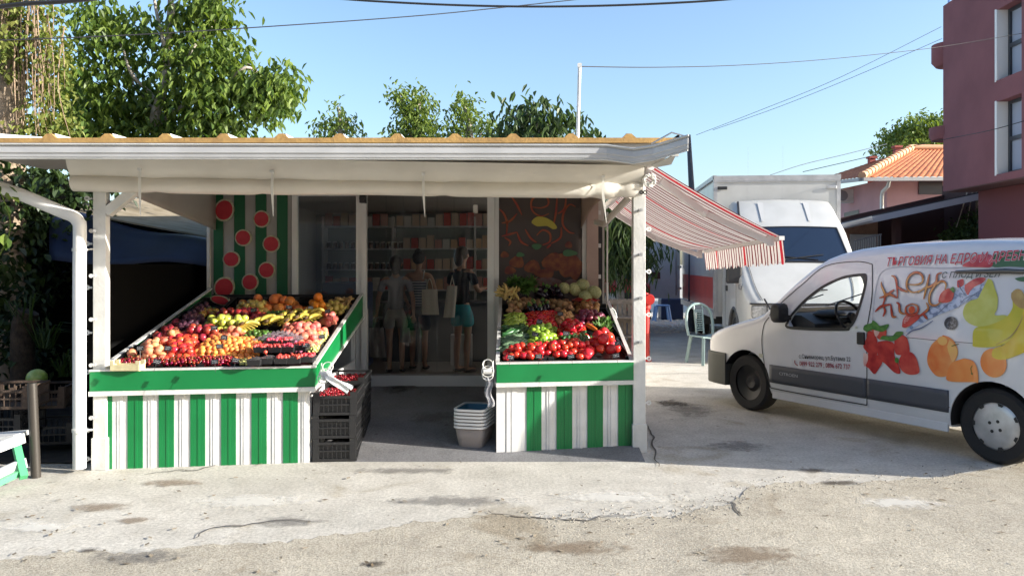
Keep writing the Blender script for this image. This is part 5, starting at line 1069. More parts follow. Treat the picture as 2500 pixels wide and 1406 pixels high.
# ---- box truck ----
tdir = Vector((.102,.995,0)).normalized(); tright = Vector((tdir.y,-tdir.x,0)); trot = math.atan2(-tdir.y, -tdir.x)   # local +x faces forward (towards the street)
D0 = 15.0; boxL = W(1742,430,D0); bw = (XX(2050,D0-.2)-boxL.x)/tright.x
tc = Vector((boxL.x, D0, 0)) + tright*bw/2
trk = thing('box_truck', (tc.x, tc.y, 0), 'white box truck with high cab and red stripe parked facing the street', 'truck', rz=trot)
tw = mat('truck_white', (.52,.52,.50), .35, c2=(.45,.45,.43), ns=2, coat=.3); tgrey = mat('truck_alu', (.5,.5,.5), .4, metal=.4, c2=(.4,.4,.4), ns=6)
HT = ZZ(430,D0); ZB = .62; BL = 5.6; hb = bw/2
q = MB(); q.box(-BL, 0, -hb+.03, hb-.03, ZB, HT-.03); box = q.build('cargo_box', tw, trk)
q = MB()
for y in (-hb, hb):
    q.box(-.08, .012, y-.03 if y > 0 else y, y if y > 0 else y+.03, ZB, HT); q.bar((-BL, y*.98, HT-.03), (0, y*.98, HT-.03), .07, .08); q.bar((-BL, y*.985, ZB+.03), (0, y*.985, ZB+.03), .05, .14)
q.box(-.0, .02, -hb, hb, HT-.12, HT); q.box(.0, .015, -hb, -hb+.07, ZB, HT-.12); q.box(.0, .015, hb-.07, hb, ZB, HT-.12); q.box(.0, .012, -hb+.07, hb-.07, ZB, ZB+.1)
q.build('edge_profile', tgrey, box)
q = MB()
for i in range(46): y = -hb+.1+i*(2*hb-.2)/45; q.box(.0205, .024, y-.006, y+.006, HT-.10, HT-.088)
for y in (-hb*.45, hb*.1):
    for i in range(40): q.box(.0005, .004, y-.004, y+.004, ZB+1.6+i*.04-.004, ZB+1.6+i*.04+.004)
q.build('rivets', tgrey, box)
for y in (-1, 1):
    q = MB(); q.box(.012, .03, y*hb*.86-.09, y*hb*.86+.09, HT-.26, HT-.20); q.build('marker_lamp', black_pl if y < 0 else tgrey, trk, bev=.01)
red_b = mat('truck_red', (.58,.035,.025), .4, c2=(.5,.03,.02), ns=3)
for sgn in (1, -1):
    q = MB(); q.grid(lambda u, v: (-BL+.05+(BL-.13)*u, sgn*(hb-.03+.004), (ZB+.13)+v*(.60+.22*(0))), 12, 2); q.build('red_stripe', red_b, trk)
q = MB(); q.box(-BL, 1.3, -.42, -.34, .42, .60); q.box(-BL, 1.3, .34, .42, .42, .60); q.box(-3.2,-2.4,-1.0,-.5,.3,.6); q.build('chassis', dark_m, trk)
def tz(s): return interp([(0,.92),(.05,1.0),(.35,1.28),(.62,1.50),(.72,1.58),(1.25,2.24),(1.30,2.27),(1.9,2.72),(2.05,2.76),(2.2,2.74)], s)
def tWd(s): return interp([(0,.80),(.08,.90),(.3,.97),(.7,1.0),(2.2,1.0)], s)
def tf(z): return 1 if z < 1.35 else 1-.12*((z-1.35)/1.4)
def tfr(s): return 2.25-s                                # s measured from cab nose; local x of nose 2.25
cab = loft([0,.02,.05,.1,.2,.35,.5,.62,.7,.8,.95,1.1,1.22,1.3,1.4,1.6,1.8,1.95,2.08,2.18], tz, lambda s: .42, tWd, tf, r=.10)
cab.v = [(x+2.25, y, z) for x, y, z in cab.v]; cabo = cab.build('cab', tw, keep=True)
boolean(cabo, [cyl_cut((2.25-.95, 1.0, .38), .46, .5), cyl_cut((2.25-.95, -1.0, .38), .46, .5)])
cabo.data.materials.clear(); cabo.data.materials.append(tw); cabo.data.polygons.foreach_set('use_smooth', [True]*len(cabo.data.polygons)); cabo.data.set_sharp_from_angle(angle=R(30)); cabo.parent = trk; cabo.name = 'cab'; cabo.location = (0,0,0)
def ftop(s, y, off=.008): return (2.25-s, y, tz(s)+.03*(1-min(1,abs(y)/.9)**2)+off)
tglass = mat('truck_glass', (.012,.022,.045), .06, spec=.9)
q = MB(); q.grid(lambda u, v: ftop(.745+.47*v, (u-.5)*2*(.86-.09*v), .012), 14, 8); q.build('windscreen', tglass, trk, smooth=180)
q = MB(); 
for pts_ in ([(.735,-.9),(.735,.9)],): q.tube([ftop(.735, -.88+1.76*i/10, .014) for i in range(11)], .018, 6)
q.tube([ftop(.745+.47*t, (.87-.09*t), .012) for t in (0,.5,1)], .014, 6); q.tube([ftop(.745+.47*t, -(.87-.09*t), .012) for t in (0,.5,1)], .014, 6); q.tube([ftop(1.222, -.78+1.56*i/10, .012) for i in range(11)], .014, 6); q.build('windscreen_seal', black_pl, trk, smooth=60)
q = MB(); q.bar(ftop(.75,-.25,.03), ftop(.82,.45,.035), .015,.015); q.bar(ftop(.75,.35,.03), ftop(.80,-.85*.0-.3,.035), .015,.015); q.build('wiper', black_pl, trk)
q = MB()
for y in (-.45,.35): q.add([ftop(1.36,y,.012), ftop(1.36,y+.05,.012), ftop(1.85,y+.12,.012), ftop(1.85,y+.02,.012)], [(0,1,2,3)])
q.build('fairing_rib', mat('rib_grey', (.50,.50,.49), .5), trk)
q = MB(); q.tube([ftop(1.34, -.80, .0), ftop(1.6,-.80,.0), ftop(1.92,-.76,.0)], .02, 6); q.build('fairing_edge', black_pl, trk)
q = MB(); q.tube([(2.28-.22,-.16,1.19),(2.28-.22+.005,.0,1.195),(2.28-.22,.34,1.19)], [.01,.02,.01], 8); q.build('bonnet_slot', black_pl, trk)
q = MB()
for sg in (1,-1):
    q = MB(); q.tube([(2.25-s, sg*(tWd(s)*.80+.0), tz(s)+.018) for s in (.06,.2,.35,.5,.62,.70)], .006, 5); q.build('bonnet_gap', mat('gap_grey', (.14,.14,.14), .8), trk)
    x_ = 2.25-.72
    q = MB(); q.tube([(x_, sg*(tWd(.72)+.0), .55), (x_, sg*(1.0), 1.3)], .006, 5); q.build('panel_gap', MATS['gap_grey'], trk); q = MB(); q.tube([(.9, sg*1.0, .5), (.42, sg*1.0, .5), (.42, sg*1.0, 1.35)], .006, 5); q.build('panel_gap', MATS['gap_grey'], trk)
nose = lambda s, y: (2.25-s, y)
head = mat('headlamp', (.32,.32,.31), .1, c2=(.18,.18,.18), ns=30)
for sg in (1, -1):
    q = MB(); q.box(2.16, 2.262, sg*.46 if sg > 0 else -.88, sg*.88 if sg > 0 else -.46, .74, .94); q.build('headlight', head, trk, bev=.02)
    q = MB(); q.box(2.17, 2.272, sg*.645-.008, sg*.645+.008, .745, .935); q.build('headlight_frame', black_pl, trk)
q = MB(); q.box(2.17,2.268,-.9,.9,.955,.98); q.box(2.17,2.275,-.44,.44,.72,.95); q.box(2.16,2.266,-.9,.9,.70,.72); q.build('grille', black_pl, trk)
q = MB(); q.box(2.1,2.30,-.95,.95,.36,.66); q.build('bumper', mat('truck_bumper', (.12,.12,.12), .6), trk, bev=.03)
for sg in (-1, 1):
    q = MB(); q.box(1.62,1.72, sg*1.06-.13, sg*1.06+.13, 1.28, 1.70); q.build('wing_mirror', black_pl, trk, bev=.03)
    q = MB(); q.bar((1.66,sg*.95,1.62),(1.66,sg*1.06,1.6),.03,.03); q.bar((1.66,sg*.95,1.34),(1.66,sg*1.06,1.36),.03,.03); q.build('mirror_arm', black_pl, trk)
    q = MB(); q.add([(1.42,sg*(tWd(.8)*tf(1.55)+.004),1.5),(.55,sg*(tf(1.55)+.004),1.5),(.55,sg*(tf(2.1)+.006),2.12),(1.05,sg*(tf(2.1)+.006),2.12)], [(0,1,2,3)]); q.build('side_window', tglass, trk)
    q = MB(); q.box(.55,.68, sg*1.0, sg*1.02, 1.12, 1.22); q.build('door_handle', black_pl, trk, bev=.01)
    q = MB(); q.box(1.75,1.90, sg*.975, sg*.985+sg*.02, 1.18, 1.27); q.build('indicator', mat('lens_dark', (.2,.2,.2), .2), trk, bev=.01)
    for sx, r_ in ((1.30,.36),(-3.6,.36)):
        q = MB(); q.lathe([(.2,-.11),(.33,-.11),(.36,-.07),(.36,.07),(.33,.11),(.2,.11)], (sx, sg*.86, .36), 28, 'y', False); w_ = q.build('wheel', rubber, trk, smooth=40)
        q = MB(); q.lathe([(0,sg*.02),(.1,sg*.08),(.2,sg*.05)], (sx, sg*.86, .36), 20, 'y', False); q.build('rim', tgrey, w_, smooth=40)
    q = MB(); q.tube([(1.30+.47*math.cos(t), sg*.985, .38+.47*math.sin(t)) for t in [math.pi*i/14 for i in range(15)]], .035, 6); q.build('wheel_arch', mat('arch_grey', (.10,.10,.10), .7), trk, smooth=50)
# open rear cargo door
rd = W(1655,600,D0+BL*.985-.2); lo = Matrix.Rotation(-trot,3,'Z') @ (Vector((rd.x, rd.y, 0))-Vector((tc.x,tc.y,0)))
yh = -hb-.03
q = MB(); q.box(-BL-.04, -BL+.0, yh-1.05, yh, ZB+.1, HT-.1); dr = q.build('cargo_door', mat('door_white', (.66,.66,.66), .5, c2=(.6,.6,.6), ns=4), trk)
q = MB(); q.box(-BL+.0, -BL+.012, yh-.72, yh-.50, 1.22, 1.40); q.build('door_vent', mat('vent_brown', (.12,.04,.035), .6), dr)
q = MB()
for z in (.95,1.5,2.2,2.7): q.box(-BL-.02,-BL+.03, yh-.06, yh+.04, z, z+.06)
q.tube([(-BL+.03, yh-.1, .8),(-BL+.03, yh-.1, 2.9)], .018, 8); q.build('door_hinge', tgrey, dr)
# ---------------- plants ----------------
def leaf_mat(name, c1, c2, tr=.35, rough=.45):
    m = bpy.data.materials.new(name); m.use_nodes = True; n, l = m.node_tree.nodes, m.node_tree.links; b = n['Principled BSDF']; b.inputs['Roughness'].default_value = rough; b.inputs['Specular IOR Level'].default_value = .4
    g_ = n.new('ShaderNodeNewGeometry'); r = n.new('ShaderNodeValToRGB'); r.color_ramp.elements[0].color = (*c1,1); r.color_ramp.elements[1].color = (*c2,1); l.new(g_.outputs['Random Per Island'], r.inputs[0])
    t = n.new('ShaderNodeBsdfTranslucent'); mx = n.new('ShaderNodeMixShader'); mx.inputs[0].default_value = tr; l.new(r.outputs[0], b.inputs['Base Color'])
    h = n.new('ShaderNodeMix'); h.data_type = 'RGBA'; h.blend_type = 'MULTIPLY'; h.inputs[0].default_value = 1; h.inputs[7].default_value = (1.5,1.5,.6,1); l.new(r.outputs[0], h.inputs[6]); l.new(h.outputs[2], t.inputs[0])
    l.new(b.outputs[0], mx.inputs[1]); l.new(t.outputs[0], mx.inputs[2]); l.new(mx.outputs[0], n['Material Output'].inputs[0]); return m
lm1 = leaf_mat('walnut_leaf', (.045,.09,.016), (.17,.235,.045)); lm2 = leaf_mat('ivy_leaf', (.10,.15,.03), (.26,.27,.08)); lm3 = leaf_mat('dark_leaf', (.03,.06,.018), (.07,.11,.03), .25); lm4 = leaf_mat('far_leaf', (.08,.13,.025), (.19,.25,.06), .3)
bark = mat('bark', (.40,.31,.22), .9, c2=(.20,.15,.10), ns=14, bump=.8, bs=30); bark_l = mat('pale_bark', (.42,.38,.32), .85, c2=(.28,.24,.2), ns=20, bump=.5)
def leaf(mb, p, L, w_, droop, rr, long_=False):
    a = rr.uniform(0, 6.283); d = Vector((math.cos(a), math.sin(a)*.9, rr.uniform(-.9,.35)-droop)).normalized(); sd = d.cross(Vector((rr.uniform(-.4,.4), rr.uniform(-.4,.4), 1)))
    if sd.length < .05: return
    sd.normalize(); up = sd.cross(d); L *= rr.uniform(.65,1.2); w2 = w_*rr.uniform(.7,1.2)/2
    m1 = p+d*L*.38; m2 = p+d*L*.75+up*(-.06*L)
    mb.add([p, m1+sd*w2+up*w2*.35, m2+sd*w2*.7+up*w2*.2, p+d*L+up*(-.16*L), m2-sd*w2*.7+up*w2*.2, m1-sd*w2+up*w2*.35], [(0,1,2,3),(0,3,4,5)])
def crown(mb, blobs, per, L, w_, droop, seed, clump=5):
    rr = random.Random(seed)
    for (c, rx, ry, rz, k) in blobs:
        for i in range(int(per*k)):
            while True:
                v = Vector((rr.uniform(-1,1), rr.uniform(-1,1), rr.uniform(-1,1)))
                if .25 < v.length < 1: break
            p = Vector(c)+Vector((v.x*rx, v.y*ry, v.z*rz)); s_ = L*.9
            for j in range(clump): leaf(mb, p+Vector((rr.gauss(0,s_), rr.gauss(0,s_), rr.gauss(0,s_))), L, w_, droop, rr)
def pblobs(lst, D, dd=.6, k=1): return [(W(x, y, D+d_), rx*D/FPX, dd, rz*D/FPX, kk) for x, y, rx, rz, kk, d_ in lst]
def limb(mb, pts, r0, r1, n=8): P_ = catmull([tuple(p) for p in pts], 4); mb.tube(P_, [r0+(r1-r0)*i/(len(P_)-1) for i in range(len(P_))], n)
# big broad-leaved tree at the left
t = thing('broadleaf_tree', (-5.0,13.5,0), 'tall leafy tree with drooping broad leaves behind the left end of the roof', 'tree'); Dt = 10.2
q = MB(); limb(q, [Vector((-5.0,13.5,0)), Vector((-5.1,13.0,2.4)), W(392,350,Dt+.5), W(378,290,Dt), W(400,210,Dt), W(412,90,Dt), W(425,-160,Dt)], .10, .03)
tr_ = q.build('trunk', bark_l, t, smooth=60)
q = MB()
for pts_, r_ in (([(395,262),(360,220),(320,180),(290,100),(240,60)],.03), ([(400,230),(430,180),(470,120),(520,60),(540,0)],.03), ([(390,280),(330,215),(325,170)],.02), ([(392,300),(460,250),(540,210),(600,165),(640,185),(700,180)],.03), ([(405,130),(380,20),(370,-60)],.03), ([(410,90),(425,20),(400,-20)],.022), ([(420,20),(450,-10)],.016), ([(590,150),(620,165),(630,178)],.014),([(570,270),(610,280),(630,290)],.006),([(340,190),(300,185),(270,170)],.012)):
    limb(q, [W(x, y, Dt+rnd.uniform(-.25,.25)) for x, y in pts_], r_, r_*.3, 6)
q.build('branch', bark_l, t, smooth=60)
q = MB(); BL_ = [(235,80,50,70,1.0,0),(300,120,80,60,1.0,.1),(215,185,35,45,.6,0),(270,240,90,60,1.5,.1),(250,40,40,40,.5,.3),(480,60,75,70,1.6,.2),(520,20,50,50,1.0,.1),(430,130,60,50,.7,.3),(420,250,90,80,1.6,.3),(500,180,90,80,2.2,-.1),(520,260,70,70,1.7,-.2),(430,330,120,60,1.8,.2),(260,320,100,50,1.4,.1),(560,130,35,50,.6,0),(560,310,40,40,.6,0),(640,230,30,30,.5,0),(660,235,42,40,1.0,0),(690,200,32,22,.6,0),(610,210,40,35,.6,.1),(645,255,22,26,.5,0),(330,60,30,50,.3,.4),(400,400,120,40,.8,.6),(190,330,60,60,.9,.9),(160,230,40,80,.9,1.4),(130,320,50,60,.8,1.2),(200,280,60,60,.7,1.2),(350,290,90,60,1.2,.9)]
crown(q, pblobs(BL_, Dt, .5), 118, .125, .062, .75, 5, 3); q.build('crown', lm1, t, recalc=False, smooth=None)
# ivy-clad trunk at the far left
t = thing('ivy_clad_tree', W(20,640,9.2).xy.to_3d(), 'thick old trunk clad in ivy and dry vines at the left edge', 'tree'); Dv = 9.0
q = MB(); limb(q, [Vector((XX(25,Dv),Dv,0)), W(18,640,Dv), W(20,330,Dv), W(15,100,Dv), W(10,-150,Dv)], .20, .14, 12); q.build('trunk', bark, t, smooth=60)
q = MB()
for i in range(85):
    x = rnd.gauss(60, 42); y0 = rnd.uniform(-60, 150); y1 = y0+rnd.uniform(120, 300); dd = rnd.uniform(-.25,.1); x2 = x+rnd.gauss(0,14)
    limb(q, [W(x, y0, Dv+dd), W(x+rnd.gauss(0,9), (y0+y1)/2, Dv+dd-.03), W(x2, min(y1,345), Dv+dd)], rnd.uniform(.004,.009), .003, 5)
q.build('dry_vines', mat('dry_vine', (.30,.22,.15), .9, c2=(.20,.14,.09), ns=30), t)
q = MB(); crown(q, pblobs([(60,30,80,60,1.2,0),(20,-20,70,60,.8,-.2),(110,90,45,70,1.1,0),(80,180,70,70,1.0,0),(125,240,30,80,.9,0),(75,320,50,30,.6,-.1),(10,120,25,60,.3,-.2),(140,150,22,60,.35,0),(40,120,50,50,.5,-.25),(150,330,50,30,.8,.2),(100,-60,80,50,.8,0)], Dv, .28), 95, .08, .05, .5, 8, 3); q.build('ivy', lm2, t, recalc=False)
# dark greenery behind the left side
q = MB(); crown(q, pblobs([(60,430,80,40,1.2,0),(160,440,80,40,1.5,0),(60,520,70,50,1.4,.2),(150,560,80,60,1.4,.4),(30,620,60,60,1.0,.3),(150,660,70,60,1.0,.6),(220,500,60,60,1.0,.8),(250,620,40,60,.5,1),(15,700,45,60,1.2,-.5),(25,800,50,60,1.2,-.6),(60,860,50,40,.8,-.6),(20,600,40,60,.9,-.3)], 8.9, .5), 60, .11, .07, .5, 12, 3); q.build('dark_shrub', leaf_mat('shade_leaf', (.015,.03,.01), (.04,.07,.018), .2), recalc=False, label='dark leafy shrub in the shade between the gutter pipe and the blue tarpaulin', cat='shrub')  # leaf tones lowered to paint in the deep shade of this corner
q = MB()
for cx_, cy_, n in ((110,760,34),(160,830,30),(60,700,20)):
    for i in range(n):
        b0 = W(cx_+rnd.uniform(-20,20), cy_+90, 7.9+rnd.uniform(-.2,.2)); a = rnd.uniform(0,6.28); L = rnd.uniform(.3,.6); d = Vector((math.cos(a),math.sin(a)*.5,0)); pr_ = [b0, b0+d*L*.3+Vector((0,0,L*.5)), b0+d*L*.8+Vector((0,0,L*.45))]
        sd = Vector((0,1,0)).cross(d)*0+Vector((-d.y,d.x,0))*.012; q.add([pr_[0]-sd,pr_[0]+sd,pr_[1]+sd,pr_[1]-sd,pr_[2]], [(0,1,2,3),(3,2,4)])
q.build('spiky_plant', lm3, recalc=False, label='spiky long leaved plants growing in the dark corner at the left', cat='plant')
q = MB(); limb(q, [Vector((XX(60,7.9),7.9,0)), W(55,820,7.9), W(70,760,7.9)], .12, .10, 10); q.build('tree_stump', mat('shade_bark', (.07,.05,.035), .95, c2=(.03,.022,.015), ns=14, bump=.8), smooth=60, label='short rough tree stump standing in the dark left corner', cat='stump')  # bark colour lowered to stand in for the corner's shade
q = MB(); limb(q, [W(-10,640,6.2), W(25,560,6.1), W(10,490,6.0), W(-10,455,6.0)], .006, .004, 5)
rr = random.Random(4)
for x, y in ((15,470),(30,480),(5,500),(12,570),(18,580),(2,455),(5,590),(0,435),(22,455)): leaf(q, W(x, y, 6.05), .10, .06, .6, rr)
q.build('hanging_twig', lm1, recalc=False, label='green leafy twig hanging into the picture at the left edge', cat='twig')
# trees showing above the roof
def bush(name, label, D, bl, L, w_, per, mm, seed, base=None, dd=.5, tr=True, droop=.5, grp='trees showing above the shop roof'):
    x0 = sum(b[0] for b in bl)/len(bl); t = thing(name, (XX(x0,D), D, 0), label, 'tree', grp); q = MB()
    top = min(bl, key=lambda b: b[1]); limb(q, [Vector((XX(x0,D),D,0)), W(x0,350,D), W(top[0],top[1],D)], .09, .012)
    for b in bl: limb(q, [W(x0,370,D), W((x0+b[0])/2,(370+b[1])/2,D), W(b[0],b[1]-b[3]*.5,D)], .03, .006, 5)
    q.build('trunk', bark_l, t, smooth=60); q = MB(); crown(q, pblobs([(a,b,c,d,e,0) for a,b,c,d,e in bl], D, dd), per, L, w_, droop, seed, 5); q.build('crown', mm, t, recalc=False)
bush('young_tree', 'small sparse tree top left of the others above the roof', 15, [(815,310,38,22,1),(825,260,8,14,.12),(870,318,16,8,.2),(845,300,22,8,.25),(800,340,30,20,.5)], .11, .05, 60, lm4, 21)
bush('young_tree', 'tallest bushy tree top in the middle above the roof', 15, [(975,235,22,22,.45),(1010,260,40,30,1),(1000,310,45,35,1.4),(1045,320,35,28,1),(1030,230,10,12,.15),(1050,262,8,14,.12),(970,345,30,16,.5)], .11, .055, 75, lm4, 22)
bush('young_tree', 'narrow upright tree top right of the tallest one above the roof', 15.4, [(1130,255,26,24,.6),(1130,300,34,30,.9),(1110,340,40,22,.8),(1190,300,16,16,.2),(1195,330,30,18,.6)], .11, .055, 75, lm4, 23)
bush('broadleaf_tree', 'dark big leaved tree beside the white mast', 14.2, [(1315,280,30,26,.8),(1290,320,50,26,1.2),(1360,310,45,26,1.2),(1250,325,40,22,.9),(1235,265,14,8,.12),(1410,325,25,18,.4),(1435,335,14,8,.15)], .20, .075, 40, lm3, 24, droop=.9)
# tree behind the pink house, shrub behind the shop on the right
bush('distant_tree', 'round green tree behind the red tiled house', 34, [(2200,330,35,30,1),(2250,320,45,40,1.4),(2295,320,30,40,1),(2170,360,24,16,.5),(2230,355,60,25,1)], .20, .11, 150, lm4, 25, dd=1.6, grp='distant trees')
bush('oleander_bush', 'willow leaved green bush behind the awning crank', 15.5, [(1500,600,34,60,1.3),(1525,560,35,50,1.1),(1480,560,30,40,.8),(1505,650,24,30,.6),(1560,600,25,50,.8),(1520,520,50,30,1)], .26, .035, 85, lm3, 26, droop=1.2, grp='bushes')
bush('flowering_bush', 'bush with pale flowers under the red building', 19.5, [(2400,540,40,26,1),(2360,560,40,24,.9),(2440,565,40,26,1),(2330,580,40,18,.7),(2420,590,90,22,1.4)], .12, .06, 110, lm3, 27, grp='bushes by the red building')
q = MB(); cpl = W(2495,580,17)
for i in range(40):
    a = rnd.uniform(0,6.28); e_ = rnd.uniform(.1,1.2); d = Vector((math.cos(a)*math.cos(e_), math.sin(a)*math.cos(e_), math.sin(e_))); sd = d.cross(Vector((0,0,1))).normalized()*.015; q.add([cpl-sd, cpl+sd, cpl+d*.6], [(0,1,2)])
limb(q, [Vector((cpl.x,cpl.y,0)), cpl], .1, .09); q.build('palm', leaf_mat('palm_leaf', (.10,.18,.05), (.2,.3,.08)), recalc=False, label='small spiky palm at the right edge below the red building', cat='palm')

# ---------------- left side: downpipe, tarpaulin, crates, bench ----------------
q = MB(); dp = [W(-60,436,6.15), W(0,458,6.12), W(60,479,6.1), W(150,517,6.1), W(178,528,6.1), W(191,542,6.1), W(195,560,6.1), W(194,700,6.1), W(194,1142,6.14)]
q.tube(catmull([tuple(p) for p in dp], 5), .048, 20); dpo = q.build('downpipe', white_pvc, label='thick white rain pipe coming down beside the left post', cat='rain pipe', smooth=50)
for y in (610, 1050):
    q = MB(); a = W(194,y,6.1); q.lathe([(.0495,-.012),(.0525,-.012),(.0525,.012),(.0495,.012)], a, 20, 'z', False); q.tube([a+Vector((.05,0,0)), W(226,y-2,6.22)], .007, 6)
    q.v = [(x-dpo.location.x, yy-dpo.location.y, z-dpo.location.z) for x, yy, z in q.v]; q.build('pipe_clamp', white_paint, dpo)
tarp_b = mat('blue_tarp', (.008,.016,.05), .5, c2=(.005,.010,.032), ns=3, bump=.3, bs=4)
sh = thing('tarp_shed', (-4.5, 10.5, 0), 'dark shed under a sloping navy blue tarpaulin left of the shop', 'shed')
def tp_(u, v):
    a = W(120,508,9.6).lerp(W(560,600,9.3), u); b = W(120,640,8.75).lerp(W(560,648,8.75), u)
    p = a.lerp(b, v); p.z += .10*math.sin(math.pi*v)+.03*math.sin(u*9+v*2); return tuple(p)
q = MB(); q.grid(tp_, 24, 8); q.build('tarpaulin', tarp_b, sh, smooth=180, solid=.005)
q = MB(); a0 = W(120,508,9.6); q.add([(-5.6,9.6,a0.z),(-3.27,9.3,ZZ(592,9.3)),(-3.27,12,ZZ(592,9.3)+.2),(-5.6,12,a0.z+.3)], [(0,1,2,3)]); q.build('shed_roof', mat('shed_sheet', (.30,.25,.18), .8, c2=(.2,.16,.1), ns=5), sh, solid=.02)
drk = mat('shed_shade_black', (.004,.004,.004), .95, spec=.1)  # near-black colour stands in for the deep shade left of the shop
q = MB(); q.box(-7.4,-3.27,11.9,12.0,0,2.3); q.box(-3.30,-3.262,8.7,11.9,0,1.55); q.box(-3.52,-3.47,6.62,9.0,0,1.60); q.box(-7.4,-7.3,6.6,12,0,2.6); q.box(-7.3,-5.3,9.7,9.8,0,2.6); q.build('shade_backdrop_wall', drk, sh)  # dark backdrop; the panel beside the porch is added to block sun
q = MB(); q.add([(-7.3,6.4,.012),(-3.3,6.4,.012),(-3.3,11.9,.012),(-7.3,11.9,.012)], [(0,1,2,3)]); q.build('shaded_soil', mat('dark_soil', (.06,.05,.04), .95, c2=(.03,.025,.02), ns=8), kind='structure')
q = MB(); q.tube([(XX(88,6.0),6.0,0), W(78,935,6.0)], .035, 14); q.build('pole', mat('black_pole', (.04,.035,.03), .35), smooth=50, label='short black post beside the dark fruit crates', cat='post')
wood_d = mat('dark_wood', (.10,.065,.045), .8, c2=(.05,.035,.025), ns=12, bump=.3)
for k, (px_, py_, D, a) in enumerate([(30,975,6.5,.1),(110,975,6.85,.2),(20,1040,6.6,0),(130,1060,6.9,.2)]):
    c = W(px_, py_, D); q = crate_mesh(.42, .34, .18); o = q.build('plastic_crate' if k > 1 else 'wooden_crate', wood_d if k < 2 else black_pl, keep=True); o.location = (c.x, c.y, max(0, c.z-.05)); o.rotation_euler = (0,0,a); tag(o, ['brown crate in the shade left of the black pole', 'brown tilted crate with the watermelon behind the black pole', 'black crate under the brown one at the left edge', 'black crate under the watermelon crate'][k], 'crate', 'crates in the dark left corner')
q = MB(); 
c = W(90,922,6.85); q.blob(c, .085, .085, .075, 20); q.build('watermelon', mat('melon_green', (.16,.28,.05), .35, c2=(.42,.5,.16), ns=16), smooth=60, label='green striped watermelon on the brown crate in the dark corner', cat='watermelon')
bench = thing('bench', W(20,1120,5.6), 'white and green slatted wooden bench end at the lower left edge', 'bench')
bw_ = mat('bench_white', (.72,.72,.70), .5, c2=(.6,.6,.58), ns=8); bg_ = mat('bench_green', (.07,.38,.16), .5)
for a, b in (((-130,1140),(58,1068)), ((-130,1215),(62,1128))): q = MB(); q.bar(W(a[0],a[1],5.35), W(b[0],b[1],5.85), .03, .07); q.build('slat', bw_, bench)
q = MB(); q.bar(W(-120,1075,6.0), W(55,1060,6.0), .22, .03); q.build('seat', bw_, bench)
q = MB(); q.bar(W(38,1078,5.9), W(58,1165,5.75), .05, .05); q.build('leg', bg_, bench); q = MB(); q.bar(W(-60,1205,5.5), W(60,1148,5.8), .04, .04); q.build('stretcher', bg_, bench)

# ---------------- objects beyond the awning ----------------
hy = thing('fire_hydrant', (XX(1578,13.2), 13.2, 0), 'slim red standpipe hydrant behind the right post', 'hydrant'); rm = mat('hydrant_red', (.42,.02,.015), .4, c2=(.34,.015,.012), ns=8)
q = MB(); X = XX(1576,13.2); q.lathe([(.10,0),(.10,.05),(.07,.06),(.065,.85),(.09,.87),(.09,.95),(.08,1.05),(.05,1.12),(.0,1.14)], (X,13.2,0), 20); q.build('body', rm, hy, smooth=40)
q = MB(); q.lathe([(.04,-.16),(.08,-.16),(.095,-.1),(.08,-.06),(.04,-.06)], (X+.04,13.2,1.02), 20, 'y'); q.build('hose_outlet', rm, hy, smooth=40)
ch = thing('plastic_chair', (XX(1728,12.9), 12.9, 0), 'pale green plastic garden chair in front of the truck', 'chair', rz=R(20)); cg = mat('seafoam_plastic', (.24,.33,.32), .45, c2=(.20,.28,.27), ns=5)
q = MB(); q.grid(lambda u, v: ((u-.5)*.46, (v-.5)*.42, .44+.012*math.cos(6.28*u)), 8, 6); q.build('seat', cg, ch, solid=.02)
for a, b in ((-1,-1),(1,-1),(-1,1),(1,1)): q = MB(); q.bar((a*.20,b*.18,.43), (a*.25,b*.24,0), .045, .045); q.build('leg', cg, ch)
q = MB(); arch = [(-.23,.20,.44),(-.25,.24,.65),(-.21,.27,.84),(-.10,.29,.93),(0,.29,.945),(.10,.29,.93),(.21,.27,.84),(.25,.24,.65),(.23,.20,.44)]; q.tube(catmull(arch, 4), .024, 8)
q.bar((-.07,.22,.46),(-.08,.285,.92),.02,.02); q.bar((.07,.22,.46),(.08,.285,.92),.02,.02)
for i in range(10): z = .52+.036*i; q.bar((-.075,.225+.006*i,z),(.075,.225+.006*i,z),.012,.016)
q.build('backrest', cg, ch, smooth=50)
def stool(px_, py_, D, label, m):
    t = thing('plastic_stool', (XX(px_,D), D, 0), label, 'stool', 'plastic stools'); s_ = ZZ(py_, D)
    q = MB(); q.box(XX(px_,D)-.2, XX(px_,D)+.2, D-.17, D+.17, .42, .46); q.build('seat', m, t, bev=.01)
    for a, b in ((-1,-1),(1,-1),(-1,1),(1,1)): q = MB(); q.bar((XX(px_,D)+a*.16, D+b*.13, .43), (XX(px_,D)+a*.22, D+b*.18, 0), .05, .05); q.build('leg', m, t)
stool(1616, 762, 22.5, 'light blue plastic stool behind the trucks', mat('stool_blue', (.16,.30,.55), .4))
q = MB(); X, D = XX(1527,18.5), 18.5; q.lathe([(.22,0),(.25,.03),(.26,.3),(.25,.33),(.26,.36),(.25,.62),(.22,.66),(.0,.66)], (X,D,0), 20); q.build('barrel', mat('barrel_blue', (.02,.10,.35), .4), smooth=40, label='blue plastic barrel seen between the corn crates and the right post', cat='barrel')
q = MB(); q.box(XX(1642,23)-.35, XX(1642,23)+.3, 22.9, 23.4, 0, .62); q.build('tub', mat('tub_navy', (.01,.02,.06), .5), bev=.04, label='dark navy plastic tub under the truck door', cat='tub')
pal = MB(); X0, D = XX(1462,15), 15.0
for i in range(7): pal.box(X0+i*.09, X0+i*.09+.07, D, D+.02, 0, .95)
for z in (.1,.5,.85): pal.box(X0, X0+.62, D-.02, D-.001, z, z+.08)
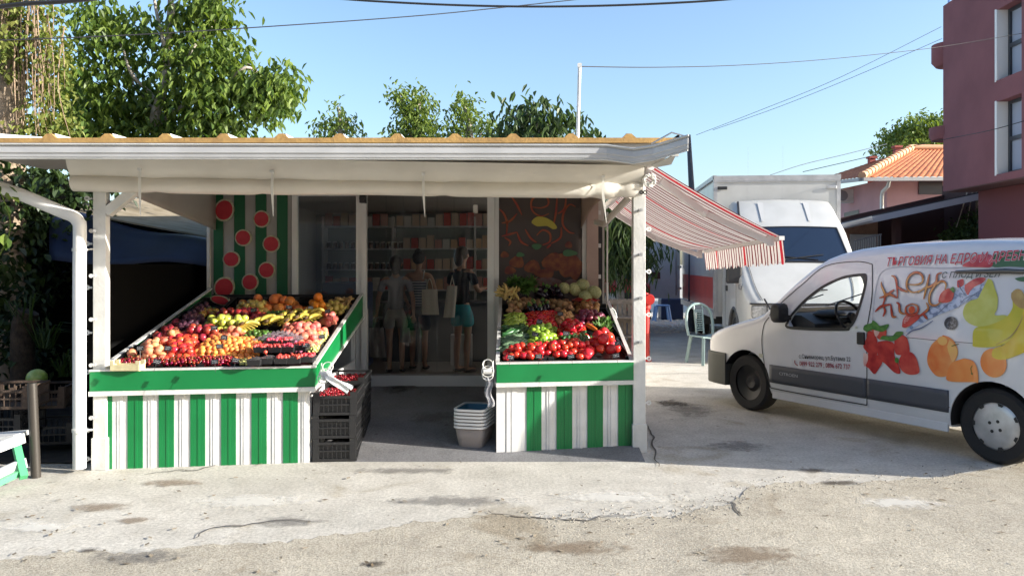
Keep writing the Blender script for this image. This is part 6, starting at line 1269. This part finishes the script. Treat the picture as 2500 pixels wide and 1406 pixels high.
for z in (.25,.6): pal.box(X0-.05, X0+.7, D-.35, D-.03, z, z+.03)
pal.build('wooden_rack', mat('grey_wood', (.30,.24,.19), .85, c2=(.2,.16,.12), ns=14), label='weathered wooden slat rack behind the vegetable counter', cat='rack')
# red van behind
rv = thing('red_van', (XX(1545,17.5), 18.5, 0), 'old red van with dark windscreen parked behind the bush', 'van'); rp = mat('red_van_paint', (.42,.04,.03), .35, c2=(.35,.03,.02), ns=3)
X0, X1, D = XX(1478,17.5)-.85, XX(1588,17.5), 17.5
q = MB(); q.prism([(D,.35),(D-.02,1.15),(D+.25,1.25),(D+.55,2.15),(D+4,2.2),(D+4,.35)], X0, X1, 'x'); q.build('body', rp, rv, bev=.05)
q = MB(); q.add([(X0+.1,D+.235,1.27),(X1-.1,D+.235,1.27),(X1-.15,D+.525,2.08),(X0+.15,D+.525,2.08)], [(0,1,2,3)]); q.build('windscreen', tglass, rv)
q = MB(); q.box(X0+.08, X1-.08, D-.045, D-.022, .72, .98); q.build('grille', black_pl, rv)
for x in (X0+.28, X0+.95): q = MB(); q.lathe([(0,-.06),(.11,-.055),(.12,-.03)], (x,D-.02,.85), 18, 'y'); q.build('headlight', mat('old_lamp', (.45,.45,.42), .15), rv, smooth=50)
q = MB(); q.box(X0, X1, D-.10, D-.02, .40, .58); q.build('bumper', black_pl, rv)
for x in (X0+.2, X1-.2): q = MB(); q.lathe([(.2,-.1),(.32,-.1),(.32,.1),(.2,.1)], (x,D+.7,.32), 20, 'x'); q.build('wheel', rubber, rv)

# ---------------- houses on the right ----------------
redw = mat('red_render', (.205,.075,.082), .85, c2=(.17,.06,.067), ns=1.3, bump=.15, bs=30)
A0 = Vector((9.5,17.6)); dr_ = Vector((-.051,-1)).normalized(); nrm = Vector((dr_.y, -dr_.x)) # outward (left)
rb = thing('red_building', (11, 16, 0), 'dark red rendered block with overhanging upper floors at the right edge', 'building')
def RW(t, off=0): p = A0+dr_*t+nrm*off; return p
if nrm.x > 0: nrm = -nrm
def rbox(q, t0, t1, z0, z1, o0, o1):
    P_ = [RW(t0,o0), RW(t1,o0), RW(t1,o1), RW(t0,o1)]; q.add([(p.x,p.y,z) for z in (z0,z1) for p in P_], [(0,3,2,1),(4,5,6,7),(0,1,5,4),(1,2,6,5),(2,3,7,6),(3,0,4,7)])
def bt(px): k = (px-CX)/FPX; return (k*A0.y-A0.x)/(dr_.x-k*dr_.y)
def bz(px, py): return ZZ(py, A0.y+dr_.y*bt(px))
t0, t1 = 0, 3.3; zb0 = 3.20; zt0 = 7.28; w0, w1 = bt(2433), bt(2494)
zw = [(bz(2440,425), bz(2440,247)), (bz(2440,195), bz(2440,22))]
q = MB(); th = .35
rbox(q, t0, w0, zb0, zt0, 0, -th); rbox(q, w1, t1, zb0, zt0, 0, -th)
zz = [zb0] + [a for p in zw for a in p] + [zt0]
for i in range(0, len(zz), 2): rbox(q, w0, w1, zz[i], zz[i+1], 0, -th)
rbox(q, t0, t0+.25, zb0, zt0, -th, -6); rbox(q, t1-.25, t1, zb0, zt0, -th, -6); rbox(q, t0+.0, t1, zt0-.2, zt0-.01, -th, -6); q.build('wall', redw, rb)
q = MB(); rbox(q, t0+.01, t1-.01, zb0-.02, zb0-.002, -.01, -6); q.build('overhang', mat('brown_soffit', (.10,.05,.05), .8), rb)
for k, (a, b) in enumerate(zw):
    q = MB(); rbox(q, w0+.001, w0+.03, a, b, .012, -.30); rbox(q, w0-.04, w0+.001, a-.02, b+.02, .014, .001); wn = q.build('window', mat('reveal_white', (.70,.70,.68), .6), rb)
    q = MB(); mid = (a*.52+b*.48); rbox(q, w0+.03, w0+.10, a, b, -.20, -.27); rbox(q, w1-.04, w1, a, b, -.20, -.27); rbox(q, w0+.1, w1-.04, b-.06, b, -.20, -.27); rbox(q, w0+.1, w1-.04, a, a+.06, -.20, -.27); rbox(q, w0+.1, w1-.04, mid-.04, mid+.04, -.20, -.27); q.build('frame', mat('frame_anthracite', (.03,.035,.045), .4), wn)
    q = MB(); rbox(q, w0+.05, w1, a, b, -.24, -.245); q.build('pane', mat('pane_grey_blue', (.30,.34,.42), .08, spec=.8), wn)
q = MB(); p = RW(0, .0); q.lathe([(.0,0),(.32,.02),(.4,.12),(.4,.5),(.0,.5)], (A0.x+.32, A0.y+.25, 6.0), 24); q.build('round_balcony', redw, rb, smooth=40); q = MB(); q.lathe([(.0,0),(.4,.02),(.45,.12),(.45,.30),(.0,.3)], (A0.x+.32,A0.y+.25,4.35), 24); q.build('round_balcony', redw, rb, smooth=40)
q = MB(); rail_b = mat('rail_blue', (.10,.20,.50), .35)
for i in range(6): p = RW(.15+i*.25,-.05); q.bar((p.x,p.y,zt0),(p.x,p.y,zt0+.5),.03,.03)
for z in (zt0+.2, zt0+.35, zt0+.5): a, b = RW(.1,-.05), RW(1.6,-.05); q.bar((a.x,a.y,z),(b.x,b.y,z),.03,.03)
q.build('roof_railing', rail_b, rb)
q = MB(); rbox(q, 0.3, 3.0, 0, zb0-.03, -.6, -5.8); q.build('ground_floor', mat('ground_floor_red', (.13,.04,.045), .9), rb)
# pink house
ph = thing('pink_house', (12.5, 27, 0), 'pink rendered house with orange tiled hip roof', 'house'); pink = mat('pink_render', (.44,.25,.25), .85, c2=(.39,.22,.22), ns=2, bump=.1)
tile = mat('roof_tile', (.50,.17,.06), .8, c2=(.36,.10,.04), ns=7, bump=.3)
Dh = 25.0; xl = XX(2165,Dh); xr = XX(2420,Dh); ze = ZZ(437,Dh); zl = XX(2052,Dh+4)
q = MB(); q.add([(xl,Dh,0),(xr,Dh,0),(xr,Dh,ze),(xl,Dh,ze),(zl-.3,Dh+4.2,0),(zl-.3,Dh+4.2,ze),(xr,Dh+8,0),(xr,Dh+8,ze)], [(0,1,2,3),(4,0,3,5),(1,6,7,2)]); q.build('wall', pink, ph)
rz_ = ZZ(366,Dh+2.2); R1 = W(2226,366,Dh+2.2); R2 = W(2420,366,Dh+2.2); e0 = (XX(2105,Dh-.5), Dh-.5, ZZ(434,Dh-.5)); e1 = (xr+.3, Dh-.5, ZZ(432,Dh-.5)); e2 = (zl-.9, Dh+5.2, ZZ(452,Dh+5.2))
q = MB()
def tiles(a, b, c, d, nu, nv):
    a, b, c, d = map(Vector, (a, b, c, d)); n_ = (b-a).cross(d-a).normalized()
    if n_.z < 0: n_ = -n_
    q.grid(lambda u, v: tuple(a.lerp(b, u).lerp(d.lerp(c, u), v)+n_*(.022*abs(math.sin(u*nu*math.pi/2))+.02*((v*nv) % 1))), nu*4, nv*2)
tiles(e0, e1, R2, R1, 44, 20); tiles(e2, e0, R1, R1+Vector((.0,.4,0)), 38, 20); q.build('roof', tile, ph, smooth=40)
q = MB(); a = Vector(e0)+Vector((0,0,.06)); b = R1+Vector((0,0,.08))
for i in range(16):
    p = a.lerp(b, i/16); p2 = a.lerp(b, (i+1.15)/16); q.tube([p, p2], [.13,.10], 8)
q.tube([b, R2+Vector((0,0,.06))], .1, 8); q.build('ridge_tiles', mat('ridge_tile', (.62,.33,.18), .8), ph, smooth=50)
q = MB(); q.bar(Vector(e0)+Vector((0,-.05,-.06)), Vector(e1)+Vector((0,-.05,-.06)), .12,.10); q.bar(Vector(e2)+Vector((-.05,0,-.05)), Vector(e0)+Vector((-.05,0,-.06)), .12,.10); q.build('eaves_gutter', mat('gutter_grey', (.35,.34,.33), .5), ph)
q = MB(); q.tube([W(2172,436,Dh-.45), W(2168,455,Dh-.45), W(2155,468,Dh-.1), W(2153,480,Dh-.06), W(2153,560,Dh-.06)], .06, 10); q.build('rain_pipe', mat('pipe_zinc', (.5,.5,.48), .35, metal=.5), ph, smooth=50)
q = MB(); q.box(XX(2242,Dh), XX(2300,Dh), Dh-.03, Dh-.004, ZZ(475,Dh), ZZ(443,Dh)); q.build('window', mat('dark_window', (.04,.025,.025), .3), ph)
def sidep(px, py, off=.0):
    a, b = Vector((xl,Dh)), Vector((zl-.3,Dh+4.2)); d = b-a; k = (px-CX)/FPX; t = (k*a.y-a.x)/(d.x-k*d.y); p = a+d*t; n_ = Vector((d.y,-d.x)).normalized(); n_ = -n_ if n_.x > 0 else n_; return Vector((p.x+n_.x*off, p.y+n_.y*off, ZZ(py, p.y)))
q = MB(); q.add([sidep(2062,520,.02), sidep(2098,512,.02), sidep(2098,545,.02), sidep(2062,545,.02)], [(0,1,2,3)]); q.build('window', MATS['dark_window'], ph)
ac = thing('air_conditioner', sidep(2078,495,.2), 'white outdoor air conditioner unit on the side wall of the pink house', 'air conditioner'); c = sidep(2078,479,.25)
q = MB(); q.box(c.x-.36,c.x+.36,c.y-.17,c.y+.17,c.z-.24,c.z+.24); q.build('casing', white_paint, ac, bev=.02)
q = MB(); q.lathe([(.0,0),(.17,0),(.18,-.01)], (c.x-.12,c.y-.175,c.z), 20, 'y'); q.build('fan_grille', mat('grille_grey', (.25,.25,.26), .5), ac)
for px_, py_, h_ in ((2128,395,.45),(2190,372,.55)):
    q = MB(); p = W(px_, py_, Dh+3); q.box(p.x-.1,p.x+.1,p.y-.1,p.y+.1,p.z-.9,p.z+h_*.4); q.box(p.x-.14,p.x+.14,p.y-.14,p.y+.14,p.z+h_*.4-.07,p.z+h_*.4); q.build('chimney', mat('chimney_red', (.35,.08,.06), .8), ph)
# lean-to in front of the pink house
lt_ = thing('lean_to', (XX(2200,20), 20, 0), 'dark roofed lean-to with blue grey fascia in front of the pink house', 'shelter')
a, b = W(2052,553,19.6), W(2420,474,19.0); c1_, c2_ = a+Vector((.3,2.6,.02)), b+Vector((.3,2.6,.02))
q = MB(); q.add([a+Vector((0,0,.06)),b+Vector((0,0,.06)),c2_,c1_], [(0,1,2,3)]); q.build('roof', mat('bitumen', (.03,.035,.045), .6), lt_, solid=.05)
q = MB(); q.bar(a, b, .05, .15, (0,0,1)); q.build('fascia', mat('fascia_blue_grey', (.33,.36,.42), .5), lt_)
q = MB(); q.bar(W(2056,552,19.5), W(2128,533,19.4), .12, .10); q.build('gutter', white_paint, lt_)
dk = mat('lean_dark', (.05,.022,.02), .9)
q = MB(); q.prism([(a.x,0),(b.x+.5,0),(b.x+.5,b.z+.24),(a.x,a.z+.13)], 22.0, 22.1, 'y'); q.build('back_wall', dk, lt_); q = MB(); q.box(XX(2172,20), XX(2176,20)+.1, 19.7, 19.9, 0, ZZ(530,19.8)); q.build('post', dk, lt_); q = MB(); q.box(b.x+.5, b.x+.6, 17.7, 22.1, 0, b.z+.5); q.build('side_wall', dk, lt_); q = MB(); q.box(XX(2176,20)+.12, b.x+.5, 21.0, 21.9, 0, .03); q.build('inner_floor', dk, lt_)  # lean-to side wall added to keep sun off the back wall
q = MB(); q.box(a.x+.05, XX(2170,20), 20.6, 20.7, 0, ZZ(560,20.6)+.2); q.build('front_wall', mat('timber_wall', (.28,.17,.12), .8, c2=(.22,.13,.09), ns=9), lt_)
q = MB(); q.box(XX(2078,20.5), XX(2140,20.5), 20.52, 20.59, ZZ(615,20.5), ZZ(572,20.5)); q.build('window', mat('lean_window', (.35,.38,.40), .2), lt_)
rl_ = thing('stair_railing', (XX(2120,18.6), 18.6, 0), 'dark metal stair railing below the lean-to', 'railing'); q = MB(); irm = mat('iron_grey', (.12,.13,.15), .4)
for i in range(12): x = XX(2088+i*5.6, 18.6); q.bar((x,18.6,ZZ(640,18.6)),(x,18.6,ZZ(590-i*1.6,18.6)),.02,.02)
q.bar(W(2086,588,18.6), W(2152,572,18.6), .03,.03); q.build('balusters', irm, rl_)
q = MB(); q.bar(W(2140,605,17.5), W(2300,588,17.0), .04,.04)
for i in range(6): p = W(2140,605,17.5).lerp(W(2300,588,17.0), i/5); q.bar((p.x,p.y,0), p, .025,.025)
q.build('handrail', mat('steel_rail', (.45,.46,.48), .35, metal=.5), rl_)
# unseen houses added behind the camera to cut sky light from the front
st_m = mat('street_render', (.30,.27,.23), .9, c2=(.24,.22,.19), ns=2); gl_m = mat('street_window', (.05,.06,.08), .1)
for k, (x0_, x1_, h_, lb_) in enumerate([(-34,-14,9,'added beige house behind the viewer, at the left, cutting the sky light'),(-14.5,3,11,'added grey beige house, tallest behind the viewer, cutting the sky light'),(2.5,20,9.5,'added wide beige house behind the viewer, at the right, cutting the sky light')]):
    hb_ = thing('added_street_house', ((x0_+x1_)/2, -14, 0), lb_, 'house', 'added houses cutting the sky light'); q = MB(); q.box(x0_, x1_, -18, -13, 0, h_); q.build('wall', st_m, hb_)
    q = MB(); q.prism([(-18.4,h_+.01),(-12.6,h_+.01),(-15.5,h_+2.2)], x0_-.3, x1_+.3, 'x'); q.build('roof', tile, hb_)
    x = x0_+1.2
    while x < x1_-1.5:
        for z in (1, 4, 7): q = MB(); q.box(x, x+1.2, -12.99, -12.95, z, z+1.4); q.build('window', gl_m, hb_)
        x += 2.8
# pole and wires
q = MB(); a, b = W(1689,470,19), W(1681,330,19); q.tube([(a.x,19,0), a, b], [.09,.07,.05], 10); q.build('utility_pole', mat('pole_dark', (.07,.075,.09), .8), smooth=50, label='dark utility pole rising behind the awning', cat='pole')
wm = mat('cable_black', (.02,.02,.022), .6)
def wire(pts, Ds, r, label, gm=wm):
    q = MB(); n = len(pts); q.tube(catmull([tuple(W(x, y, D)) for (x, y), D in zip(pts, Ds)], 6), r, 6); q.build('overhead_cable', gm, label=label, cat='cable', group='overhead cables')
wire([(760,-8),(900,3),(1100,13),(1300,17),(1500,14),(1700,5),(1840,-6)], [6.5]*7, .009, 'thick black cable sagging at the top centre of the sky')
wire([(-30,100),(300,87),(650,66),(1000,41),(1200,22),(1480,-8)], [7,7.4,7.8,8.4,8.8,9.3], .0055, 'thin black cable rising from the left edge across the tree')
wire([(-20,20),(60,10),(150,5),(240,-4)], [5.5]*4, .016, 'thick black cable bundle crossing the top left corner')
wire([(1415,163),(1600,165),(1800,160),(2000,147),(2200,127),(2330,110),(2520,78)], [8,9.5,11,12.5,13.6,14.2,14.4], .0055, 'thin cable from the white mast to the red building')
thin = mat('cable_grey', (.25,.28,.33), .6)
wire([(1700,330),(1850,272),(2050,190),(2298,66)], [19,19,18.5,18], .0065, 'fine grey cable, upper of the pair climbing to the red building', thin)
wire([(1740,318),(1900,262),(2080,190),(2300,95)], [19,19,18.5,18], .0065, 'fine grey cable, lower of the pair climbing to the red building', thin)
wire([(1880,428),(1960,402),(2060,378),(2165,352)], [22,22,22,22], .010, 'grey cable above the truck towards the distant tree', thin)
wire([(1960,420),(2100,388),(2180,368),(2310,340),(2420,318),(2520,290)], [18,18,17.5,16.5,14.8,14], .008, 'dark cable passing across the red building under its lower window')
# ---------------- inside the shop ----------------
IF = .17
shelf_m = mat('shelf_grey', (.6,.58,.55), .6); BD = 12.6
bwall = MB(); bwall.box(-3.168, wx(1455), BD+.3, BD+.32, IF, 2.4); bwall.build('back_partition', mat('back_green_grey', (.28,.31,.27), .8), shop)
sh_ = thing('shop_shelf', (-1, BD, IF), 'long wall shelf of packets and jars at the back of the shop', 'shelf')
zs = [.75, 1.20, 1.52, 1.85, 2.2]
for z in zs: q = MB(); q.box(-3.0, .85, BD-.05, BD+.28, z-.02, z); q.build('board', shelf_m, sh_)
for x in (-3.0, -1.9, -.6, .82): q = MB(); q.box(x, x+.03, BD+.0, BD+.28, IF, 2.35); q.build('upright', shelf_m, sh_)
pk = [mat('packet_cream', (.55,.43,.32), .5), mat('packet_pink', (.5,.28,.23), .5), mat('packet_brown', (.5,.34,.2), .5), mat('packet_red', (.45,.06,.04), .5), mat('packet_white', (.6,.58,.52), .5)]
jm = [mat('jar_dark', (.10,.05,.03), .2), mat('jar_honey', (.35,.18,.03), .2)]
pr_o = None; jr_o = None
for zi, z in enumerate(zs[1:]):
    x = -2.9
    while x < .75:
        jar = (zi in (1, 2) and x < -1.7)
        if jar:
            q = MB(); q.lathe([(.03,0),(.034,.01),(.034,.08),(.026,.09),(.0,.09)], (0,0,0), 10)
            if jr_o is None: jr_o = thing('jar', (0,0,0), 'x', 'jar'); q.build('body', jm[0], jr_o, smooth=40); qq = MB(); qq.lathe([(.03,.091),(.03,.108),(.0,.108)], (0,0,0), 10); qq.build('lid', pk[4], jr_o); o = jr_o
            else: o = copy_tree(jr_o)
            o.location = (x, BD+.05, z+.001); o['label'] = 'small jar with pale lid on the %s shelf at the back left of the shop' % ('lower' if zi == 1 else 'upper'); o['group'] = 'jars on the %s back shelf' % ('lower' if zi == 1 else 'upper'); x += .095
        else:
            w_, h_ = .11, .17
            if pr_o is None:
                pr_o = []
                for mm in pk:
                    q = MB(); q.prism([(-w_/2,0),(w_/2,0),(w_/2*.96,h_*.9),(w_/2,h_),(-w_/2,h_),(-w_/2*.96,h_*.9)], -.03, .03); o_ = q.build('food_packet', mm, keep=True); pr_o.append(o_)
                    bpy.data.objects.remove(o_) if False else None
            kk = rnd.randrange(5); src_ = pr_o[kk]; o = src_.copy() if src_.get('used') else src_; 
            if src_.get('used'): col.objects.link(o)
            src_['used'] = 1; o.location = (x, BD+.06, z+.001); o.rotation_euler = (0,0,rnd.uniform(-.1,.1)); sc = rnd.uniform(.8,1.25); o.scale = (1,1,sc)
            cn = ['cream','pink','brown','red','white'][kk]; lb_ = '%s food packet standing on the %s shelf behind the customers' % (cn, ['lowest stocked','second','third','top'][zi]); tag(o, lb_, 'packet', lb_); x += .125
# counter desk, fridge in shop
q = MB(); q.box(-1.9, .3, 11.75, 12.2, IF, 1.02); q.box(-1.95,.35,11.70,12.22,1.021,1.05); q.build('sales_desk', mat('desk_grey', (.10,.10,.11), .5), label='dark sales desk in front of the customers', cat='desk')
q = MB(); q.box(-2.6,-2.0,10.9,11.5,IF,1.35); q.build('chest_fridge', mat('fridge_blue', (.02,.05,.16), .3), bev=.02, label='dark blue drinks chest seen through the left window', cat='fridge')
q = MB(); q.box(-.62-.25,-.62+.05,11.3,11.5,IF,.6); q.build('white_bin', mat('bin_white', (.5,.5,.5), .5), label='white bin on the floor between the customers', cat='bin')
# clear curtain in the doorway
cur = glassy('vinyl_curtain', (.96,.96,.97), -.02, .05, opac=.018, ocol=(.55,.55,.60))
q = MB(); nS = 7; x0, x1 = wx(896)+.004, wx(1190)-.004
for i in range(nS):
    a = x0+(x1-x0)*i/nS; b = x0+(x1-x0)*(i+1)/nS+.02
    q.grid(lambda u, v, a=a, b=b, i=i: (a+(b-a)*u, WD+.05+.006*(i % 2)+.006*math.sin(u*3.1+i)+.004*math.sin(v*4+i*2)*u+(.022*math.sin(v*7+u*6) if i in (1,5) else .002*math.sin(v*9+i)), 2.38-(2.38-.43)*v), 10, 24)
q.build('door_curtain', cur, smooth=180, label='dark transparent plastic strip curtain hanging in the doorway', cat='curtain')
# ---------------- customers ----------------
skin = mat('skin', (.50,.30,.21), .55, c2=(.44,.25,.17), ns=6)
def skinmesh(name, verts, edges, m, parent, sub=2, smooth_=True):
    me = bpy.data.meshes.new(name); me.from_pydata([v[:3] for v in verts], edges, []); o = bpy.data.objects.new(name, me); col.objects.link(o)
    md = o.modifiers.new('sk', 'SKIN'); md.use_smooth_shade = True; md.branch_smoothing = .5
    for i, v in enumerate(verts):
        r = v[3]; ry = v[4] if len(v) > 4 else r; me.skin_vertices[0].data[i].radius = (r, ry)
    me.skin_vertices[0].data[0].use_root = True
    sb = o.modifiers.new('sub', 'SUBSURF'); sb.levels = sub; sb.render_levels = sub
    me2 = evald(o); bpy.data.objects.remove(o); o = bpy.data.objects.new(name, me2); me2.materials.clear(); me2.materials.append(m); col.objects.link(o)
    me2.polygons.foreach_set('use_smooth', [True]*len(me2.polygons)); o.parent = parent; ORG[o.name] = None; return o
def person(loc, rz, h, label, shirt, short, hairm, cloth, armL, armR, bun=False, straps=False, shortlen=.18):
    k = h/1.65; t = thing('person', loc, label, 'person', rz=rz)
    sc = lambda L: [tuple(c*k for c in v) for v in L]
    # facing +y local; z up
    V = [(0,0,.90,.115,.085),(0,.0,1.04,.105,.075),(0,-.01,1.22,.115,.08),(0,-.01,1.36,.10,.065),(0,0,1.43,.045,.045),(0,.01,1.49,.045,.045),(0,.02,1.56,.075,.085),(0,.02,1.61,.068,.078)]
    E = [(0,1),(1,2),(2,3),(3,4),(4,5),(5,6),(6,7)]
    for s_ in (-1, 1):
        b = len(V); V += [(s_*.085,0,.84,.082),(s_*.09,.01,.66,.068),(s_*.09,.015,.47,.046),(s_*.09,-.005,.34,.050),(s_*.09,-.01,.10,.032),(s_*.09,-.01,.05,.035),(s_*.095,.10,.03,.034,.025),(s_*.10,.17,.022,.028,.016)]
        E += [(0,b)]+[(b+i, b+i+1) for i in range(7)]
        a = armL if s_ < 0 else armR; el, wr = Vector(a[0]), Vector(a[1]); b = len(V); d = (wr-el).normalized()
        V += [(s_*.15,-.005,1.345,.055),(s_*.185,-.005,1.30,.045),(*el,.036),(*(el.lerp(wr,.3)),.036),(*wr,.022),(*(wr+d*.05),.034,.016)]; E += [(3,b)]+[(b+i,b+i+1) for i in range(5)]
        side = d.cross(Vector((0,1,0))) if abs(d.y) < .8 else d.cross(Vector((0,0,1))); side.normalize(); pv = b+5; pc = wr+d*.05; fwd = side.cross(d)
        for j, L in enumerate((.062,.072,.068,.055)):
            o_ = side*((j-1.5)*.019); b2 = len(V); V += [(*(pc+d*.035+o_),.0095),(*(pc+d*(.035+L*.5)+o_+fwd*.006),.0085),(*(pc+d*(.035+L*.9)+o_+fwd*.022),.0075)]; E += [(pv,b2),(b2,b2+1),(b2+1,b2+2)]
        b2 = len(V); V += [(*(pc+side*-.032+d*-.01+fwd*.01),.011),(*(pc+side*-.05+d*.025+fwd*.02),.0095)]; E += [(pv,b2),(b2,b2+1)]
    body = skinmesh('body', sc(V), E, skin, t)
    # face features
    q = MB(); q.blob((0,.113*k,1.565*k), .014*k,.022*k,.022*k, 8); q.blob((-.085*k,.02*k,1.57*k), .012*k,.02*k,.03*k, 8); q.blob((.085*k,.02*k,1.57*k), .012*k,.02*k,.03*k, 8); q.build('nose_and_ears', skin, t, smooth=80)
    q = MB(); q.blob((0,-.004*k,1.605*k), .092*k,.104*k,.098*k, 18, lambda p: p if not (p.y > .35 and p.z < .45) else Vector((p.x, .35, p.z)))
    if bun == 1: q.blob((0,-.05*k,1.70*k), .045*k,.045*k,.04*k, 12)
    if bun == 2: q.blob((0,-.07*k,1.53*k), .07*k,.05*k,.11*k, 12)
    q.build('hair', hairm, t, smooth=80)
    # clothes
    TV = [(0,0,.86,.135,.10),(0,0,1.03,.122,.092),(0,-.01,1.22,.13,.097),(0,-.01,1.34,.118,.085),(0,-.005,1.395,.075,.055)]; TE = [(0,1),(1,2),(2,3),(3,4)]
    if not straps:
        for s_ in (-1, 1):
            a = Vector((armL if s_ < 0 else armR)[0]); b = len(TV); m_ = Vector((s_*.19,-.005,1.29)).lerp(a, .62); TV += [(s_*.155,-.005,1.335,.068),(s_*.19,-.005,1.29,.060),(*m_,.056)]; TE += [(3,b),(b,b+1),(b+1,b+2)]
    else: TV = TV[:3]+[(0,-.01,1.30,.122,.088)]; TE = [(0,1),(1,2),(2,3)]
    skinmesh('top', sc(TV), TE, shirt, t)
    SV = [(0,0,.97,.122,.09),(0,0,.88,.132,.105)]; SE = [(0,1)]
    for s_ in (-1, 1): b = len(SV); zl = .84-shortlen; SV += [(s_*.088,0,.82,.098,.1),(s_*.095,.005,(.82+zl)/2,.095,.097),(s_*.098,.008,zl,.092,.094)]; SE += [(1,b),(b,b+1),(b+1,b+2)]
    skinmesh('shorts' if cloth == 'shorts' else 'trousers', sc(SV), SE, short, t)
    q = MB()
    for s_ in (-1, 1): q.blob((s_*.097*k,.06*k,.022*k), .05*k,.135*k,.024*k, 12)
    q.build('shoes', mat('shoe_dark', (.05,.04,.04), .7), t, smooth=80)
    if straps:
        q = MB(); q.tube([(.085*k,-.10*k,1.30*k),(.09*k,-.075*k,1.36*k),(.085*k,-.0,1.415*k),(.085*k,.09*k,1.33*k)], .009*k, 6); q.build('shoulder_strap', mat('strap_pale', (.6,.6,.58), .6), t, smooth=60)
    return t
hair_b = mat('hair_dark', (.012,.008,.006), .6); hair_r = mat('hair_brown', (.05,.028,.018), .6)
grey_t = mat('tee_grey', (.33,.33,.36), .9, bump=.2); lshort = mat('shorts_light', (.36,.34,.32), .9); strp = bpy.data.materials.new('striped_top'); strp.use_nodes = True
n, l = strp.node_tree.nodes, strp.node_tree.links; tc_ = n.new('ShaderNodeTexCoord'); sp_ = n.new('ShaderNodeSeparateXYZ'); l.new(tc_.outputs['Object'], sp_.inputs[0]); ma = n.new('ShaderNodeMath'); ma.operation = 'MULTIPLY'; ma.inputs[1].default_value = 28; l.new(sp_.outputs[2], ma.inputs[0]); mf = n.new('ShaderNodeMath'); mf.operation = 'FRACT'; l.new(ma.outputs[0], mf.inputs[0]); ml = n.new('ShaderNodeMath'); ml.operation = 'LESS_THAN'; ml.inputs[1].default_value = .45; l.new(mf.outputs[0], ml.inputs[0]); mc = n.new('ShaderNodeMix'); mc.data_type = 'RGBA'; mc.inputs[6].default_value = (.06,.08,.14,1); mc.inputs[7].default_value = (.6,.6,.6,1); l.new(ml.outputs[0], mc.inputs[0]); l.new(mc.outputs[2], n['Principled BSDF'].inputs['Base Color'])
navy = mat('top_navy', (.008,.010,.022), .9); navy2 = mat('trousers_navy', (.012,.016,.035), .9); teal = mat('shorts_teal', (.04,.36,.44), .85)
PD = 10.6
person((XX(966,PD), PD, IF), R(8), 1.50, 'customer in grey t-shirt and pale shorts, leftmost in the shop', grey_t, lshort, hair_b, 'shorts', [(-.25,-.03,1.08),(-.27,.02,.86)], [(.25,-.03,1.08),(.26,.0,.85)], bun=2, shortlen=.22)
person((XX(1022,PD+.3), PD+.3, IF), R(-6), 1.56, 'customer in striped sleeveless top with tied up hair, middle of the three', strp, navy2, hair_b, 'shorts', [(-.24,.0,1.10),(-.20,.15,.95)], [(.25,.0,1.10),(.20,.18,1.0)], bun=1, straps=True, shortlen=.30)
person((XX(1128,PD), PD, IF), R(-38), 1.62, 'customer in navy t-shirt and teal shorts, rightmost in the shop', navy, teal, hair_r, 'shorts', [(-.25,.02,1.10),(-.20,.20,1.06)], [(.24,.05,1.10),(.16,.24,1.12)], bun=2, shortlen=.24)
tote = mat('tote_cream', (.85,.79,.66), .9, bump=.2)
def bag(px0, px1, py0, py1, D, label, m, tilt=0, lean=0):
    q = MB(); a, b = XX(px0, D), XX(px1, D); z0, z1 = ZZ(py1, D), ZZ(py0, D)
    t = thing('tote_bag' if m is tote else 'carrier_bag', ((a+b)/2, D, z0), label, 'bag')
    q.grid(lambda u, v: (a+(b-a)*u*(1-.12*v)+lean*v, D-.04*math.sin(math.pi*u)-.01*math.sin(u*9), z0+(z1-z0)*v), 12, 8); q.grid(lambda u, v: (a+(b-a)*u*(1-.12*v)+lean*v, D+.04*math.sin(math.pi*u), z0+(z1-z0)*v), 12, 8); q.build('sack', m, t, smooth=180)
    q = MB(); xa, xb = a+(b-a)*.25+lean, a+(b-a)*.65+lean; q.tube(catmull([(xa,D,z1-.01),(xa+.03,D,z1+.12),(xb-.03,D,z1+.12),(xb,D,z1-.01)],4), .006, 6); q.build('handle', m, t)
plb = mat('carrier_white', (.35,.34,.34), .4, trans=.4)
bag(1030, 1072, 706, 768, PD-.05, 'cream tote bag hanging between the middle and right customers', tote)
bag(1082, 1110, 698, 775, PD-.35, 'cream tote bag on the arm of the customer in teal shorts', tote, lean=.05)
bag(902, 942, 800, 872, PD-.1, 'pale plastic carrier bag beside the leftmost customer', plb)
bag(976, 1003, 800, 835, PD-.3, 'small white carrier bag between the left and middle customers', plb)
# paper notice high on the curtain
q = MB(); q.box(wx(1155), wx(1166), WD+.02, WD+.022, wz(520), wz(500)); q.build('notice', pk[4], label='small white notice high in the doorway at the right', cat='notice')
for k, o in PR.items():
    if k not in used: bpy.data.objects.remove(o)
